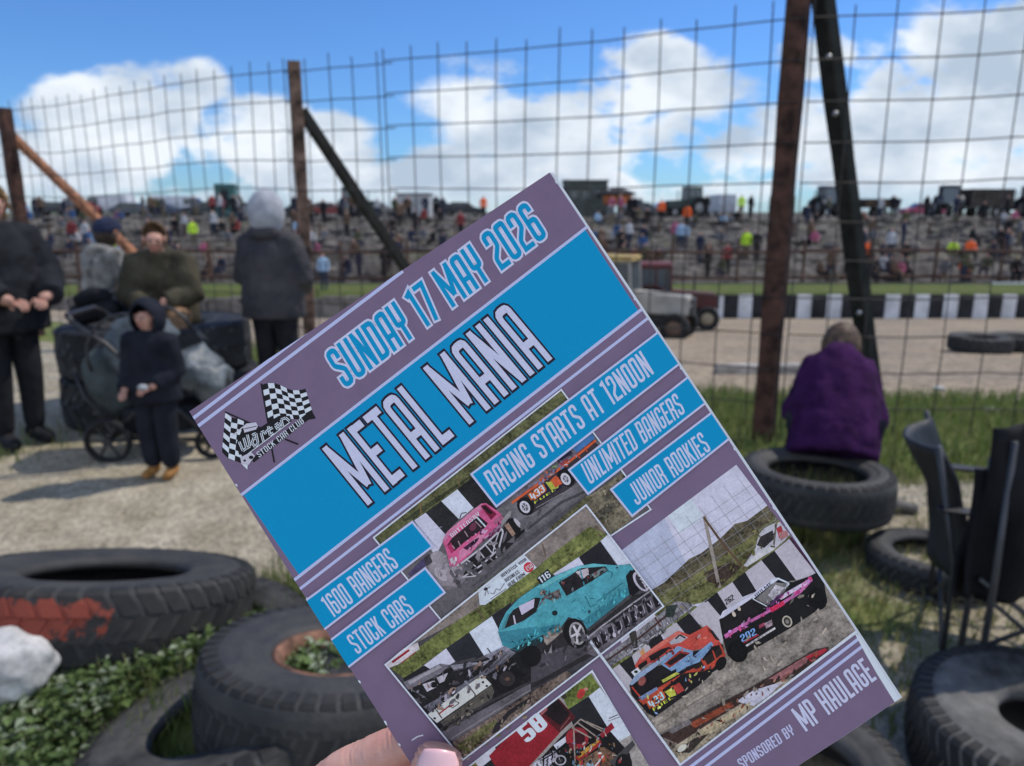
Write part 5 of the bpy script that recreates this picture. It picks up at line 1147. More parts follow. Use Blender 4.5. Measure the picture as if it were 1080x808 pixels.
((156,150,166),0.25,[(46.6,96.28),(45.66,96.71),(44.57,96.76),(43.47,96.4),(42.48,95.69),(41.73,94.7),(41.3,93.57),(41.25,92.42),(41.59,91.39),(42.27,90.61),(43.22,90.18),(44.31,90.14),(45.42,90.49),(46.4,91.21),(47.16,92.19),(47.58,93.33),(47.63,94.48),(47.29,95.5)]),
((133,129,141),0.3,[(46.97,90.01),(46.3,90.74),(45.45,91.21),(44.52,91.36),(43.62,91.18),(42.85,90.69),(42.31,89.94),(42.07,89.03),(42.15,88.07),(42.55,87.17),(43.21,86.44),(44.07,85.97),(45.0,85.82),(45.91,86.0),(46.67,86.5),(47.21,87.24),(47.45,88.15),(47.37,89.12)]),
((126,121,134),0.3,[(49.61,98.23),(49.23,98.97),(48.51,99.53),(47.53,99.85),(46.4,99.88),(45.27,99.62),(44.27,99.1),(43.52,98.39),(43.12,97.57),(43.1,96.74),(43.48,96.0),(44.2,95.44),(45.19,95.12),(46.31,95.09),(47.44,95.35),(48.44,95.87),(49.19,96.58),(49.6,97.4)]),
((64,58,91),0.6,[(33.73,87.13),(41.0,85.61),(41.57,88.23),(33.97,88.52)]),
((54,51,62),0.6,[(41.0,85.61),(43.38,85.46),(42.84,88.48),(40.25,88.51)]),
((52,47,55),0.4,[(77.62,85.94),(91.31,85.81),(105.35,84.23),(110.33,83.53),(110.87,86.14),(98.85,92.39),(95.18,92.82),(79.15,93.12),(77.26,89.08)]),
((101,95,114),0.9,[(78.53,84.55),(86.96,84.67),(94.71,84.07),(102.98,82.69),(103.13,85.04),(87.5,85.58),(79.08,86.32)]),
((61,105,164),0.3,[(102.77,81.71),(111.3,81.63),(111.18,83.52),(103.65,84.25)]),
((28,28,52),0.5,[(96.41,82.35),(101.66,82.11),(102.46,83.48),(96.68,83.66)]),
((129,58,74),0.6,[(96.42,84.06),(99.84,84.02),(99.71,85.07),(96.83,85.16)]),
((118,141,110),0.6,[(93.92,83.56),(95.7,83.87),(95.38,84.79),(93.6,84.48)]),
((22,21,25),0.3,[(82.06,89.76),(81.94,90.86),(81.49,91.84),(80.78,92.58),(79.9,92.99),(78.94,93.02),(78.03,92.67),(77.28,91.98),(76.76,91.03),(76.56,89.94),(76.69,88.84),(77.14,87.86),(77.84,87.12),(78.73,86.71),(79.69,86.67),(80.6,87.03),(81.35,87.72),(81.86,88.67)]),
((22,21,25),0.3,[(98.76,89.05),(98.63,90.22),(98.19,91.25),(97.48,92.03),(96.6,92.46),(95.64,92.5),(94.74,92.12),(93.98,91.39),(93.47,90.39),(93.27,89.23),(93.4,88.07),(93.85,87.03),(94.55,86.25),(95.44,85.82),(96.39,85.79),(97.3,86.16),(98.05,86.9),(98.56,87.9)]),
((31,28,52),0.3,[(82.64,86.94),(90.93,87.25),(93.32,90.49),(92.81,91.28),(82.55,91.38)]),
((175,79,52),0.3,[(90.73,87.12),(93.3,86.65),(93.76,87.68),(93.78,90.22),(89.57,89.74)]),
((155,161,68),0.3,[(89.28,86.74),(91.2,87.7),(91.02,90.12),(92.53,89.98),(91.81,90.64),(89.44,89.94)]),
((182,81,51),0.3,[(76.12,86.76),(85.54,86.39),(85.51,85.59),(76.08,85.96)]),
((182,81,51),0.3,[(85.54,86.39),(97.76,85.88),(97.73,85.08),(85.51,85.59)]),
((182,81,51),0.3,[(97.78,85.88),(103.76,85.38),(103.7,84.58),(97.71,85.08)]),
((182,81,51),0.3,[(103.77,85.38),(111.03,84.64),(110.95,83.84),(103.69,84.58)]),
((167,70,46),0.3,[(98.24,84.26),(98.0,86.36),(98.56,86.42),(98.81,84.33)]),
((167,70,46),0.3,[(106.78,83.84),(106.33,85.81),(106.75,85.9),(107.2,83.94)]),
((167,70,46),0.3,[(103.17,84.63),(103.11,86.28),(103.53,86.3),(103.6,84.65)]),
((162,83,51),0.3,[(87.82,84.66),(89.72,84.77),(89.34,86.22),(87.76,86.04)]),
('T','433',[(82.51,87.13),(82.34,89.56),(87.73,89.11)],(210,212,220),(170,90,40),0.12,0),
('T','FUEL',[(82.36,90.13),(82.23,90.84),(90.83,90.84)],(190,200,70),None,0,0.3),
((176,176,196),0.16,[(80.6,90.0),(80.46,90.74),(80.14,91.37),(79.69,91.83),(79.15,92.06),(78.59,92.03),(78.08,91.75),(77.68,91.24),(77.43,90.57),(77.37,89.83),(77.51,89.09),(77.83,88.46),(78.28,88.0),(78.82,87.77),(79.38,87.8),(79.89,88.08),(80.3,88.59),(80.54,89.26)]),
((82,82,93),0.3,[(79.93,89.97),(79.85,90.45),(79.66,90.86),(79.39,91.16),(79.07,91.32),(78.75,91.3),(78.44,91.11),(78.21,90.78),(78.07,90.35),(78.04,89.86),(78.12,89.38),(78.31,88.97),(78.58,88.67),(78.9,88.52),(79.23,88.53),(79.53,88.72),(79.76,89.05),(79.9,89.48)]),
((176,176,196),0.16,[(97.06,89.6),(96.93,90.33),(96.63,90.97),(96.2,91.43),(95.69,91.66),(95.16,91.63),(94.69,91.35),(94.31,90.84),(94.08,90.18),(94.04,89.43),(94.17,88.7),(94.47,88.06),(94.9,87.6),(95.41,87.37),(95.93,87.4),(96.41,87.68),(96.79,88.19),(97.01,88.85)]),
((82,82,93),0.3,[(96.4,89.56),(96.32,90.01),(96.15,90.4),(95.91,90.68),(95.62,90.82),(95.33,90.8),(95.06,90.63),(94.85,90.33),(94.72,89.92),(94.7,89.47),(94.77,89.02),(94.94,88.63),(95.19,88.35),(95.47,88.21),(95.77,88.23),(96.04,88.4),(96.25,88.7),(96.37,89.11)]),
((170,170,190),0.16,[(78.92,90.01),(79.95,90.68),(80.08,90.49),(79.05,89.82)]),
((170,170,190),0.16,[(95.48,89.61),(96.43,90.23),(96.56,90.03),(95.61,89.42)]),
((170,170,190),0.16,[(78.87,89.87),(78.26,91.51),(78.48,91.59),(79.1,89.96)]),
((170,170,190),0.16,[(95.44,89.47),(94.84,91.01),(95.06,91.1),(95.66,89.56)]),
((170,170,190),0.16,[(78.96,89.8),(77.54,90.14),(77.6,90.37),(79.01,90.03)]),
((170,170,190),0.16,[(95.52,89.4),(94.2,89.74),(94.26,89.97),(95.58,89.63)]),
((170,170,190),0.16,[(79.1,89.89),(78.84,88.47),(78.61,88.51),(78.87,89.94)]),
((170,170,190),0.16,[(95.66,89.49),(95.44,88.16),(95.21,88.2),(95.43,89.53)]),
((170,170,190),0.16,[(79.07,90.0),(80.32,88.78),(80.16,88.61),(78.9,89.83)]),
((170,170,190),0.16,[(95.63,89.6),(96.81,88.44),(96.64,88.27),(95.46,89.43)]),
((116,114,125),0.3,[(82.03,92.31),(91.76,93.0),(91.78,92.71),(82.05,92.03)]),
((116,114,125),0.3,[(91.75,93.0),(99.11,93.83),(99.14,93.55),(91.78,92.72)]),
((63,62,70),0.4,[(75.81,96.97),(90.25,95.64),(90.18,94.8),(75.73,96.13)]),
((63,62,70),0.4,[(90.15,95.64),(99.34,97.1),(99.48,96.27),(90.28,94.8)]),
((100,95,84),1,[(81.47,100.79),(98.37,98.26),(100.47,98.5),(112.64,97.98),(112.45,111.87),(97.64,113.67),(93.09,113.69)]),
((82,82,61),1,[(81.73,100.4),(92.35,98.85),(98.5,98.06),(99.95,99.29),(91.84,101.33),(84.24,102.58)]),
((75,72,66),1,[(96.59,104.4),(102.34,104.2),(106.02,105.46),(101.58,107.07)]),
((75,72,66),1,[(102.32,100.82),(106.24,100.0),(106.78,102.59),(102.47,103.16)]),
((31,28,32),0.4,[(53.58,94.27),(67.94,92.29),(71.35,90.55),(73.86,91.05),(74.58,96.01),(73.27,97.13),(63.55,99.0),(57.74,99.19),(51.68,99.78),(48.88,97.98)]),
((23,22,25),0.3,[(75.01,93.5),(75.06,94.76),(74.81,95.92),(74.29,96.83),(73.57,97.38),(72.72,97.52),(71.86,97.21),(71.08,96.5),(70.48,95.47),(70.14,94.26),(70.08,92.99),(70.33,91.83),(70.85,90.92),(71.58,90.36),(72.43,90.23),(73.3,90.54),(74.07,91.25),(74.67,92.28)]),
((160,156,172),0.16,[(74.73,93.08),(74.78,93.82),(74.74,94.48),(74.63,94.98),(74.44,95.26),(74.22,95.29),(73.97,95.06),(73.73,94.6),(73.54,93.97),(73.41,93.23),(73.36,92.49),(73.39,91.83),(73.51,91.33),(73.69,91.05),(73.92,91.02),(74.17,91.25),(74.4,91.71),(74.6,92.34)]),
((132,109,101),0.6,[(69.78,91.22),(71.49,91.21),(71.41,95.65),(70.1,95.93)]),
((185,82,130),0.3,[(49.66,84.15),(52.75,82.48),(59.49,81.76),(63.84,81.19),(67.41,80.96),(68.74,81.71),(70.91,86.89),(70.81,89.64),(65.42,90.94),(62.39,91.23),(54.89,93.14),(48.68,93.93),(46.61,93.61),(48.52,88.77)]),
((202,114,152),0.3,[(49.66,84.15),(52.75,82.48),(59.49,81.76),(63.84,81.19),(67.41,80.96),(66.9,82.61),(58.58,83.14),(52.37,83.92),(49.87,85.13)]),
((39,28,37),0.5,[(50.08,86.39),(52.6,85.31),(64.4,83.81),(65.58,87.67),(64.28,88.35),(55.54,88.67),(50.8,89.39)]),
((151,46,91),0.3,[(50.03,86.64),(51.68,86.29),(51.13,89.32),(49.61,89.46)]),
((102,23,51),0.3,[(66.65,81.43),(68.4,82.05),(69.77,86.72),(67.09,87.35)]),
((35,19,30),0.3,[(66.81,81.87),(67.96,82.28),(68.92,85.6),(67.81,85.73)]),
('T','BATTERSBY',[(52.7,83.86),(52.81,85.17),(65.01,83.92)],(222,200,220),None,0,0.2),
((152,128,144),0.3,[(51.27,87.28),(51.43,88.79),(51.76,88.76),(51.61,87.25)]),
((152,128,144),0.3,[(53.77,87.17),(53.55,88.99),(53.88,89.04),(54.11,87.21)]),
((152,128,144),0.3,[(57.39,85.58),(57.35,87.81),(57.69,87.81),(57.72,85.58)]),
((152,128,144),0.3,[(62.2,84.78),(62.84,87.73),(63.16,87.66),(62.53,84.71)]),
((96,48,72),0.3,[(61.21,86.87),(60.75,87.03),(60.28,87.07),(59.87,86.96),(59.56,86.74),(59.4,86.41),(59.39,86.04),(59.55,85.65),(59.85,85.29),(60.25,85.02),(60.72,84.85),(61.18,84.82),(61.6,84.92),(61.9,85.15),(62.07,85.47),(62.07,85.85),(61.92,86.24),(61.62,86.6)]),
((225,215,230),0.16,[(63.29,83.86),(64.07,88.31),(64.59,88.22),(63.8,83.77)]),
((202,114,152),0.3,[(52.2,90.29),(62.1,89.08),(62.52,91.04),(55.14,92.75),(50.52,92.86)]),
((53,29,53),0.9,[(54.05,90.07),(58.8,89.76),(60.59,90.07),(59.21,90.87),(54.86,91.44)]),
((134,102,134),0.8,[(63.18,90.9),(68.84,90.06),(68.59,91.3),(63.46,92.2)]),
((149,85,117),0.6,[(67.36,87.98),(70.39,87.68),(71.07,89.25),(67.38,89.68)]),
((132,132,141),0.3,[(69.76,89.52),(73.81,88.1),(74.39,88.69),(73.33,89.7),(68.67,91.18)]),
((166,166,184),0.16,[(48.08,94.5),(59.27,93.73),(59.23,93.12),(48.03,93.89)]),
((166,166,184),0.16,[(59.31,93.73),(68.67,92.01),(68.55,91.41),(59.19,93.12)]),
((166,166,184),0.16,[(48.47,98.43),(56.15,98.43),(56.15,97.91),(48.47,97.91)]),
((166,166,184),0.16,[(56.19,98.42),(64.48,97.03),(64.4,96.52),(56.1,97.91)]),
((166,166,184),0.16,[(48.66,98.35),(52.24,100.26),(52.42,99.92),(48.84,98.01)]),
((166,166,184),0.16,[(52.36,100.28),(55.14,99.93),(55.09,99.56),(52.31,99.9)]),
((166,166,184),0.16,[(52.8,93.95),(54.11,97.6),(54.47,97.47),(53.16,93.82)]),
((166,166,184),0.16,[(57.87,93.51),(58.05,96.72),(58.43,96.7),(58.25,93.49)]),
((166,166,184),0.16,[(60.78,93.43),(61.22,97.09),(61.6,97.04),(61.15,93.39)]),
((166,166,184),0.16,[(62.95,93.11),(62.79,96.39),(63.17,96.4),(63.33,93.13)]),
((166,166,184),0.16,[(52.16,94.8),(50.82,98.15),(51.17,98.29),(52.51,94.94)]),
((166,166,184),0.16,[(51.47,98.14),(52.1,100.22),(52.46,100.12),(51.84,98.03)]),
((166,166,184),0.16,[(68.26,91.74),(67.89,92.91),(68.44,93.08),(68.8,91.91)]),
((166,166,184),0.16,[(67.97,92.78),(61.44,98.68),(61.83,99.1),(68.36,93.2)]),
((166,166,184),0.16,[(67.22,91.76),(62.98,95.2),(63.22,95.49),(67.47,92.05)]),
((166,166,184),0.16,[(62.97,95.22),(61.27,96.93),(61.55,97.2),(63.24,95.48)]),
((54,53,59),0.3,[(58.32,81.61),(60.01,80.17),(59.82,79.95),(58.13,81.4)]),
((54,53,59),0.3,[(59.86,80.19),(61.52,80.87),(61.63,80.61),(59.97,79.93)]),
((135,125,138),0.3,[(50.25,95.41),(50.03,96.07),(49.48,96.63),(48.66,97.02),(47.67,97.2),(46.63,97.15),(45.66,96.86),(44.89,96.38),(44.39,95.77),(44.25,95.09),(44.46,94.43),(45.01,93.87),(45.83,93.48),(46.82,93.3),(47.86,93.36),(48.83,93.64),(49.61,94.12),(50.1,94.74)]),
((164,154,170),0.25,[(48.92,95.34),(48.8,95.71),(48.49,96.02),(48.04,96.24),(47.49,96.33),(46.91,96.3),(46.37,96.15),(45.94,95.88),(45.66,95.54),(45.58,95.16),(45.7,94.8),(46.01,94.49),(46.46,94.27),(47.01,94.17),(47.59,94.2),(48.13,94.36),(48.56,94.62),(48.83,94.96)]),
('M',[(47.8,88.3),(51.01,90.37),(47.44,99.31),(40.85,92.83)],46,[(150,142,158),(132,126,140),(168,162,176)],3.2,-40,1),
('M',[(56.26,87.56),(68.96,89.01),(67.8,91.64),(55.53,92.15)],26,[(232,130,176),(150,60,110),(90,40,80),(190,150,190)],2.6,-37,2),
('M',[(86.56,84.41),(103.24,83.14),(103.52,85.29),(86.98,86.37)],34,[(120,110,140),(50,44,60),(160,90,80),(90,110,150),(150,150,170)],2.6,-37,3),
('M',[(98.39,99.95),(113.04,99.92),(112.31,109.54),(94.56,112.6)],60,[(124,118,104),(84,80,70),(140,132,118),(96,96,72)],2.4,-35,4),
('M',[(44.18,93.84),(84.28,93.3),(82.87,96.31),(46.67,100.49)],30,[(112,108,118),(84,82,92)],6,-37,5),
((186,190,216),0.16,[(30.36,71.01),(110.99,63.97),(110.96,63.46),(110.96,63.46),(30.3,70.5)]),
((186,190,216),0.16,[(110.45,63.5),(113.47,113.6),(113.97,113.6),(113.97,113.6),(110.96,63.46)]),
((186,190,216),0.16,[(113.94,113.09),(35.45,113.43),(35.45,113.93),(113.97,113.6)]),
((186,190,216),0.16,[(35.96,113.88),(30.81,70.46),(30.3,70.5),(35.45,113.93)]),
]),
('printed_photograph','printed photo of turquoise banger riding up on a wreck',0.52,[
((63,62,70),0.5,[(10.88,108.07),(96.8,100.03),(99.86,142.36),(15.66,148.89)]),
((115,107,108),0.5,[(97.61,111.26),(97.51,111.61),(80.6,108.4),(48.85,110.4),(18.02,107.4),(96.8,100.03)]),
((96,87,80),0.6,[(89.3,109.11),(95.84,107.74),(96.69,111.78),(90.63,111.37)]),
((92,99,59),0.9,[(11.82,110.68),(12.85,109.1),(24.71,109.57),(34.06,109.2),(45.35,109.33),(55.39,110.17),(53.86,113.66),(40.4,114.59),(31.1,114.91),(13.8,115.82)]),
((92,99,59),0.9,[(45.21,109.46),(49.66,109.17),(71.07,108.92),(81.08,107.66),(93.54,106.95),(96.86,112.59),(93.76,113.04),(84.82,113.78),(75.07,113.59),(57.74,114.14),(45.6,113.21)]),
((115,120,73),0.9,[(58.6,111.75),(71.43,111.6),(78.66,111.35),(87.02,110.44),(87.36,112.06),(75.56,112.85),(61.42,112.86)]),
((184,176,190),0.3,[(11.06,108.34),(16.2,107.57),(19.18,107.29),(24.15,108.1),(23.49,110.28),(15.54,110.81),(11.45,110.08)]),
((127,32,48),0.3,[(13.31,109.39),(20.38,109.04),(20.34,108.29),(13.26,108.63)]),
((129,57,57),0.3,[(15.55,110.97),(21.91,110.55),(21.89,110.23),(15.52,110.66)]),
((85,72,64),0.3,[(46.98,109.39),(46.78,113.73),(47.23,113.75),(47.42,109.41)]),
((85,72,64),0.3,[(76.98,103.33),(75.72,107.07),(76.11,107.2),(77.37,103.46)]),
((85,72,64),0.3,[(94.48,110.53),(94.84,114.26),(95.31,114.21),(94.95,110.49)]),
((178,180,204),0.16,[(21.54,115.6),(31.1,114.91),(31.55,120.25),(23.32,119.85)]),
((37,38,46),0.3,[(31.1,114.91),(40.54,114.6),(40.55,123.61),(31.27,120.45)]),
((190,190,216),0.16,[(40.54,114.6),(49.86,114.23),(48.59,125.16),(40.48,123.71)]),
((36,36,44),0.3,[(49.86,114.23),(57.55,113.79),(54.52,123.01),(49.58,121.34)]),
((31,31,36),0.3,[(13.33,115.37),(21.84,115.72),(23.3,118.72),(13.38,117.63)]),
((182,182,208),0.16,[(74.73,113.57),(85.32,113.54),(85.44,117.11),(75.26,115.45)]),
((33,31,39),0.3,[(84.92,113.63),(93.89,113.05),(93.84,122.51),(84.95,116.79)]),
((186,188,214),0.16,[(93.89,113.05),(97.68,112.42),(97.73,112.9),(98.6,124.95),(94.33,122.83)]),
((196,192,212),0.16,[(64.57,103.04),(70.11,103.05),(71.27,108.83),(50.03,109.9),(48.43,108.87),(50.85,104.33)]),
('T','ADVERTISE YOUR',[(59.73,104.29),(59.8,105.38),(69.94,105.04)],(50,44,58),None,0,-0.1),
('T','BUSINESS',[(59.97,106.2),(60.02,107.42),(65.62,107.3)],(50,44,58),None,0,-0.1),
('T','HERE FROM',[(60.0,108.1),(60.02,109.37),(66.8,108.97)],(50,44,58),None,0,-0.1),
((166,51,62),0.3,[(70.54,108.22),(70.13,108.66),(69.6,108.92),(69.01,109.0),(68.42,108.86),(67.92,108.54),(67.56,108.07),(67.39,107.5),(67.42,106.91),(67.65,106.37),(68.06,105.94),(68.59,105.67),(69.19,105.6),(69.77,105.73),(70.27,106.05),(70.63,106.52),(70.8,107.09),(70.77,107.68)]),
('T','£50',[(68.05,106.62),(68.04,108.16),(70.44,108.16)],(226,200,210),None,0,0.2),
((99,94,107),0.3,[(52.32,105.75),(54.72,105.88),(54.73,105.65),(52.34,105.51)]),
((99,94,107),0.3,[(51.69,107.36),(53.48,105.7),(53.32,105.53),(51.53,107.18)]),
((99,94,107),0.3,[(53.29,105.59),(52.82,107.39),(53.05,107.45),(53.52,105.65)]),
((99,94,107),0.3,[(53.51,107.57),(54.34,108.46),(54.52,108.3),(53.68,107.41)]),
((99,94,107),0.3,[(54.49,108.48),(56.21,107.48),(56.09,107.28),(54.37,108.28)]),
((99,94,107),0.3,[(56.05,107.44),(56.72,108.57),(56.93,108.45),(56.25,107.32)]),
((99,94,107),0.3,[(56.88,108.62),(59.41,107.45),(59.31,107.24),(56.77,108.41)]),
((99,94,107),0.3,[(52.47,109.33),(58.9,109.26),(58.89,109.02),(52.46,109.1)]),
((54,51,59),0.3,[(53.78,105.72),(53.7,105.88),(53.54,106.01),(53.33,106.08),(53.09,106.09),(52.85,106.04),(52.64,105.92),(52.48,105.77),(52.39,105.58),(52.39,105.4),(52.47,105.23),(52.63,105.1),(52.84,105.03),(53.08,105.02),(53.33,105.08),(53.54,105.19),(53.7,105.35),(53.78,105.53)]),
((40,38,43),0.5,[(49.47,128.92),(66.58,130.79),(74.51,135.85),(93.28,133.98),(99.39,135.9),(99.52,137.75),(99.21,141.94),(72.3,143.46),(46.21,141.42),(42.72,139.21)]),
((67,65,75),0.4,[(55.12,133.21),(65.99,135.97),(74.21,138.44),(70.65,141.71),(52.44,140.52),(44.36,138.86)]),
((87,83,95),0.8,[(71.98,137.02),(76.81,136.63),(98.51,135.6),(99.3,142.34),(71.82,144.19),(69.83,141.89)]),
((27,26,32),0.3,[(73.88,138.3),(75.49,138.63),(74.48,142.29),(72.75,142.15)]),
((170,166,186),0.16,[(75.54,138.98),(75.01,140.86),(75.23,140.92),(75.77,139.05)]),
((170,166,186),0.16,[(75.05,140.8),(74.17,141.49),(74.32,141.67),(75.19,140.98)]),
((27,26,32),0.3,[(76.92,138.2),(78.53,138.54),(77.52,142.19),(75.79,142.05)]),
((170,166,186),0.16,[(78.59,138.89),(78.05,140.77),(78.28,140.83),(78.81,138.95)]),
((170,166,186),0.16,[(78.09,140.71),(77.21,141.4),(77.36,141.58),(78.24,140.89)]),
((27,26,32),0.3,[(79.97,138.11),(81.57,138.44),(80.57,142.1),(78.83,141.96)]),
((170,166,186),0.16,[(81.63,138.8),(81.09,140.67),(81.32,140.73),(81.85,138.86)]),
((170,166,186),0.16,[(81.13,140.61),(80.26,141.3),(80.4,141.48),(81.28,140.79)]),
((27,26,32),0.3,[(83.01,138.02),(84.62,138.35),(83.61,142.0),(81.88,141.87)]),
((170,166,186),0.16,[(84.67,138.7),(84.13,140.58),(84.36,140.64),(84.9,138.76)]),
((170,166,186),0.16,[(84.17,140.52),(83.3,141.21),(83.44,141.39),(84.32,140.7)]),
((27,26,32),0.3,[(86.05,137.92),(87.66,138.26),(86.65,141.91),(84.92,141.77)]),
((170,166,186),0.16,[(87.71,138.61),(87.17,140.48),(87.4,140.55),(87.94,138.67)]),
((170,166,186),0.16,[(87.21,140.42),(86.34,141.11),(86.48,141.29),(87.36,140.61)]),
((27,26,32),0.3,[(89.09,137.83),(90.69,138.16),(89.68,141.81),(87.95,141.68)]),
((170,166,186),0.16,[(90.75,138.51),(90.21,140.39),(90.44,140.45),(90.97,138.58)]),
((170,166,186),0.16,[(90.25,140.33),(89.38,141.02),(89.52,141.2),(90.4,140.51)]),
((27,26,32),0.3,[(92.13,137.74),(93.73,138.07),(92.72,141.72),(90.99,141.58)]),
((170,166,186),0.16,[(93.78,138.42),(93.25,140.3),(93.47,140.36),(94.01,138.48)]),
((170,166,186),0.16,[(93.29,140.24),(92.41,140.92),(92.56,141.11),(93.43,140.42)]),
((27,26,32),0.3,[(95.17,137.64),(96.77,137.98),(95.75,141.62),(94.03,141.49)]),
((170,166,186),0.16,[(96.82,138.33),(96.28,140.2),(96.51,140.26),(97.05,138.39)]),
((170,166,186),0.16,[(96.32,140.14),(95.45,140.83),(95.59,141.01),(96.47,140.32)]),
((27,26,32),0.3,[(98.2,137.55),(99.53,137.83),(99.59,138.64),(98.79,141.53),(97.06,141.39)]),
((170,166,186),0.16,[(99.62,139.05),(99.31,140.11),(99.54,140.17),(99.67,139.73)]),
((170,166,186),0.16,[(99.35,140.05),(98.48,140.74),(98.63,140.92),(99.5,140.23)]),
((42,40,46),0.4,[(78.93,136.6),(92.81,135.76),(98.19,136.09),(98.2,137.13),(84.66,137.48),(79.26,137.16)]),
((135,134,147),0.5,[(72.76,137.75),(78.15,137.03),(78.08,136.51),(72.69,137.23)]),
((135,134,147),0.5,[(78.13,137.03),(92.01,136.19),(91.98,135.67),(78.1,136.51)]),
((135,134,147),0.5,[(92.0,136.19),(99.17,135.93),(99.16,135.41),(91.98,135.67)]),
((31,30,34),0.6,[(12.25,119.74),(25.44,120.09),(39.79,124.76),(52.84,127.87),(54.02,131.59),(48.54,139.94),(26.66,137.91),(14.12,135.73)]),
((98,96,109),0.5,[(12.91,116.59),(26.74,118.09),(29.15,120.21),(24.93,120.87),(12.89,119.55)]),
((136,134,148),0.3,[(14.43,117.18),(25.93,118.17),(26.66,119.38),(14.45,118.31)]),
((94,94,109),0.7,[(14.1,127.0),(36.16,128.01),(48.61,126.29),(50.05,128.69),(42.69,129.57),(36.71,129.47),(14.86,129.33)]),
((121,121,137),0.6,[(29.15,120.21),(37.15,124.19),(38.77,126.33),(29.36,122.21)]),
((168,166,184),0.4,[(17.95,120.53),(22.12,121.69),(22.16,123.95),(17.92,123.48)]),
((160,158,176),0.4,[(23.17,121.24),(27.24,121.97),(24.63,123.66),(22.94,123.33)]),
((27,26,30),0.3,[(22.03,123.34),(21.78,123.59),(21.45,123.74),(21.07,123.76),(20.69,123.66),(20.35,123.45),(20.1,123.15),(19.97,122.8),(19.97,122.44),(20.1,122.12),(20.34,121.87),(20.67,121.72),(21.05,121.7),(21.43,121.8),(21.77,122.01),(22.02,122.31),(22.15,122.66),(22.16,123.02)]),
((31,30,34),0.3,[(22.27,129.35),(22.06,129.55),(21.76,129.65),(21.4,129.64),(21.03,129.52),(20.7,129.31),(20.44,129.03),(20.28,128.71),(20.25,128.4),(20.34,128.13),(20.55,127.94),(20.85,127.84),(21.21,127.85),(21.57,127.97),(21.91,128.18),(22.17,128.46),(22.33,128.77),(22.36,129.08)]),
((136,134,150),0.4,[(38.04,125.13),(42.73,126.04),(40.17,126.49),(38.33,126.42)]),
((111,111,128),0.8,[(40.48,123.71),(49.46,124.98),(49.14,126.63),(41.93,126.12)]),
((36,36,41),0.3,[(42.65,122.23),(42.7,124.12),(43.02,124.11),(42.97,122.22)]),
((36,36,41),0.3,[(37.52,123.22),(39.9,123.62),(39.99,123.13),(37.61,122.72)]),
((64,64,75),0.4,[(29.12,122.68),(36.56,125.18),(36.7,124.77),(29.26,122.26)]),
((64,64,75),0.4,[(30.24,124.49),(39.07,126.02),(39.15,125.59),(30.32,124.06)]),
((64,64,75),0.4,[(31.93,126.64),(35.97,126.24),(35.92,125.8),(31.88,126.2)]),
((64,64,75),0.4,[(39.71,128.61),(47.25,127.47),(47.18,127.04),(39.65,128.18)]),
((64,64,75),0.4,[(40.44,129.81),(47.97,128.67),(47.9,128.24),(40.37,129.38)]),
((81,80,89),0.4,[(12.54,122.28),(14.02,125.71),(14.49,125.52),(12.34,120.52)]),
((81,80,89),0.4,[(13.74,120.35),(16.13,124.83),(16.58,124.6),(14.19,120.12)]),
((188,184,190),0.16,[(13.92,129.85),(36.52,128.61),(37.4,133.02),(15.06,133.9)]),
((128,49,57),0.3,[(17.49,131.97),(21.1,131.66),(21.05,131.16),(17.44,131.47)]),
((128,49,57),0.3,[(21.01,131.66),(22.96,132.15),(23.09,131.66),(21.14,131.17)]),
((36,33,39),0.3,[(17.05,130.1),(17.12,133.48),(17.5,133.47),(17.43,130.09)]),
((36,33,39),0.3,[(30.44,128.97),(30.86,132.94),(31.24,132.9),(30.82,128.93)]),
((36,33,39),0.3,[(30.96,132.76),(30.35,133.11),(30.54,133.44),(31.15,133.08)]),
((45,37,45),0.3,[(21.11,131.53),(23.92,130.72),(23.84,130.48),(21.04,131.29)]),
((45,37,45),0.3,[(23.77,130.66),(24.86,132.46),(25.08,132.34),(23.99,130.53)]),
((45,37,45),0.3,[(24.96,132.27),(22.24,132.4),(22.25,132.65),(24.98,132.52)]),
((45,37,45),0.3,[(22.36,132.47),(21.73,131.11),(21.5,131.21),(22.13,132.57)]),
((36,36,43),0.3,[(33.33,131.4),(33.24,131.5),(33.11,131.55),(32.97,131.56),(32.82,131.52),(32.69,131.43),(32.59,131.32),(32.54,131.19),(32.54,131.05),(32.58,130.93),(32.68,130.84),(32.8,130.78),(32.95,130.78),(33.09,130.82),(33.22,130.9),(33.32,131.01),(33.38,131.15),(33.38,131.28)]),
((36,36,43),0.3,[(35.79,131.11),(35.7,131.2),(35.57,131.26),(35.42,131.26),(35.28,131.22),(35.15,131.14),(35.05,131.03),(35.0,130.89),(34.99,130.76),(35.04,130.64),(35.13,130.54),(35.26,130.49),(35.41,130.48),(35.55,130.52),(35.68,130.61),(35.78,130.72),(35.83,130.85),(35.84,130.99)]),
((36,36,43),0.3,[(36.17,132.83),(36.08,132.93),(35.95,132.98),(35.81,132.99),(35.66,132.95),(35.53,132.87),(35.43,132.75),(35.38,132.62),(35.38,132.48),(35.42,132.36),(35.52,132.27),(35.64,132.21),(35.79,132.21),(35.93,132.25),(36.06,132.33),(36.16,132.44),(36.21,132.58),(36.22,132.71)]),
((36,36,43),0.3,[(15.65,132.42),(15.55,132.52),(15.43,132.57),(15.28,132.58),(15.13,132.54),(15.0,132.45),(14.9,132.34),(14.85,132.21),(14.85,132.07),(14.89,131.95),(14.99,131.85),(15.11,131.8),(15.26,131.79),(15.41,131.83),(15.54,131.92),(15.64,132.03),(15.69,132.16),(15.69,132.3)]),
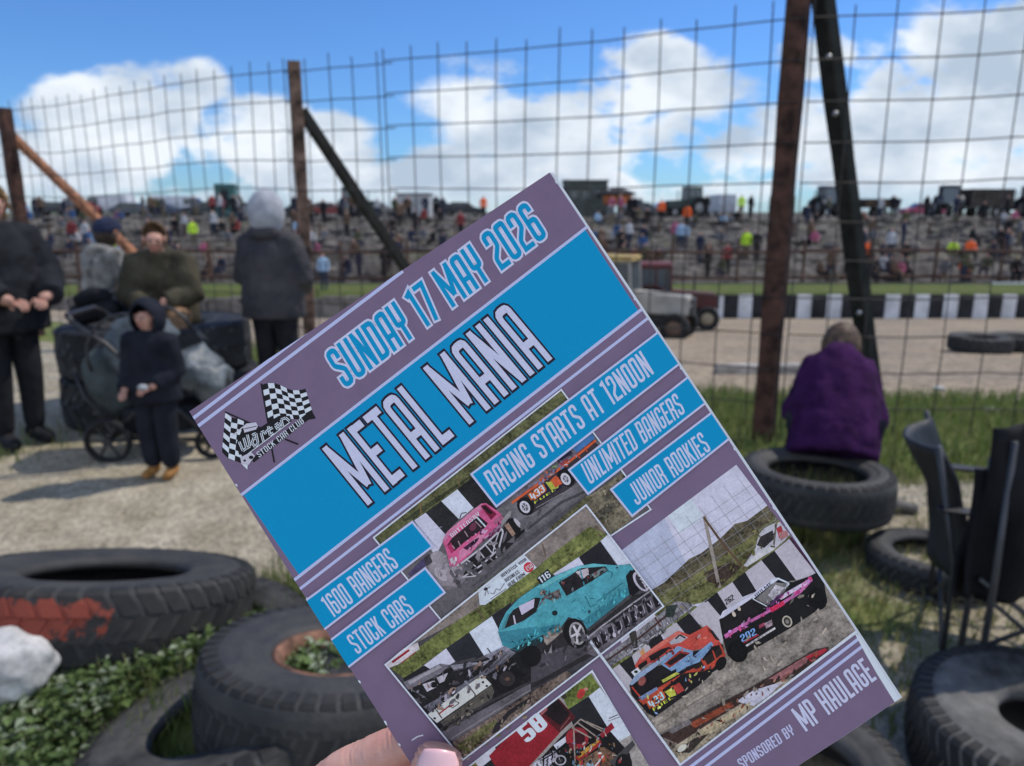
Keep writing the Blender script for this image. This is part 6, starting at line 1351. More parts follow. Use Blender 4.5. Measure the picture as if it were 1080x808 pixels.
((36,36,43),0.3,[(36.38,129.63),(36.28,129.73),(36.16,129.78),(36.01,129.79),(35.87,129.75),(35.74,129.66),(35.64,129.55),(35.59,129.42),(35.58,129.28),(35.63,129.16),(35.72,129.07),(35.85,129.01),(36.0,129.01),(36.14,129.05),(36.27,129.13),(36.37,129.24),(36.42,129.38),(36.43,129.51)]),
((75,72,70),0.5,[(16.19,134.25),(37.3,133.18),(36.9,135.52),(34.73,137.1),(16.43,137.36)]),
((24,23,27),0.3,[(47.82,135.19),(47.14,136.74),(45.93,137.97),(44.34,138.72),(42.57,138.91),(40.81,138.52),(39.29,137.58),(38.18,136.23),(37.63,134.61),(37.7,132.92),(38.37,131.37),(39.58,130.14),(41.17,129.39),(42.96,129.19),(44.71,129.59),(46.24,130.53),(47.34,131.89),(47.89,133.51)]),
((43,40,43),0.3,[(45.09,135.68),(44.48,136.31),(43.68,136.69),(42.78,136.78),(41.89,136.57),(41.11,136.07),(40.55,135.36),(40.26,134.52),(40.28,133.64),(40.62,132.84),(41.22,132.21),(42.02,131.83),(42.92,131.74),(43.81,131.96),(44.59,132.45),(45.16,133.16),(45.44,134.01),(45.42,134.88)]),
((88,67,61),0.3,[(43.53,134.84),(43.37,134.99),(43.16,135.08),(42.91,135.09),(42.66,135.02),(42.44,134.88),(42.27,134.68),(42.18,134.46),(42.17,134.23),(42.25,134.03),(42.41,133.87),(42.62,133.79),(42.87,133.78),(43.12,133.85),(43.34,133.99),(43.51,134.18),(43.6,134.41),(43.61,134.64)]),
((25,25,28),0.3,[(53.5,132.0),(53.3,132.97),(52.81,133.81),(52.11,134.41),(51.27,134.71),(50.39,134.67),(49.58,134.28),(48.94,133.61),(48.55,132.73),(48.45,131.75),(48.65,130.78),(49.13,129.94),(49.83,129.33),(50.68,129.03),(51.55,129.08),(52.36,129.46),(53.0,130.13),(53.39,131.01)]),
((85,83,93),0.4,[(14.31,137.13),(20.67,137.82),(48.71,139.68),(47.17,142.03),(16.53,141.85),(14.73,139.98)]),
((51,49,55),0.3,[(14.8,136.78),(34.36,138.06),(34.42,137.19),(14.85,135.91)]),
((51,49,55),0.3,[(34.34,138.06),(48.82,139.85),(48.93,138.99),(34.45,137.19)]),
((117,114,122),0.3,[(16.06,140.98),(32.17,141.18),(32.17,140.87),(16.07,140.66)]),
((117,114,122),0.3,[(32.16,141.18),(47.5,141.66),(47.51,141.35),(32.17,140.87)]),
((100,88,84),1,[(16.09,141.94),(47.0,142.29),(61.11,142.75),(61.81,145.31),(15.71,148.89)]),
((89,89,62),1,[(16.04,143.75),(27.81,143.07),(32.04,143.52),(32.42,145.24),(17.88,147.87)]),
((36,35,41),0.3,[(28.41,146.76),(30.75,144.92),(37.47,143.27),(46.31,143.33),(45.46,144.63),(37.32,144.65),(32.61,146.1),(31.05,147.32)]),
((125,114,116),0.5,[(31.93,147.14),(38.05,145.84),(45.11,145.15),(44.11,146.68),(33.76,147.49)]),
((70,142,162),0.3,[(48.91,119.51),(50.7,117.87),(54.7,115.54),(60.61,114.09),(69.26,113.83),(75.9,114.47),(82.81,115.76),(87.81,117.79),(94.33,122.83),(98.0,124.7),(98.28,126.62),(95.26,127.26),(92.46,132.9),(74.15,134.79),(74.46,131.66),(71.14,128.14),(66.81,129.9),(57.05,130.27),(50.95,128.82),(47.58,124.24)]),
((93,163,179),0.3,[(67.68,114.08),(75.74,114.71),(82.74,115.86),(87.74,117.89),(91.43,120.83),(83.97,117.21),(75.59,116.01),(68.69,115.77)]),
((52,115,136),0.3,[(48.75,119.76),(57.78,123.78),(67.69,128.03),(67.06,130.06),(57.05,130.27),(50.95,128.82),(47.58,124.24)]),
((36,52,61),0.5,[(49.6,126.57),(57.02,128.17),(65.08,128.79),(65.59,130.16),(57.05,130.27),(50.95,128.82)]),
((52,115,136),0.3,[(74.46,131.66),(93.41,130.59),(92.46,132.9),(74.49,134.8)]),
((67,141,159),0.3,[(62.52,121.94),(68.78,123.16),(70.47,127.02),(66.87,128.2),(60.77,125.69)]),
((34,32,37),0.5,[(50.02,119.66),(53.41,117.51),(57.02,116.32),(65.25,116.71),(66.93,117.92),(63.17,120.96),(58.07,121.18)]),
((172,168,198),0.16,[(59.22,116.2),(65.06,117.01),(63.23,119.25),(58.51,119.23)]),
((60,115,131),0.3,[(49.82,119.75),(54.88,116.35),(55.21,116.92),(50.88,120.07)]),
((170,166,190),0.16,[(55.9,117.77),(54.79,120.54),(55.29,120.74),(56.4,117.96)]),
((99,94,99),0.9,[(63.49,120.47),(68.31,117.97),(71.84,118.5),(73.82,118.71),(72.7,121.48),(70.07,121.19),(68.07,118.87)]),
((45,42,47),0.3,[(68.21,116.51),(70.02,116.98),(68.55,118.13)]),
((32,30,36),0.5,[(74.7,116.84),(79.87,117.02),(83.23,116.73),(90.71,120.85),(90.76,122.48),(83.36,122.4),(74.45,122.05)]),
((168,160,176),0.16,[(81.34,116.92),(85.52,118.07),(84.82,120.2),(81.93,120.3)]),
((101,117,125),0.5,[(85.31,120.51),(90.06,120.78),(90.56,122.15),(85.65,122.13)]),
((52,115,136),0.3,[(83.0,116.66),(81.17,122.11),(81.62,122.26),(83.45,116.81)]),
((27,25,30),0.3,[(85.39,122.1),(85.09,122.39),(84.68,122.54),(84.19,122.54),(83.69,122.38),(83.25,122.1),(82.9,121.71),(82.71,121.27),(82.68,120.83),(82.82,120.45),(83.12,120.16),(83.54,120.01),(84.02,120.01),(84.52,120.17),(84.97,120.45),(85.31,120.84),(85.51,121.28),(85.53,121.72)]),
((27,25,30),0.3,[(69.23,111.72),(74.21,111.14),(74.19,114.07),(69.31,114.29)]),
('T','116',[(69.76,111.78),(69.72,113.99),(73.84,113.84)],(206,206,220),None,0,0.1),
((23,36,44),0.3,[(68.9,125.11),(68.69,125.34),(68.41,125.47),(68.09,125.5),(67.77,125.42),(67.5,125.24),(67.29,124.99),(67.19,124.69),(67.2,124.38),(67.32,124.1),(67.53,123.88),(67.81,123.74),(68.13,123.72),(68.45,123.79),(68.72,123.97),(68.93,124.22),(69.03,124.52),(69.02,124.83)]),
((39,71,84),0.3,[(78.34,130.67),(78.21,130.82),(78.04,130.92),(77.87,130.96),(77.7,130.94),(77.56,130.85),(77.47,130.71),(77.44,130.53),(77.47,130.34),(77.55,130.16),(77.69,130.01),(77.85,129.91),(78.03,129.86),(78.2,129.89),(78.33,129.98),(78.42,130.12),(78.46,130.29),(78.43,130.48)]),
((38,54,63),0.3,[(94.04,123.48),(93.96,123.55),(93.86,123.58),(93.73,123.58),(93.6,123.53),(93.48,123.46),(93.38,123.36),(93.33,123.24),(93.32,123.13),(93.35,123.03),(93.43,122.96),(93.53,122.93),(93.66,122.93),(93.79,122.98),(93.91,123.05),(94.01,123.15),(94.06,123.27),(94.07,123.38)]),
((40,97,115),0.3,[(79.5,125.36),(78.95,129.39),(79.25,129.43),(79.79,125.4)]),
((40,97,115),0.3,[(79.09,129.56),(81.46,129.69),(81.48,129.4),(79.11,129.27)]),
((40,97,115),0.3,[(81.8,129.2),(92.75,128.57),(92.74,128.28),(81.79,128.91)]),
((40,97,115),0.3,[(74.74,125.0),(76.37,124.66),(76.31,124.37),(74.68,124.72)]),
((40,97,115),0.3,[(80.38,126.93),(81.62,127.72),(81.78,127.48),(80.54,126.69)]),
((40,97,115),0.3,[(73.48,129.79),(75.16,133.64),(75.43,133.53),(73.75,129.67)]),
((40,97,115),0.3,[(75.4,133.68),(77.51,131.56),(77.3,131.35),(75.19,133.48)]),
((40,97,115),0.3,[(90.19,125.1),(91.65,123.95),(91.47,123.72),(90.01,124.87)]),
((40,97,115),0.3,[(91.68,123.75),(90.19,121.74),(89.95,121.92),(91.44,123.92)]),
((116,108,108),0.9,[(60.97,128.6),(67.37,128.52),(67.08,131.11),(60.03,132.18),(59.93,130.72)]),
((22,21,25),0.3,[(73.81,134.87),(73.13,136.5),(72.09,137.83),(70.82,138.68),(69.47,138.95),(68.2,138.62),(67.17,137.72),(66.5,136.36),(66.27,134.71),(66.51,132.95),(67.19,131.32),(68.23,129.99),(69.5,129.14),(70.85,128.87),(72.12,129.2),(73.15,130.1),(73.82,131.46),(74.05,133.12)]),
((135,134,143),0.3,[(73.11,135.06),(72.53,136.25),(71.72,137.2),(70.78,137.79),(69.83,137.95),(68.98,137.66),(68.33,136.96),(67.96,135.93),(67.91,134.69),(68.2,133.4),(68.78,132.2),(69.59,131.25),(70.53,130.66),(71.48,130.5),(72.33,130.79),(72.98,131.49),(73.35,132.53),(73.4,133.76)]),
((54,53,59),0.3,[(72.55,134.87),(72.08,135.85),(71.44,136.63),(70.7,137.12),(69.96,137.27),(69.3,137.05),(68.81,136.48),(68.53,135.65),(68.52,134.64),(68.76,133.59),(69.23,132.61),(69.87,131.82),(70.61,131.33),(71.35,131.19),(72.01,131.41),(72.5,131.97),(72.78,132.81),(72.79,133.81)]),
((176,174,188),0.16,[(70.33,134.43),(71.5,136.32),(72.15,135.93),(70.98,134.03)]),
((176,174,188),0.16,[(70.33,134.03),(68.56,136.78),(69.2,137.18),(70.98,134.43)]),
((176,174,188),0.16,[(70.69,133.85),(68.42,133.66),(68.35,134.41),(70.62,134.61)]),
((176,174,188),0.16,[(71.04,134.28),(71.41,131.4),(70.64,131.31),(70.27,134.18)]),
((176,174,188),0.16,[(70.86,134.55),(73.36,132.96),(72.95,132.32),(70.45,133.91)]),
((176,174,188),0.16,[(71.1,134.51),(70.93,134.71),(70.73,134.85),(70.52,134.92),(70.32,134.9),(70.17,134.8),(70.07,134.64),(70.04,134.42),(70.09,134.18),(70.21,133.94),(70.38,133.74),(70.58,133.6),(70.79,133.54),(70.99,133.55),(71.14,133.65),(71.24,133.82),(71.27,134.04),(71.22,134.28)]),
((22,21,25),0.3,[(56.51,134.1),(55.68,134.99),(54.6,135.56),(53.4,135.73),(52.23,135.48),(51.23,134.84),(50.51,133.89),(50.18,132.75),(50.25,131.54),(50.74,130.42),(51.57,129.53),(52.66,128.96),(53.86,128.8),(55.03,129.05),(56.03,129.69),(56.74,130.64),(57.08,131.78),(57.0,132.99)]),
((22,22,27),0.3,[(94.61,127.19),(96.97,126.27),(98.62,128.02),(95.72,133.46),(92.97,133.92),(92.37,132.7)]),
((166,162,184),0.2,[(99.25,133.97),(98.93,134.52),(98.29,134.99),(97.59,135.01),(96.93,134.59),(96.37,133.78),(95.99,132.68),(95.83,131.41),(95.91,130.13),(96.22,129.0),(96.73,128.15),(97.37,127.69),(98.06,127.66),(98.73,128.08),(98.84,128.24)]),
((45,44,52),0.3,[(99.12,132.15),(99.11,132.45),(98.91,133.33),(98.59,133.99),(98.17,134.35),(97.73,134.37),(97.29,134.04),(96.93,133.4),(96.68,132.54),(96.57,131.55),(96.61,130.55),(96.81,129.67),(97.14,129.01),(97.55,128.65),(98.0,128.63),(98.43,128.96),(98.79,129.6),(98.98,130.25)]),
((166,162,184),0.16,[(97.89,129.16),(99.05,131.12),(98.98,130.2),(98.25,128.96)]),
((166,162,184),0.16,[(97.89,130.4),(98.75,132.48),(99.13,132.33),(99.13,132.32),(98.27,130.24)]),
((166,162,184),0.16,[(97.89,131.62),(98.29,133.55),(98.7,133.46),(98.29,131.53)]),
((166,162,184),0.16,[(97.89,132.83),(97.84,134.6),(98.25,134.61),(98.31,132.84)]),
('M',[(12.69,118.68),(49.65,125.84),(48.69,131.9),(14.88,130.46)],90,[(120,118,138),(60,58,68),(160,158,178),(40,38,44),(96,92,104),(130,110,104)],3.6,-37,6),
('M',[(15.85,134.77),(36.44,134.49),(35.8,137.78),(16.29,138.74)],26,[(60,58,56),(110,104,100),(40,38,40)],3,-37,7),
('M',[(16.23,144.61),(46.14,143.59),(43.06,148.28),(16.86,149.43)],60,[(130,116,108),(92,80,74),(104,104,72),(150,140,134)],2.6,-35,8),
('M',[(72.72,137.49),(98.19,136.09),(99.13,141.54),(72.3,143.46)],60,[(150,146,164),(40,38,46),(80,76,90),(110,106,120)],3,-60,9),
('M',[(48.87,122.28),(67.37,128.52),(65.84,130.32),(51.27,128.33)],40,[(70,164,186),(40,110,130),(110,200,212),(30,50,60)],2.8,-25,10),
('M',[(67.71,116.19),(74.14,118.22),(72.38,121.98),(66.77,119.78)],18,[(60,54,58),(130,120,120),(90,160,176)],2.4,-50,11),
('M',[(77.03,127.74),(93.24,129.79),(92.2,131.9),(75.3,133.58)],26,[(84,182,200),(64,150,172),(56,130,150)],3.4,-37,12),
('M',[(75.43,116.26),(90.55,121.1),(89.91,122.07),(75.33,121.78)],22,[(70,60,66),(24,22,28),(90,100,110),(120,60,60)],2.2,-40,13),
('M',[(58.54,131.23),(74.18,136.34),(71.29,140.74),(53.4,139.06)],24,[(90,88,100),(50,48,56),(110,106,116)],5,-37,14),
((186,190,216),0.16,[(10.94,108.6),(96.84,100.56),(96.8,100.03),(10.88,108.07),(10.88,108.07)]),
((186,190,216),0.16,[(96.26,100.08),(99.32,142.4),(99.86,142.36),(96.8,100.03),(96.8,100.03)]),
((186,190,216),0.16,[(99.82,141.83),(15.61,148.36),(15.66,148.89),(99.86,142.36),(99.86,142.36)]),
((186,190,216),0.16,[(16.2,148.84),(11.42,108.02),(10.88,108.07),(10.88,108.07),(15.66,148.89),(15.66,148.89)]),
]),
('printed_photograph','printed photo of open wheel racer with red number 58 plate',0.2,[
((135,132,137),0.3,[(15.8,151.59),(68.23,147.15),(66.0,196.37),(17.42,187.35)]),
((92,104,56),0.9,[(67.11,147.25),(67.06,153.57),(54.17,154.01),(55.23,148.25)]),
((53,52,44),0.6,[(56.51,148.14),(56.16,150.45),(54.61,150.16),(54.42,148.32)]),
((158,52,55),0.3,[(61.21,152.82),(60.6,153.05),(60.0,153.13),(59.49,153.04),(59.11,152.81),(58.93,152.45),(58.95,152.01),(59.18,151.55),(59.59,151.12),(60.14,150.77),(60.74,150.54),(61.34,150.46),(61.86,150.55),(62.23,150.78),(62.42,151.14),(62.39,151.58),(62.16,152.04),(61.75,152.47)]),
((166,119,111),0.3,[(63.48,151.78),(63.33,151.93),(63.13,152.01),(62.9,152.02),(62.67,151.95),(62.47,151.82),(62.31,151.64),(62.23,151.43),(62.22,151.22),(62.29,151.03),(62.44,150.89),(62.64,150.81),(62.87,150.8),(63.1,150.86),(63.3,151.0),(63.46,151.18),(63.54,151.38),(63.55,151.6)]),
((35,35,42),0.3,[(53.92,153.85),(62.31,153.87),(62.18,171.56),(49.72,172.47)]),
((188,190,216),0.16,[(62.31,153.87),(67.02,153.41),(67.61,160.79),(67.11,171.83),(61.85,171.21)]),
((100,98,112),0.3,[(63.9,163.79),(67.45,164.41),(67.46,164.06),(63.96,163.44)]),
((118,116,130),0.3,[(63.18,164.3),(67.41,165.26),(67.42,165.03),(63.23,164.07)]),
((137,133,137),0.5,[(61.18,171.48),(67.12,171.74),(66.06,195.0),(53.85,187.35)]),
((196,196,206),0.16,[(61.43,171.8),(67.11,171.93),(67.12,171.58),(61.44,171.46)]),
((33,33,39),0.3,[(35.91,149.89),(36.49,153.16),(26.83,153.95),(26.66,150.67)]),
((184,184,206),0.16,[(26.87,150.65),(26.33,153.64),(18.79,154.4),(18.51,151.36)]),
((105,98,58),0.9,[(18.43,151.37),(18.54,154.24),(15.91,153.9),(15.8,151.59)]),
((33,33,39),0.3,[(18.79,154.4),(26.33,153.64),(25.35,162.64),(17.74,159.24)]),
((27,26,30),0.5,[(33.23,163.48),(48.22,159.87),(54.41,158.97),(61.67,164.93),(63.45,177.01),(59.98,184.38),(26.71,164.86)]),
((186,186,208),0.16,[(43.58,161.07),(49.7,160.81),(47.93,162.44),(43.77,162.9)]),
((170,170,196),0.5,[(34.93,162.49),(43.36,162.99),(43.08,165.55),(35.57,166.32),(33.23,163.48)]),
((184,186,206),0.16,[(33.23,163.48),(38.46,162.99),(37.2,165.97)]),
((72,28,35),0.3,[(53.46,148.4),(54.91,157.36),(47.55,158.76),(45.23,149.1)]),
((30,24,29),0.4,[(46.42,149.8),(52.71,148.47),(52.95,148.44),(54.03,155.3),(49.07,156.98)]),
((130,75,83),0.3,[(49.21,148.76),(48.23,150.25),(45.78,150.77),(45.66,149.06)]),
((114,82,82),0.3,[(48.47,158.06),(53.43,156.38),(53.35,156.16),(48.39,157.84)]),
((125,33,45),0.3,[(23.52,152.56),(33.86,150.06),(45.24,149.1),(47.64,158.82),(32.24,162.85),(27.34,163.89),(23.36,161.39)]),
('T','58',[(36.07,150.15),(36.73,155.79),(45.67,154.69)],(206,206,222),None,0,-0.35),
((127,37,48),0.4,[(54.8,165.39),(53.92,166.3),(52.76,166.84),(51.45,166.97),(50.15,166.65),(49.02,165.94),(48.19,164.91),(47.76,163.69),(47.79,162.43),(48.27,161.28),(49.14,160.37),(50.31,159.83),(51.62,159.7),(52.92,160.02),(54.05,160.73),(54.88,161.76),(55.3,162.98),(55.28,164.24)]),
((52,23,31),0.3,[(53.81,164.77),(53.33,165.27),(52.69,165.57),(51.98,165.64),(51.27,165.47),(50.65,165.08),(50.2,164.52),(49.97,163.85),(49.99,163.16),(50.25,162.53),(50.73,162.03),(51.36,161.73),(52.08,161.66),(52.79,161.83),(53.41,162.22),(53.86,162.78),(54.09,163.45),(54.07,164.14)]),
((94,30,41),0.3,[(49.35,165.39),(49.04,165.76),(48.67,166.02),(48.29,166.15),(47.94,166.12),(47.66,165.95),(47.5,165.65),(47.46,165.26),(47.55,164.82),(47.76,164.39),(48.07,164.02),(48.44,163.76),(48.82,163.63),(49.17,163.66),(49.45,163.83),(49.61,164.13),(49.65,164.52),(49.56,164.96)]),
((134,125,123),0.3,[(52.01,159.72),(56.02,158.95),(55.93,158.5),(51.92,159.27)]),
((134,125,123),0.3,[(55.76,158.83),(58.18,163.65),(58.6,163.44),(56.18,158.62)]),
((134,125,123),0.3,[(58.19,163.66),(60.19,166.98),(60.59,166.75),(58.59,163.43)]),
((134,125,123),0.3,[(52.42,159.44),(45.42,171.15),(45.82,171.38),(52.82,159.68)]),
((134,125,123),0.3,[(51.76,159.6),(55.28,165.94),(55.69,165.72),(52.17,159.38)]),
((134,125,123),0.3,[(54.19,159.05),(57.24,167.15),(57.68,166.99),(54.63,158.89)]),
((134,125,123),0.3,[(56.84,160.42),(60.34,165.71),(60.73,165.46),(57.23,160.16)]),
((127,35,48),0.3,[(58.34,166.26),(63.96,165.15),(63.84,167.13),(58.69,167.85)]),
((136,44,44),0.3,[(47.29,168.2),(57.87,166.99),(57.33,169.39),(47.88,169.95)]),
((165,131,59),0.7,[(48.35,168.18),(57.15,167.02),(57.07,168.2),(48.36,169.22)]),
((97,76,65),0.9,[(47.88,169.95),(57.34,170.43),(59.52,174.53),(52.1,179.43),(44.2,174.48)]),
((111,135,159),0.6,[(49.22,172.16),(51.82,171.4),(51.05,174.68),(48.44,174.4)]),
((150,74,51),0.6,[(51.69,173.71),(56.4,172.91),(55.29,174.6),(51.72,175.78)]),
((176,176,190),0.16,[(50.89,174.77),(55.84,173.09),(55.67,172.6),(50.72,174.28)]),
((63,63,68),0.3,[(55.96,175.71),(66.58,173.85),(66.52,175.52),(57.07,178.25)]),
((25,25,28),0.3,[(62.18,180.31),(61.39,181.21),(60.4,181.82),(59.35,182.07),(58.35,181.93),(57.53,181.41),(56.99,180.59),(56.78,179.55),(56.95,178.42),(57.46,177.34),(58.26,176.43),(59.24,175.82),(60.3,175.57),(61.29,175.71),(62.11,176.23),(62.66,177.06),(62.86,178.1),(62.69,179.23)]),
((22,22,25),0.3,[(38.74,162.14),(36.51,165.53),(36.9,165.78),(39.14,162.39)]),
((22,22,25),0.3,[(42.02,162.48),(38.99,167.09),(39.38,167.34),(42.41,162.73)]),
((22,22,25),0.3,[(36.98,163.33),(48.59,163.78),(48.61,163.32),(37.0,162.86)]),
((22,22,25),0.3,[(43.13,162.99),(43.2,167.15),(43.67,167.14),(43.6,162.99)]),
((22,22,25),0.3,[(43.48,167.37),(46.74,166.68),(46.64,166.23),(43.38,166.92)]),
((22,22,25),0.3,[(46.46,166.38),(44.9,170.88),(45.35,171.03),(46.91,166.53)]),
((22,22,25),0.3,[(41.52,164.43),(42.92,169.77),(43.38,169.65),(41.98,164.32)]),
((150,150,168),0.2,[(44.53,167.5),(44.1,167.93),(43.52,168.18),(42.86,168.23),(42.2,168.05),(41.61,167.69),(41.18,167.17),(40.94,166.56),(40.94,165.94),(41.16,165.38),(41.59,164.94),(42.17,164.69),(42.84,164.65),(43.5,164.82),(44.08,165.19),(44.52,165.71),(44.75,166.31),(44.76,166.94)]),
((27,27,30),0.3,[(44.14,167.25),(43.82,167.56),(43.38,167.74),(42.89,167.77),(42.38,167.63),(41.93,167.35),(41.6,166.96),(41.41,166.5),(41.4,166.04),(41.56,165.63),(41.88,165.31),(42.31,165.13),(42.81,165.11),(43.32,165.25),(43.76,165.53),(44.1,165.92),(44.29,166.37),(44.3,166.83)]),
((92,135,171),0.3,[(48.21,171.86),(48.09,172.0),(47.85,172.07),(47.55,172.07),(47.21,172.0),(46.87,171.86),(46.57,171.67),(46.36,171.46),(46.25,171.25),(46.26,171.06),(46.39,170.92),(46.62,170.85),(46.93,170.84),(47.27,170.92),(47.61,171.06),(47.9,171.24),(48.12,171.46),(48.23,171.67)]),
('M',[(45.98,163.27),(61.03,165.9),(60.21,177.7),(45.13,170.95)],70,[(150,46,54),(60,54,56),(130,110,96),(180,170,170),(40,36,40),(170,120,60),(90,120,150)],2.6,-37,15),
('M',[(35.5,162.16),(46.62,162.3),(44.14,170.33),(35.22,164.72)],30,[(40,38,44),(150,150,168),(90,88,100)],2.6,-60,16),
((186,190,216),0.16,[(15.83,152.13),(68.2,147.72),(68.23,147.15),(68.23,147.15),(15.8,151.59)]),
((186,190,216),0.16,[(67.66,147.2),(67.05,173.27),(68.23,147.15),(68.23,147.15)]),
((186,190,216),0.16,[(66.01,196.26),(17.54,186.8),(17.42,187.35),(66.0,196.37)]),
((186,190,216),0.16,[(18.0,187.3),(16.84,174.52),(17.42,187.35)]),
]),
('printed_photograph','printed photo of two stock cars cornering beside chequered barrier',0.05,[
((178,180,206),0.16,[(75.09,188.86),(75.09,188.86),(84.68,120.34),(145.59,116.43),(148.0,153.62),(148.0,183.78)]),
((158,166,196),0.16,[(115.94,118.33),(113.29,136.95),(99.18,136.32),(94.36,134.43),(97.75,119.5)]),
((190,192,214),0.16,[(126.76,117.64),(127.03,125.33),(117.45,125.18),(117.19,118.25)]),
((82,77,64),0.9,[(98.33,135.77),(104.26,135.97),(115.24,134.0),(119.75,134.5),(127.34,133.97),(134.36,132.48),(138.29,133.82),(146.68,133.24),(147.56,146.79),(116.44,148.59),(96.42,144.16)]),
((91,92,62),0.9,[(96.36,136.91),(107.95,139.54),(122.58,139.33),(134.94,138.87),(146.97,137.66),(147.64,148.11),(116.44,148.59),(95.3,145.85)]),
((62,52,48),0.8,[(117.39,140.79),(120.34,140.89),(126.53,142.47),(128.22,145.36),(119.81,147.15),(116.13,143.59)]),
((127,127,141),0.3,[(100.71,122.88),(101.69,141.58),(101.82,141.57),(100.84,122.87)]),
((127,127,141),0.3,[(106.08,122.48),(107.05,141.17),(107.18,141.16),(106.21,122.47)]),
((127,127,141),0.3,[(111.44,122.07),(112.4,140.76),(112.53,140.75),(111.58,122.06)]),
((127,127,141),0.3,[(116.8,121.67),(117.74,140.35),(117.87,140.34),(116.94,121.66)]),
((127,127,141),0.3,[(122.16,121.26),(123.08,139.93),(123.21,139.93),(122.29,121.26)]),
((127,127,141),0.3,[(127.51,120.86),(128.42,139.52),(128.55,139.52),(127.65,120.85)]),
((127,127,141),0.3,[(132.86,120.46),(133.75,139.11),(133.88,139.11),(132.99,120.45)]),
((127,127,141),0.3,[(138.21,120.05),(139.08,138.7),(139.21,138.7),(138.34,120.04)]),
((127,127,141),0.3,[(143.55,119.65),(144.4,138.3),(144.53,138.29),(143.68,119.64)]),
((127,127,141),0.3,[(99.37,125.06),(146.14,124.81),(146.13,124.68),(99.37,124.93)]),
((127,127,141),0.3,[(99.51,128.53),(146.36,128.26),(146.35,128.13),(99.51,128.4)]),
((127,127,141),0.3,[(99.65,131.99),(146.58,131.71),(146.57,131.58),(99.65,131.86)]),
((127,127,141),0.3,[(99.79,135.45),(146.8,135.16),(146.8,135.03),(99.79,135.32)]),
((127,127,141),0.3,[(99.93,138.91),(147.03,138.6),(147.02,138.47),(99.93,138.78)]),
((127,127,141),0.3,[(100.07,142.36),(147.25,142.03),(147.24,141.9),(100.07,142.23)]),
((136,130,130),0.3,[(126.79,124.71),(117.88,147.25),(118.92,147.64),(127.83,125.11)]),
((84,67,57),0.3,[(126.57,125.07),(126.94,135.8),(127.75,135.76),(127.38,125.04)]),
((84,67,57),0.3,[(126.95,135.84),(128.39,146.74),(129.19,146.62),(127.75,135.73)]),
((117,115,117),0.3,[(146.36,137.89),(144.4,142.64),(144.87,142.82),(146.83,138.08)]),
((117,115,117),0.3,[(144.45,142.57),(140.5,147.23),(140.89,147.55),(144.83,142.89)]),
((168,170,188),0.3,[(135.68,142.83),(138.87,139.72),(141.62,138.91),(145.76,139.36),(147.12,140.02),(147.46,145.26),(141.46,146.93),(131.12,145.8),(129.05,145.58)]),
((45,43,48),0.6,[(136.46,142.23),(139.04,140.57),(143.61,140.93),(142.58,143.59),(138.01,144.34)]),
((145,50,61),0.3,[(144.98,141.08),(146.79,141.14),(145.76,144.9),(143.87,144.42)]),
((158,111,118),0.3,[(144.64,142.7),(147.34,143.39),(147.37,143.84),(146.96,145.31),(144.04,145.27)]),
((99,94,94),0.3,[(147.0,138.1),(145.62,139.58),(146.07,139.99),(147.05,138.94)]),
((99,94,94),0.3,[(145.61,139.59),(139.92,146.26),(140.39,146.65),(146.08,139.98)]),
((176,178,190),0.3,[(129.05,145.58),(135.6,144.63),(141.29,144.97),(140.69,146.43),(129.92,146.5)]),
((99,103,66),0.9,[(105.03,146.02),(111.79,147.03),(123.88,147.79),(140.26,146.52),(147.48,145.64),(147.05,146.84),(140.24,147.1),(122.95,148.07),(110.93,148.32)]),
((116,116,127),0.9,[(72.8,145.83),(79.17,145.39),(92.4,144.15),(104.09,143.22),(108.51,147.35),(99.27,148.54),(83.93,149.07),(74.95,149.8),(72.91,147.84)]),
((54,53,59),0.3,[(78.76,145.86),(79.1,149.3),(79.32,149.28),(78.98,145.83)]),
((54,53,59),0.3,[(80.65,145.77),(80.99,149.21),(81.21,149.19),(80.86,145.75)]),
((54,53,59),0.3,[(82.53,145.68),(82.87,149.12),(83.09,149.1),(82.75,145.66)]),
((54,53,59),0.3,[(84.42,145.59),(84.76,149.03),(84.98,149.01),(84.64,145.57)]),
((54,53,59),0.3,[(86.31,145.5),(86.64,148.95),(86.86,148.92),(86.53,145.48)]),
((54,53,59),0.3,[(88.19,145.42),(88.53,148.86),(88.75,148.84),(88.41,145.39)]),
((54,53,59),0.3,[(90.08,145.33),(90.41,148.77),(90.63,148.75),(90.3,145.31)]),
((54,53,59),0.3,[(91.96,145.24),(92.3,148.68),(92.51,148.66),(92.18,145.22)]),
((54,53,59),0.3,[(93.85,145.15),(94.18,148.59),(94.4,148.57),(94.06,145.13)]),
((54,53,59),0.3,[(95.73,145.07),(96.06,148.5),(96.28,148.48),(95.95,145.04)]),
((54,53,59),0.3,[(97.61,144.98),(97.94,148.42),(98.16,148.39),(97.83,144.96)]),
((54,53,59),0.3,[(99.5,144.89),(99.83,148.33),(100.04,148.31),(99.71,144.87)]),
((54,53,59),0.3,[(101.38,144.8),(101.71,148.24),(101.92,148.22),(101.59,144.78)]),
((54,53,59),0.3,[(103.26,144.71),(103.59,148.15),(103.8,148.13),(103.48,144.69)]),
((54,53,59),0.3,[(105.14,144.63),(105.47,148.06),(105.68,148.04),(105.36,144.6)]),
((54,53,59),0.3,[(107.02,144.54),(107.34,147.98),(107.56,147.95),(107.24,144.52)]),
((61,41,41),0.3,[(74.02,147.57),(87.41,147.06),(87.39,146.47),(74.0,146.97)]),
((61,41,41),0.3,[(87.43,147.06),(98.67,145.85),(98.61,145.26),(87.37,146.47)]),
((72,38,38),0.3,[(94.88,143.95),(94.84,147.48),(95.33,147.48),(95.38,143.96)]),
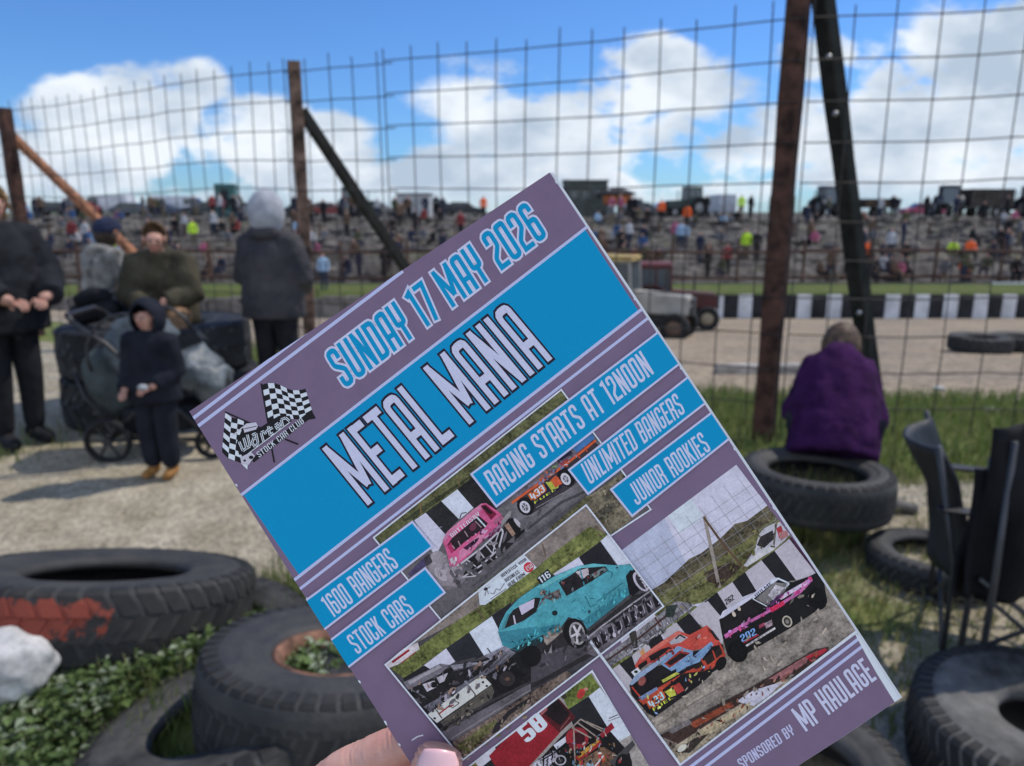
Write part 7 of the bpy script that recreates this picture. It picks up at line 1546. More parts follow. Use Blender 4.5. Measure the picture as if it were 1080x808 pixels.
((54,52,51),0.8,[(85.09,143.35),(87.45,144.22),(85.14,149.2),(83.47,148.77)]),
((46,54,54),0.9,[(100.44,142.83),(103.94,144.43),(100.17,147.18),(97.88,145.71)]),
((92,99,59),0.9,[(73.73,149.67),(83.57,149.61),(100.63,148.44),(108.21,147.8),(109.28,149.13),(99.88,149.57),(76.71,150.6),(74.35,150.71)]),
((120,115,114),0.7,[(73.15,152.5),(148.0,155.68),(148.0,183.78),(75.09,188.86)]),
((134,128,125),0.7,[(75.81,172.19),(89.77,172.7),(110.68,171.24),(108.59,174.39),(89.49,175.08),(75.56,176.51)]),
((106,101,101),0.4,[(75.83,174.37),(92.5,174.68),(92.52,174.19),(75.84,173.89)]),
((106,101,101),0.4,[(92.49,174.68),(107.97,175.53),(108.01,175.05),(92.53,174.19)]),
((164,162,180),0.16,[(140.34,146.94),(146.71,146.25),(146.97,160.77),(140.89,158.85)]),
((31,30,36),0.3,[(135.0,147.19),(140.34,146.94),(140.89,158.85),(135.9,156.38)]),
((164,162,180),0.16,[(128.34,147.55),(135.0,147.19),(135.9,156.38),(128.05,154.88)]),
((31,30,36),0.3,[(123.02,147.97),(128.34,147.55),(128.05,154.88),(123.13,153.93)]),
((164,162,180),0.16,[(116.98,148.15),(123.02,147.97),(123.13,153.93),(116.84,155.05)]),
((31,30,36),0.3,[(111.73,148.46),(116.98,148.15),(116.84,155.05),(112.79,156.14)]),
((164,162,180),0.16,[(106.16,148.8),(111.73,148.46),(112.2,158.7),(108.23,159.1)]),
((164,162,180),0.16,[(146.71,146.25),(147.52,146.24),(148.0,153.62),(148.0,161.64),(146.97,160.77)]),
((62,38,62),0.6,[(146.55,146.15),(147.52,146.21),(148.0,153.62),(148.0,162.27),(147.74,162.37)]),
((160,158,174),0.16,[(105.49,148.97),(112.76,148.78),(113.87,157.87),(108.76,163.61)]),
((31,30,36),0.3,[(100.18,149.12),(105.49,148.97),(106.6,157.09),(100.84,155.98)]),
((160,158,174),0.16,[(94.26,149.21),(100.18,149.12),(100.84,155.98),(94.61,154.59)]),
((31,30,36),0.3,[(88.63,149.36),(93.6,149.43),(93.38,152.52),(87.92,152.9)]),
((160,158,174),0.16,[(81.81,150.3),(88.57,149.45),(88.15,153.04),(80.93,153.61)]),
((31,30,36),0.3,[(76.8,150.46),(81.81,150.3),(79.75,157.36),(77.02,157.56)]),
((160,158,174),0.16,[(73.13,150.58),(76.8,150.46),(77.71,157.99),(74.0,160.14)]),
((174,126,87),0.3,[(84.77,150.25),(86.37,150.3),(85.86,152.56),(84.26,152.51)]),
('T','262',[(117.58,151.48),(117.28,153.27),(120.49,153.12)],(30,28,34),None,0,-0.2),
((25,24,28),0.3,[(112.53,155.97),(125.81,154.91),(135.62,154.59),(139.52,158.7),(145.25,160.04),(148.0,160.33),(148.0,164.74),(146.22,168.72),(140.29,170.79),(131.36,170.94),(114.16,170.22),(109.77,170.71),(108.37,167.26),(110.14,161.79)]),
((176,178,204),0.16,[(112.49,155.8),(115.11,154.31),(126.6,154.83),(135.6,154.06),(136.12,155.5),(127.36,155.91),(113.91,156.12)]),
((106,105,111),0.4,[(126.42,156.77),(134.61,155.56),(138.21,158.45),(135.8,159.85),(128.24,160.14)]),
((170,168,186),0.5,[(130.47,157.9),(134.42,156.39),(136.49,158.82),(130.99,160.44)]),
((200,196,214),0.16,[(125.63,156.38),(136.17,155.19),(136.11,154.65),(125.58,155.83)]),
((200,196,214),0.16,[(135.9,155.07),(138.14,158.57),(138.62,158.27),(136.38,154.77)]),
((200,196,214),0.16,[(138.3,158.16),(136.24,158.82),(136.4,159.34),(138.46,158.68)]),
((190,186,204),0.16,[(125.48,156.36),(127.99,160.91),(128.32,160.73),(125.8,156.19)]),
('T','HULME',[(126.71,155.34),(126.74,156.39),(133.66,155.54)],(60,50,80),None,0,0.2),
((29,27,32),0.4,[(112.97,156.99),(124.95,156.2),(127.38,160.33),(124.63,161.13),(112.38,160.65)]),
((180,170,165),0.16,[(118.16,157.09),(118.08,157.42),(117.94,157.7),(117.76,157.89),(117.56,157.98),(117.37,157.96),(117.21,157.82),(117.09,157.58),(117.04,157.28),(117.06,156.94),(117.14,156.61),(117.28,156.33),(117.46,156.13),(117.66,156.04),(117.85,156.07),(118.01,156.21),(118.13,156.45),(118.18,156.75)]),
((180,170,165),0.16,[(120.51,156.57),(120.45,156.81),(120.33,157.02),(120.17,157.16),(120.0,157.23),(119.83,157.21),(119.68,157.1),(119.57,156.92),(119.52,156.69),(119.53,156.43),(119.6,156.19),(119.72,155.98),(119.87,155.83),(120.04,155.77),(120.22,155.79),(120.36,155.9),(120.47,156.08),(120.52,156.31)]),
((172,95,156),0.5,[(111.09,160.93),(117.22,161.17),(127.04,161.94),(137.18,162.2),(139.59,160.81),(145.7,160.47),(145.42,161.76),(139.42,163.27),(128.59,162.94),(116.53,162.2),(110.86,162.39)]),
((182,44,84),0.3,[(128.33,161.67),(133.58,162.09),(133.41,163.45),(128.35,163.3)]),
((173,62,125),0.3,[(138.39,161.51),(140.19,161.56),(139.59,163.01),(137.96,162.7)]),
((186,170,200),0.5,[(132.71,160.07),(144.05,160.73),(144.05,161.84),(133.23,161.5)]),
((80,49,96),0.6,[(128.41,160.99),(133.05,159.56),(135.46,160.36),(130.31,161.47)]),
((184,62,118),0.3,[(145.56,161.12),(145.4,161.29),(145.19,161.4),(144.95,161.43),(144.72,161.37),(144.52,161.25),(144.38,161.06),(144.32,160.84),(144.33,160.61),(144.43,160.39),(144.59,160.22),(144.8,160.11),(145.04,160.08),(145.27,160.13),(145.46,160.26),(145.6,160.45),(145.67,160.67),(145.66,160.9)]),
('T','202',[(115.23,163.94),(114.76,166.2),(120.24,166.62)],(110,150,210),(20,20,30),0.1,0),
((144,41,57),0.3,[(114.72,166.8),(120.66,167.3),(120.71,166.81),(114.77,166.32)]),
((170,168,180),0.8,[(114.57,168.26),(126.43,168.5),(126.45,167.83),(114.59,167.58)]),
((130,58,82),0.5,[(122.4,164.48),(124.47,164.7),(124.21,165.64),(122.04,165.57)]),
((134,118,134),0.9,[(124.3,164.96),(127.05,165.25),(126.28,166.96),(123.85,166.73)]),
((160,156,150),0.16,[(132.54,168.69),(132.34,169.34),(131.98,169.88),(131.49,170.26),(130.93,170.42),(130.38,170.34),(129.89,170.04),(129.54,169.56),(129.35,168.94),(129.35,168.26),(129.55,167.61),(129.91,167.07),(130.4,166.69),(130.96,166.53),(131.51,166.6),(132.0,166.9),(132.35,167.39),(132.54,168.01)]),
((54,51,52),0.3,[(132.05,168.62),(131.91,169.11),(131.65,169.52),(131.3,169.81),(130.92,169.93),(130.54,169.88),(130.2,169.66),(129.96,169.3),(129.83,168.83),(129.84,168.33),(129.98,167.84),(130.24,167.43),(130.58,167.14),(130.97,167.02),(131.35,167.07),(131.69,167.29),(131.93,167.65),(132.06,168.12)]),
((117,113,112),0.3,[(131.5,168.55),(131.42,168.79),(131.3,169.0),(131.12,169.14),(130.93,169.2),(130.74,169.18),(130.57,169.07),(130.45,168.89),(130.39,168.65),(130.39,168.4),(130.46,168.16),(130.59,167.95),(130.76,167.81),(130.96,167.75),(131.15,167.77),(131.32,167.88),(131.44,168.06),(131.5,168.3)]),
((18,17,20),0.4,[(115.12,168.65),(114.63,169.83),(113.83,170.78),(112.8,171.39),(111.67,171.59),(110.58,171.35),(109.66,170.7),(109.01,169.71),(108.72,168.51),(108.83,167.25),(109.31,166.06),(110.12,165.11),(111.15,164.49),(112.28,164.3),(113.37,164.54),(114.29,165.19),(114.94,166.18),(115.22,167.38)]),
((18,17,20),0.4,[(146.34,168.33),(145.87,169.51),(145.1,170.48),(144.14,171.1),(143.1,171.32),(142.09,171.09),(141.26,170.46),(140.68,169.49),(140.45,168.3),(140.57,167.04),(141.04,165.86),(141.81,164.9),(142.77,164.27),(143.82,164.06),(144.82,164.28),(145.66,164.92),(146.23,165.89),(146.46,167.07)]),
((45,42,45),0.4,[(113.48,168.23),(113.29,168.71),(113.0,169.1),(112.63,169.35),(112.24,169.44),(111.86,169.36),(111.55,169.11),(111.33,168.72),(111.25,168.25),(111.3,167.75),(111.48,167.27),(111.78,166.88),(112.14,166.63),(112.54,166.54),(112.92,166.62),(113.23,166.87),(113.44,167.26),(113.53,167.73)]),
((167,69,64),0.3,[(80.84,153.55),(83.81,152.21),(90.64,151.73),(99.14,151.68),(101.59,154.85),(108.09,155.33),(108.73,157.8),(108.68,163.24),(99.66,159.73),(95.39,156.37),(80.55,155.17)]),
((191,98,91),0.3,[(83.81,152.21),(90.64,151.73),(99.14,151.68),(99.92,152.95),(91.72,153.06),(83.67,153.41)]),
((31,27,32),0.3,[(86.25,153.45),(91.27,153.74),(94.23,154.67),(91.43,155.46),(86.12,155.62)]),
((150,150,166),0.2,[(94.53,153.24),(99.0,152.88),(100.68,155.24),(97.96,155.43),(94.76,154.36)]),
((27,24,27),0.3,[(97.01,153.74),(98.9,153.34),(98.8,152.87),(96.91,153.27)]),
((27,24,27),0.3,[(98.63,153.22),(99.63,155.14),(100.07,154.92),(99.07,152.99)]),
((27,25,30),0.3,[(81.62,154.04),(85.19,154.06),(84.67,155.34),(81.56,155.61)]),
((36,33,38),0.3,[(107.73,155.88),(108.73,157.8),(108.98,161.82),(107.99,160.86)]),
((190,190,206),0.16,[(78.58,154.69),(81.26,154.59),(81.49,156.21),(78.75,156.41)]),
((45,42,47),0.3,[(80.57,155.82),(80.45,155.94),(80.27,156.0),(80.06,156.0),(79.85,155.94),(79.66,155.82),(79.51,155.65),(79.43,155.47),(79.41,155.28),(79.47,155.12),(79.6,155.01),(79.77,154.94),(79.98,154.95),(80.19,155.01),(80.38,155.13),(80.53,155.3),(80.62,155.48),(80.63,155.66)]),
((27,25,30),0.4,[(75.73,158.02),(92.97,158.05),(109.06,163.16),(106.68,168.7),(95.2,170.38),(77.02,171.36),(75.7,168.92),(74.62,161.18)]),
((129,148,183),0.3,[(76.02,157.89),(78.75,156.41),(96.38,155.85),(97.59,157.45),(88.87,157.37),(76.42,158.46)]),
((106,137,178),0.3,[(88.11,157.53),(96.29,155.98),(99.6,159.82),(98.46,161.54),(93.01,161.93),(89.97,161.6)]),
((106,137,178),0.3,[(92.09,161.35),(98.46,161.54),(101.42,160.99),(106.32,160.45),(106.41,161.78),(99.39,164.06),(94.84,163.09),(90.89,163.15)]),
((128,48,45),0.4,[(89.26,158.26),(96.0,157.4),(98.52,159.97),(90.11,160.41)]),
((31,27,32),0.5,[(90.09,158.47),(95.78,158.23),(97.54,159.99),(90.79,159.87)]),
((29,27,32),0.3,[(82.42,157.77),(87.35,157.69),(88.91,161.25),(82.99,161.34),(81.31,160.92)]),
((130,75,75),0.5,[(80.56,160.19),(80.03,160.38),(79.49,160.42),(79.02,160.3),(78.67,160.05),(78.48,159.68),(78.47,159.25),(78.65,158.8),(79.0,158.4),(79.47,158.08),(80.0,157.89),(80.54,157.85),(81.01,157.97),(81.36,158.23),(81.55,158.59),(81.56,159.02),(81.37,159.47),(81.03,159.87)]),
((161,58,50),0.3,[(75.87,158.94),(76.38,163.12),(76.87,163.06),(76.36,158.89)]),
((162,67,54),0.4,[(75.57,163.7),(82.71,163.74),(91.51,164.19),(96.36,164.7),(108.46,164.06),(107.8,166.52),(101.84,168.18),(97.89,166.32),(92.72,164.32),(76.05,165.93)]),
((41,34,34),0.3,[(101.13,163.88),(104.83,163.67),(108.01,163.77),(107.27,165.86),(101.07,166.41)]),
((41,34,34),0.3,[(96.51,164.48),(100.6,164.19),(100.39,165.98),(97.13,165.51)]),
((158,60,49),0.3,[(93.81,164.68),(99.13,167.42),(99.39,166.95),(94.07,164.21)]),
((158,60,49),0.3,[(99.27,167.45),(107.66,167.02),(107.64,166.48),(99.25,166.92)]),
((158,60,49),0.3,[(100.17,163.42),(99.82,167.37),(100.37,167.42),(100.71,163.47)]),
((158,60,49),0.3,[(104.87,163.16),(103.91,167.04),(104.44,167.16),(105.4,163.28)]),
((158,60,49),0.3,[(108.03,162.31),(107.38,166.71),(107.92,166.78),(108.57,162.38)]),
((167,172,80),0.5,[(85.58,162.35),(91.19,162.7),(91.81,163.74),(85.59,163.32)]),
((111,127,167),0.7,[(76.01,163.02),(83.01,163.28),(83.02,164.25),(76.71,164.43)]),
((31,28,35),0.3,[(76.51,166.22),(88.8,166.32),(90.19,169.12),(77.77,170.23)]),
((153,58,58),0.3,[(86.9,165.75),(90.16,166.22),(90.19,169.12),(87.61,169.09)]),
((163,166,68),0.3,[(84.4,166.09),(87.59,166.19),(87.01,169.03),(84.73,168.54)]),
('T','433',[(77.79,165.75),(77.59,168.32),(83.26,167.81)],(150,196,220),(170,80,50),0.12,0),
('T','FUEL',[(77.78,168.44),(77.76,169.45),(85.49,169.35)],(190,190,70),None,0,0.3),
((22,21,24),0.3,[(105.75,169.71),(104.94,170.01),(104.14,170.1),(103.44,169.97),(102.94,169.64),(102.68,169.14),(102.71,168.54),(103.01,167.91),(103.56,167.32),(104.28,166.85),(105.09,166.55),(105.89,166.46),(106.59,166.59),(107.09,166.92),(107.35,167.41),(107.32,168.01),(107.02,168.65),(106.47,169.23)]),
((135,132,135),0.3,[(100.71,169.55),(102.96,169.57),(102.97,169.25),(100.72,169.23)]),
((20,19,22),0.4,[(114.14,168.31),(113.77,169.21),(113.17,169.94),(112.41,170.4),(111.57,170.56),(110.76,170.38),(110.08,169.89),(109.6,169.14),(109.4,168.24),(109.48,167.27),(109.84,166.38),(110.44,165.65),(111.21,165.18),(112.05,165.03),(112.86,165.21),(113.54,165.7),(114.01,166.44),(114.22,167.35)]),
((55,42,42),0.6,[(75.05,177.35),(83.45,177.87),(110.01,180.15),(133.56,180.96),(137.71,182.66),(136.91,183.86),(122.11,185.15),(93.7,184.34),(79.43,183.93)]),
((120,61,46),0.7,[(85.5,179.16),(101.12,180.44),(100.91,182.21),(85.98,181.37)]),
((131,89,95),0.6,[(115.34,180.85),(128.61,181.16),(134.01,181.73),(132.21,182.98),(119.4,183.43)]),
((144,41,57),0.4,[(129.51,181.26),(136.48,182.35),(136.7,183.45),(129.97,183.46)]),
((99,96,102),0.8,[(78.0,177.29),(86.17,178.15),(86.18,179.59),(78.92,178.83)]),
((134,126,115),0.9,[(75.34,182.78),(90.97,182.61),(106.33,182.78),(119.4,183.43),(123.73,185.47),(75.13,188.85),(75.09,188.83),(74.86,184.44)]),
((170,172,196),0.3,[(102.48,181.3),(109.25,181.29),(118.95,184.1),(112.21,185.55),(106.35,185.66)]),
((157,147,128),0.6,[(86.21,182.48),(97.08,183.61),(106.56,183.88),(104.99,184.8),(86.92,185.79)]),
((50,45,44),0.8,[(76.26,184.32),(84.19,184.07),(89.18,185.31),(80.15,187.24)]),
((186,182,180),0.16,[(80.78,184.53),(80.69,184.86),(80.38,185.17),(79.91,185.4),(79.33,185.54),(78.71,185.56),(78.12,185.47),(77.63,185.28),(77.31,185.0),(77.19,184.68),(77.29,184.35),(77.59,184.04),(78.06,183.81),(78.64,183.67),(79.27,183.65),(79.86,183.74),(80.34,183.93),(80.66,184.21)]),
('M',[(77.97,147.21),(105.93,146.34),(106.85,148.87),(80.59,150.17)],50,[(150,150,166),(90,88,98),(60,56,60),(120,120,132)],2.6,-37,17),
('M',[(82.45,153.28),(107.81,157.22),(107.84,161.09),(85.36,155.78)],26,[(220,110,100),(150,50,50),(60,40,44),(190,150,160)],2.4,-30,18),
('M',[(76.48,164.28),(99.39,164.06),(101.84,168.18),(77.47,170.68)],44,[(50,44,52),(190,90,60),(120,150,200),(30,28,34),(180,180,110)],2.4,-37,19),
('M',[(93.15,160.73),(105.42,160.83),(105.73,162.32),(94.24,163.99)],20,[(140,170,210),(90,120,180),(60,60,80)],2.2,-37,20),
('M',[(111.69,160.58),(144.91,160.55),(145.0,162.08),(111.7,162.79)],40,[(210,120,190),(150,70,140),(180,170,200),(230,80,140),(60,40,70)],2.2,-33,21),
('M',[(126.51,158.3),(138.04,157.61),(138.04,159.81),(128.75,160.47)],16,[(150,148,160),(90,86,100),(190,188,204)],2.2,-37,22),
('M',[(82.22,169.02),(155.32,160.09),(153.14,177.21),(79.43,185.7)],60,[(148,140,138),(116,110,110),(160,152,146)],3.6,-37,23),
('M',[(76.21,179.99),(133.78,182.06),(133.56,183.84),(76.96,186.19)],60,[(70,50,48),(130,70,54),(44,36,38),(150,110,100),(110,100,100)],2.6,-33,24),
('M',[(101.17,138.8),(148.39,136.74),(147.27,145.63),(103.48,146.28)],60,[(104,98,76),(82,80,58),(118,118,76),(72,62,52)],2.8,-35,25),
((186,190,216),0.16,[(72.73,144.49),(73.61,144.44),(72.28,121.15),(71.49,121.19)]),
((186,190,216),0.16,[(75.09,188.86),(75.09,188.86),(75.88,188.8),(73.61,144.44),(72.73,144.49)]),
((186,190,216),0.16,[(146.65,183.88),(148.0,183.77),(148.0,182.79),(75.07,188.46),(75.09,188.86)]),
]),
('text_banner','blue banner reading RACING STARTS AT 12NOON',0.62,[
((164,172,214),0,[(69.54,70.57),(148.0,65.09),(148.0,78.46),(70.79,84.89)]),
((0,126,181),0,[(70.31,71.23),(148.0,65.78),(148.0,77.78),(71.44,84.13)]),
('T','RACING STARTS AT 12NOON',[(73.35,72.67),(72.98,81.56),(139.72,76.13)],(170,177,219),None,0,0.1),
]),
('text_banner','blue banner reading UNLIMITED BANGERS',0.62,[
((164,172,214),0,[(97.8,87.23),(148.0,83.04),(148.0,94.1),(98.76,98.08)]),
((0,126,181),0,[(98.56,87.87),(148.0,83.74),(148.0,93.41),(99.4,97.33)]),
('T','UNLIMITED BANGERS',[(102.32,88.12),(101.4,95.63),(141.16,92.77)],(170,177,219),None,0,0.1),
]),
('text_banner','blue banner reading JUNIOR ROOKIES',0.62,[
((164,172,214),0,[(105.93,100.28),(148.0,97.17),(148.0,108.24),(107.02,112.11)]),
((0,126,181),0,[(106.69,100.92),(148.0,97.86),(148.0,107.55),(107.65,111.36)]),
('T','JUNIOR ROOKIES',[(111.01,102.63),(110.57,109.89),(141.35,107.83)],(170,177,219),None,0,0.1),
]),
('text_banner','blue banner reading 1600 BANGERS',0.62,[
((164,172,214),0,[(0.0,75.57),(44.85,73.05),(46.15,84.34),(0.0,87.8)]),
((0,126,181),0,[(0.0,76.27),(44.22,73.79),(45.36,83.69),(-0.0,87.1)]),
('T','1600 BANGERS',[(4.33,78.01),(4.61,85.93),(32.82,83.53)],(170,177,219),None,0,0.1),
]),
('text_banner','blue banner reading STOCK CARS',0.62,[
((164,172,214),0,[(0.0,91.23),(40.05,88.38),(41.27,99.45),(0.0,102.72)]),
((0,126,181),0,[(0.0,91.94),(39.42,89.13),(40.49,98.81),(0.0,102.02)]),
('T','STOCK CARS',[(4.62,93.36),(4.89,100.68),(28.94,99.22)],(170,177,219),None,0,0.1),
]),
]

# ------------------------------------------------------------------ race programme booklet
RC = ((0.83564, 0.54783, 0.04001), (-0.54883, 0.83568, 0.02044), (-0.02224, -0.03904, 0.99899)); TC = (-0.11087, 0.00978, 0.26058)
c_, s_ = math.cos(PITCH), math.sin(PITCH)
CAMM = Matrix(((1, 0, 0), (0, -s_, c_), (0, -c_, -s_)))           # camera right, down, forward in world axes
RW = CAMM @ Matrix(RC); RB = Matrix((RW.col[0], -RW.col[1], -RW.col[2])).transposed()
book = empty('programme_booklet'); book.matrix_world = Matrix.Translation(EYEV+CAMM @ Vector(TC)) @ RB.to_4x4()
tag(book, 'mauve and blue printed race programme booklet held up tilted in the hand', 'booklet')
def curl(x, y):                                                   # gentle bow of the held booklet, metres
    u, v = x/.148, -y/.210
    return 0.0015*math.sin(math.pi*max(0, min(1, v)))*(1-.6*u)-.0010*math.exp(-(((1-u)/.10)**2+((1-v)/.08)**2))
def ink_material():
    m = bpy.data.materials.new('printed ink'); m.use_nodes = True; t = m.node_tree; b = t.nodes['Principled BSDF']
    b.inputs['Roughness'].default_value = .5; b.inputs['Specular IOR Level'].default_value = .14
    at_ = t.nodes.new('ShaderNodeAttribute'); at_.attribute_name = 'ink'
    co = t.nodes.new('ShaderNodeTexCoord'); n = t.nodes.new('ShaderNodeTexNoise'); n.inputs['Scale'].default_value = 950; n.inputs['Detail'].default_value = 5; n.inputs['Roughness'].default_value = .7; t.links.new(co.outputs['Object'], n.inputs['Vector'])
    mr_ = t.nodes.new('ShaderNodeMapRange'); t.links.new(n.outputs[0], mr_.inputs[0]); mr_.inputs[1].default_value = .3; mr_.inputs[2].default_value = .7; mr_.inputs[3].default_value = -.75; mr_.inputs[4].default_value = .75
    ma = t.nodes.new('ShaderNodeMath'); ma.operation = 'MULTIPLY_ADD'; t.links.new(mr_.outputs[0], ma.inputs[0]); t.links.new(at_.outputs['Alpha'], ma.inputs[1]); ma.inputs[2].default_value = 1.0
    n2_ = t.nodes.new('ShaderNodeTexNoise'); n2_.inputs['Scale'].default_value = 2600; n2_.inputs['Detail'].default_value = 1; t.links.new(co.outputs['Object'], n2_.inputs['Vector'])
    m2 = t.nodes.new('ShaderNodeMapRange'); t.links.new(n2_.outputs[0], m2.inputs[0]); m2.inputs[1].default_value = .25; m2.inputs[2].default_value = .75; m2.inputs[3].default_value = .93; m2.inputs[4].default_value = 1.07
    n4 = t.nodes.new('ShaderNodeTexNoise'); n4.inputs['Scale'].default_value = 210; n4.inputs['Detail'].default_value = 3; t.links.new(co.outputs['Object'], n4.inputs['Vector'])
    m4 = t.nodes.new('ShaderNodeMapRange'); t.links.new(n4.outputs[0], m4.inputs[0]); m4.inputs[1].default_value = .3; m4.inputs[2].default_value = .7; m4.inputs[3].default_value = -.6; m4.inputs[4].default_value = .5
    a4 = t.nodes.new('ShaderNodeMath'); a4.operation = 'MULTIPLY_ADD'; t.links.new(m4.outputs[0], a4.inputs[0]); t.links.new(at_.outputs['Alpha'], a4.inputs[1]); t.links.new(ma.outputs[0], a4.inputs[2]); ma = a4
    mu = t.nodes.new('ShaderNodeMath'); mu.operation = 'MULTIPLY'; t.links.new(ma.outputs[0], mu.inputs[0]); t.links.new(m2.outputs[0], mu.inputs[1])
    vm = t.nodes.new('ShaderNodeVectorMath'); vm.operation = 'SCALE'; t.links.new(at_.outputs['Color'], vm.inputs[0]); t.links.new(mu.outputs[0], vm.inputs['Scale']); t.links.new(vm.outputs[0], b.inputs['Base Color'])
    return m
INK = ink_material()
ILL = (.53, .61, .76)                                            # paper white in the photograph -> reflectance .85..
def ink(c): l = lin(c); return tuple(min(.86, l[i]/ILL[i]) for i in range(3))
def fine(bm, maxl):
    for _ in range(7):
        es = [e for e in bm.edges if e.calc_length() > maxl]
        if not es: break
        bmesh.ops.subdivide_edges(bm, edges=es, cuts=1); bmesh.ops.triangulate(bm, faces=[f for f in bm.faces if len(f.verts) > 3])
# condensed block lettering: polylines (x, y, corner radius) in a cell of height 1
SW = .125
def glyph(ch, tw):
    w = .36; l, r = SW/2, w-SW/2; m = w/2; T, B = 1-SW/2, SW/2; q = .10
    G = {
     'A': ([[(l,0),(l,T,q),(r,T,q*.6),(r,0)], [(l+.05,.36),(r-.05,.36)]], w), 'S': ([[(r,.70),(r,T,q),(l,T,q),(l,.60,.06),(r,.40,.06),(r,B,q),(l,B,q),(l,.30)]], w),
     'U': ([[(l,1),(l,B,q),(r,B,q),(r,1)]], w), 'N': ([[(l,0),(l,1)], [(r,0),(r,1)], [(l+.0,.97),(r,.03)]], w), 'D': ([[(l,B),(l,T),(r,T,q),(r,B,q),(l,B)]], w),
     'Y': ([[(l,1),(l,.44,.08),(r,.44,.08),(r,1)], [(m,.40),(m,0)]], w), '1': ([[(-.02,.86),(.12,.93),(.12,0)]], .2), '7': ([[(0,T),(r,T),(l+.06,0)]], w*.95),
     'M': ([[(l,0),(l,1)], [(.54-l,0),(.54-l,1)], [(l,.96),(.27,.22)], [(.27,.22),(.54-l,.96)]], .54), '2': ([[(l,.68),(l,T,q),(r,T,q),(r,.56,.05),(l,.30,.05),(l,B),(w,B)]], w),
     '0': ([[(m,T),(r,T,q),(r,B,q),(l,B,q),(l,T,q),(m,T)]], w), 'O': ([[(m,T),(r,T,q),(r,B,q),(l,B,q),(l,T,q),(m,T)]], w), '6': ([[(r,.74),(r,T,q),(l,T,q),(l,B,q),(r,B,q),(r,.54,q*.8),(l,.54)]], w),
     'E': ([[(l,0),(l,1)], [(l,T),(.31,T)], [(l,.52),(.28,.52)], [(l,B),(.31,B)]], .31), 'F': ([[(l,0),(l,1)], [(l,T),(.30,T)], [(l,.52),(.27,.52)]], .30), 'T': ([[(0,T),(.34,T)], [(.17,T-.05),(.17,0)]], .34),
     'L': ([[(l,1),(l,B),(.29,B)]], .29), 'I': ([[(l,0),(l,1)]], SW), 'R': ([[(l,0),(l,T),(r,T,q),(r,.47,q*.8),(l+.06,.47)], [(r-.06,.45),(r,.36),(r,0)]], w), 'P': ([[(l,0),(l,T),(r,T,q),(r,.45,q),(l+.06,.45)]], w),
     'C': ([[(r,.66),(r,T,q),(l,T,q),(l,B,q),(r,B,q),(r,.34)]], w), 'G': ([[(r,.70),(r,T,q),(l,T,q),(l,B,q),(r,B,q),(r,.46),(m,.46)]], w), 'B': ([[(l,B),(l,T),(r,T,q),(r,B,q),(l,B)], [(l+.05,.52),(r-.05,.52)]], w),
     'K': ([[(l,0),(l,1)], [(l+.04,.46),(r,.98)], [(l+.08,.56),(r,.02)]], w), 'J': ([[(r,1),(r,B,q),(l,B,q),(l,.30)]], w), 'H': ([[(l,0),(l,1)], [(r,0),(r,1)], [(l+.05,.5),(r-.05,.5)]], w), 'V': ([[(l,1),(m,.04)], [(m,.04),(r,1)]], w), 'W': ([[(l,1),(.15,.04)], [(.15,.04),(.27,.8)], [(.27,.8),(.39,.04)], [(.39,.04),(.54-l,1)]], .54),
     '5': ([[(w,T),(l,T),(l,.55),(r,.55,q),(r,B,q),(l,B,q),(l,.26)]], w), '8': ([[(m,T),(r,T,q),(r,B,q),(l,B,q),(l,T,q),(m,T)], [(l+.05,.52),(r-.05,.52)]], w), '3': ([[(l,.74),(l,T,q),(r,T,q),(r,B,q),(l,B,q),(l,.26)], [(r-.05,.52),(m-.04,.52)]], w), '4': ([[(l,1),(l,.35),(w,.35)], [(r-.03,.75),(r-.03,0)]], w),
     '\u00a3': ([[(r,.72),(r,T,q),(l+.03,T,q),(l+.03,B),(w,B)], [(0,.48),(.22,.48)]], w)}
    return G.get(ch, ([], .20))
def rounded(pts):
    out_ = []
    for i, p in enumerate(pts):
        r = p[2] if len(p) > 2 else 0; p = Vector(p[:2])
        if r and 0 < i < len(pts)-1:
            a, b = Vector(pts[i-1][:2]), Vector(pts[i+1][:2]); r = min(r, (a-p).length*.5, (b-p).length*.5); s0 = p+(a-p).normalized()*r; s1 = p+(b-p).normalized()*r
            for k in range(4):
                t = k/3; out_.append(s0*(1-t)**2+p*2*t*(1-t)+s1*t*t)
        else: out_.append(p)
    return out_
def ribbon(pts, hw, ext=0):
    """outline quads of a mitred stroke"""
    pts = [Vector(p) for p in pts]; n = len(pts)
    closed = (pts[0]-pts[-1]).length < 1e-5
    if not closed and ext:
        pts[0] = pts[0]+(pts[0]-pts[1]).normalized()*ext; pts[-1] = pts[-1]+(pts[-1]-pts[-2]).normalized()*ext
    L1, R1 = [], []
    for i in range(n):
        a = pts[i-1] if i else (pts[-2] if closed else None); b = pts[i+1] if i < n-1 else (pts[1] if closed else None)
        d0 = (pts[i]-a).normalized() if a is not None else None; d1 = (b-pts[i]).normalized() if b is not None else None
        if d0 is None: d0 = d1
        if d1 is None: d1 = d0
        n0, n1_ = Vector((-d0.y, d0.x)), Vector((-d1.y, d1.x)); mm_ = n0+n1_
        mm_ = mm_/max(.35, mm_.dot(n0)) if mm_.length > 1e-4 else n0
        L1.append(pts[i]+mm_*hw); R1.append(pts[i]-mm_*hw)
    return [(L1[i], L1[i+1], R1[i+1], R1[i]) for i in range(n-1)]
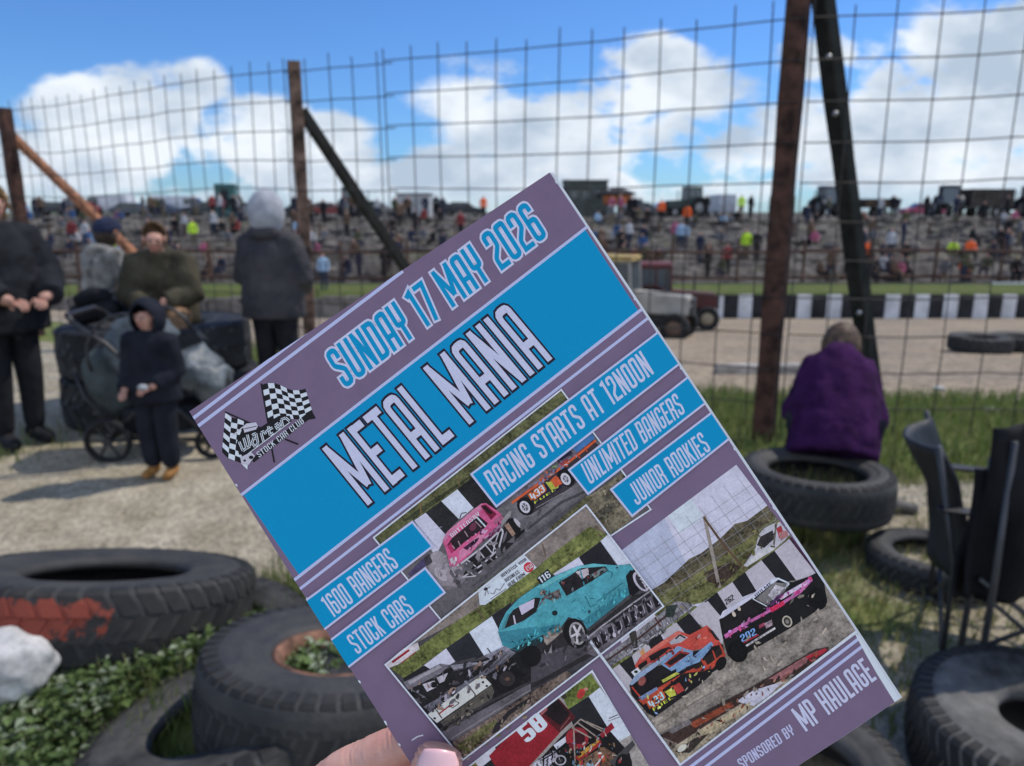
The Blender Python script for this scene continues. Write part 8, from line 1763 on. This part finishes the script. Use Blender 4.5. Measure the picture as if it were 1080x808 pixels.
def page_part(name, label, z0, els, parent):
    V, F, C = [], [], []; z = z0; step = .0025
    def add(poly, zz, c, a):
        o = len(V); V.extend([(x/1000, -y/1000, zz/1000) for x, y in poly]); F.append(tuple(range(o, o+len(poly)))); C.append((*c, a))
    for e in els:
        if e[0] == 'T':
            _, s, (tl, bl, br), fill, outc, ow, thin = e
            tl, bl, br = Vector(tl), Vector(bl), Vector(br); wid = 0; lay = []
            for ch in s:
                st_, gw = glyph(ch, thin); lay.append((wid, st_)); wid += gw+.075
            wid -= .075; ex, ey = (br-bl)/wid, (tl-bl)
            mp = lambda p: tuple(bl+ex*p.x+ey*p.y)
            hw = SW/2*(1-thin)
            passes = ([(outc, hw+ow, ow)] if outc else [])+[(fill, hw, 0)]
            asp = ex.length/ey.length                      # keep strokes even when letters are squeezed
            for (cc, h_, xt) in passes:
                z += .008
                for x0, st_ in lay:
                    for k, stroke in enumerate(st_):
                        for q in ribbon(rounded([(p[0], *p[1:]) for p in stroke]), h_, xt): add([mp(v+Vector((x0, 0))) for v in q], z+k*.0012, ink(cc), .05)
                z += .006
        elif e[0] == 'M':                                  # small shards of the printed photograph
            _, q, n, cols, sz, ang, seed = e; rr = random.Random(seed); q = [Vector(p) for p in q]
            for i in range(n):
                u, v = rr.random(), rr.random(); p = (q[0]*(1-u)+q[1]*u)*(1-v)+(q[3]*(1-u)+q[2]*u)*v
                if not (1 < p.x < 146.5 and 1 < p.y < 209): continue
                a_ = math.radians(ang+rr.gauss(0, 35)); l_ = sz*rr.uniform(.25, .85); w_ = l_*rr.uniform(.2, .6); dx_, dy_ = math.cos(a_), math.sin(a_)
                k_ = rr.randint(3, 6); z += step*.25; cc = cols[rr.randrange(len(cols))]; f_ = rr.uniform(.75, 1.08)
                pts = []
                for t in range(k_):
                    th = 6.283*(t+rr.uniform(-.3, .3))/k_; ca_, sa_ = math.cos(th)*l_*.5, math.sin(th)*w_*.5; pts.append((p.x+dx_*ca_-dy_*sa_, p.y+dy_*ca_+dx_*sa_))
                add(pts, z, ink(tuple(min(255, x*f_) for x in cc)), .4)
        else:
            c, a, poly = e; z += step; add(poly, z, ink(c), a)
    me = bpy.data.meshes.new(name); bm = bmesh.new(); lay = bm.loops.layers.float_color.new('ink')
    for f_, c in zip(F, C):
        vs = [bm.verts.new(V[i]) for i in f_]
        try: fc = bm.faces.new(vs)
        except ValueError: continue
        for lp in fc.loops: lp[lay] = c
    bmesh.ops.triangulate(bm, faces=bm.faces, ngon_method='EAR_CLIP'); fine(bm, .0055)
    for v in bm.verts: v.co.z += curl(v.co.x, v.co.y)
    bm.normal_update()
    for f_ in bm.faces:
        if f_.normal.z < 0: f_.normal_flip()
    bm.to_mesh(me); bm.free(); me.materials.append(INK)
    o = bpy.data.objects.new(name, me); col.objects.link(o); o.parent = parent
    if label: o['label'] = label
    return o
def leaf(name, x0, x1, y0, y1, z0, z1, m, seed=0):
    """a sheet of paper with thickness following the bow"""
    nx, ny = 24, 34; mb = MB()
    def g(i, j, z): x, y = x0+(x1-x0)*i/nx, y0+(y1-y0)*j/ny; return (x, y, z+curl(x, y))
    for zz, flip in ((z1, 0), (z0, 1)):
        vs = [g(i, j, zz) for i in range(nx+1) for j in range(ny+1)]; mb.add(vs, [(i*(ny+1)+j, (i+1)*(ny+1)+j, (i+1)*(ny+1)+j+1, i*(ny+1)+j+1)[::-1 if flip else 1] for i in range(nx) for j in range(ny)])
    ring = [(i, 0) for i in range(nx)]+[(nx, j) for j in range(ny)]+[(i, ny) for i in range(nx, 0, -1)]+[(0, j) for j in range(ny, 0, -1)]
    vs = [g(i, j, z) for z in (z0, z1) for i, j in ring]; n = len(ring); mb.add(vs, [(k, (k+1) % n, (k+1) % n+n, k+n) for k in range(n)])
    return mb.build(name, m, book, True, recalc=False)
PAPER = mat('white paper', (.80, .80, .80), .6, 60, .04); MAUVE = mat('mauve gloss card', ink((103, 90, 120)), .5, 90, .05, spec=.14)
cover = leaf('front_cover', 0, .148, -.210, 0, -.00025, 0, MAUVE)
for p_ in cover.data.polygons: p_.use_smooth = False
pg = leaf('inner_pages', .0004, .1489, -.2102, -.0004, -.0016, -.0003, PAPER)
leaf('back_cover', 0, .1484, -.210, 0, -.0020, -.00165, MAUVE)
for name, label, z0, els in COVER: page_part(name, label, z0+.02, els, book)

# ------------------------------------------------------------------ the hand that holds it
HS = bpy.data.materials.new('palm skin'); HS.use_nodes = True
def hand_skin(m):
    t = m.node_tree; b = t.nodes['Principled BSDF']; b.inputs['Roughness'].default_value = .45; b.inputs['Subsurface Weight'].default_value = .25; b.inputs['Subsurface Radius'].default_value = (.010, .004, .002); b.inputs['Subsurface Scale'].default_value = .35
    co = t.nodes.new('ShaderNodeTexCoord'); n = t.nodes.new('ShaderNodeTexNoise'); n.inputs['Scale'].default_value = 60; n.inputs['Detail'].default_value = 9; n.inputs['Roughness'].default_value = .7; t.links.new(co.outputs['Object'], n.inputs['Vector'])
    r = t.nodes.new('ShaderNodeValToRGB'); t.links.new(n.outputs[0], r.inputs[0]); r.color_ramp.elements[0].position = .3; r.color_ramp.elements[1].position = .7; r.color_ramp.elements[0].color = (.62, .27, .20, 1); r.color_ramp.elements[1].color = (.74, .43, .34, 1); t.links.new(r.outputs[0], b.inputs['Base Color'])
    w_ = t.nodes.new('ShaderNodeTexVoronoi'); w_.inputs['Scale'].default_value = 900; t.links.new(co.outputs['Object'], w_.inputs['Vector']); bp = t.nodes.new('ShaderNodeBump'); bp.inputs['Strength'].default_value = .12; bp.inputs['Distance'].default_value = .0004; t.links.new(w_.outputs[0], bp.inputs['Height']); t.links.new(bp.outputs[0], b.inputs['Normal'])
hand_skin(HS)
wr = deep(395, 1075, .268); hn = empty('person', wr, 0, 'fair skinned hand gripping the booklet at its lower left corner, thumb in front', 'person')
def HP(px, py, d, r): p = deep(px, py, d)-wr; return (p.x, p.y, p.z, r)
mb = MB()
# palm and forearm, then each finger as its own chain rooted in the palm
for nd in ([HP(395,1500,.36,.030), HP(395,1250,.30,.026), HP(398,1080,.270,.024), HP(408,1010,.268,.030), HP(418,955,.270,.029)],
           [HP(375,1000,.274,.014), HP(318,905,.281,.0115), HP(331,852,.279,.0102), HP(352,822,.277,.0100), HP(386,804,.275,.0088), HP(424,787,.272,.0086), HP(452,772,.2695,.0080), HP(478,760,.2675,.0066)],
           [HP(405,985,.276,.014), HP(372,905,.284,.0115), HP(402,860,.281,.0098), HP(450,838,.275,.0090), HP(520,812,.270,.0075), HP(545,804,.2695,.0062)],
           [HP(430,985,.276,.013), HP(420,925,.284,.011), HP(455,888,.280,.0095), HP(500,870,.274,.0086), HP(555,852,.270,.0070), HP(578,846,.2695,.0058)],
           [HP(450,985,.274,.012), HP(470,945,.281,.0098), HP(505,915,.277,.0082), HP(545,902,.272,.0074), HP(585,890,.2695,.0060), HP(602,886,.269,.0050)],
           [HP(420,1010,.258,.015), HP(438,930,.250,.0125), HP(449,872,.2465,.0102), HP(455,842,.2445,.0098), HP(460,814,.2440,.0098), HP(464,792,.2450,.0082), HP(466,783,.2458,.0055)]):
    vs, fs = skin_raw(nd, [(i, i+1) for i in range(len(nd)-1)], 4 if len(nd) > 6 else 3)
    if len(nd) > 6:                                      # knuckle creases and fine skin folds across the joints
        vs = [Vector(v) for v in vs]
        for q in range(2, len(nd)-1):
            c = Vector(nd[q][:3]); d = (Vector(nd[q+1][:3])-Vector(nd[q-1][:3])).normalized()
            for off, dep in ((-.0032, .00035), (-.0012, .0006), (.0011, .0007), (.0030, .0004)):
                for i, v in enumerate(vs):
                    if (v-c).length < .018:
                        x = (v-c).dot(d)-off+.0006*mnoise.noise(v*300); rad = (v-c)-d*(v-c).dot(d)
                        if abs(x) < .002 and rad.length > 1e-5: vs[i] = v-rad.normalized()*dep*math.exp(-(x/.00055)**2)
    mb.add(vs, fs)
mb.build('hand', HS, hn, True, recalc=False)
# thumb nail: a curved plate on the front of the last thumb joint
A, B_ = Vector(HP(459,828,.2440,0)[:3]), Vector(HP(465,782,.2448,0)[:3]); ax = (B_-A).normalized(); toc = -(A+wr-EYEV).normalized(); sd_ = ax.cross(toc).normalized(); toc = sd_.cross(ax).normalized()
vs = []; nu, nv = 12, 12
for i in range(nu+1):
    for j in range(nv+1):
        u = i/nu*2-1; v = j/nv; wid = (.0062+.0008*v)*(1-.30*max(0, v-.72)/.28-.18*max(0, .25-v)/.25); x = u*wid
        rr_ = .0098-.0022*v*v; vs.append(A+ax*(.0005+.0128*v+.0012*(1-u*u)*(v > .8))+sd_*x+toc*(math.sqrt(max(0, rr_*rr_-x*x))+.0005-.0007*v*v))
nb_ = MB(); nb_.add(vs, [(i*(nv+1)+j, (i+1)*(nv+1)+j, (i+1)*(nv+1)+j+1, i*(nv+1)+j+1) for i in range(nu) for j in range(nv)])
o = nb_.build('thumbnail', mat('nail', (.82, .50, .52), .28, 200, .05, spec=.5), hn, True); o.modifiers.new('t', 'SOLIDIFY').thickness = .0006
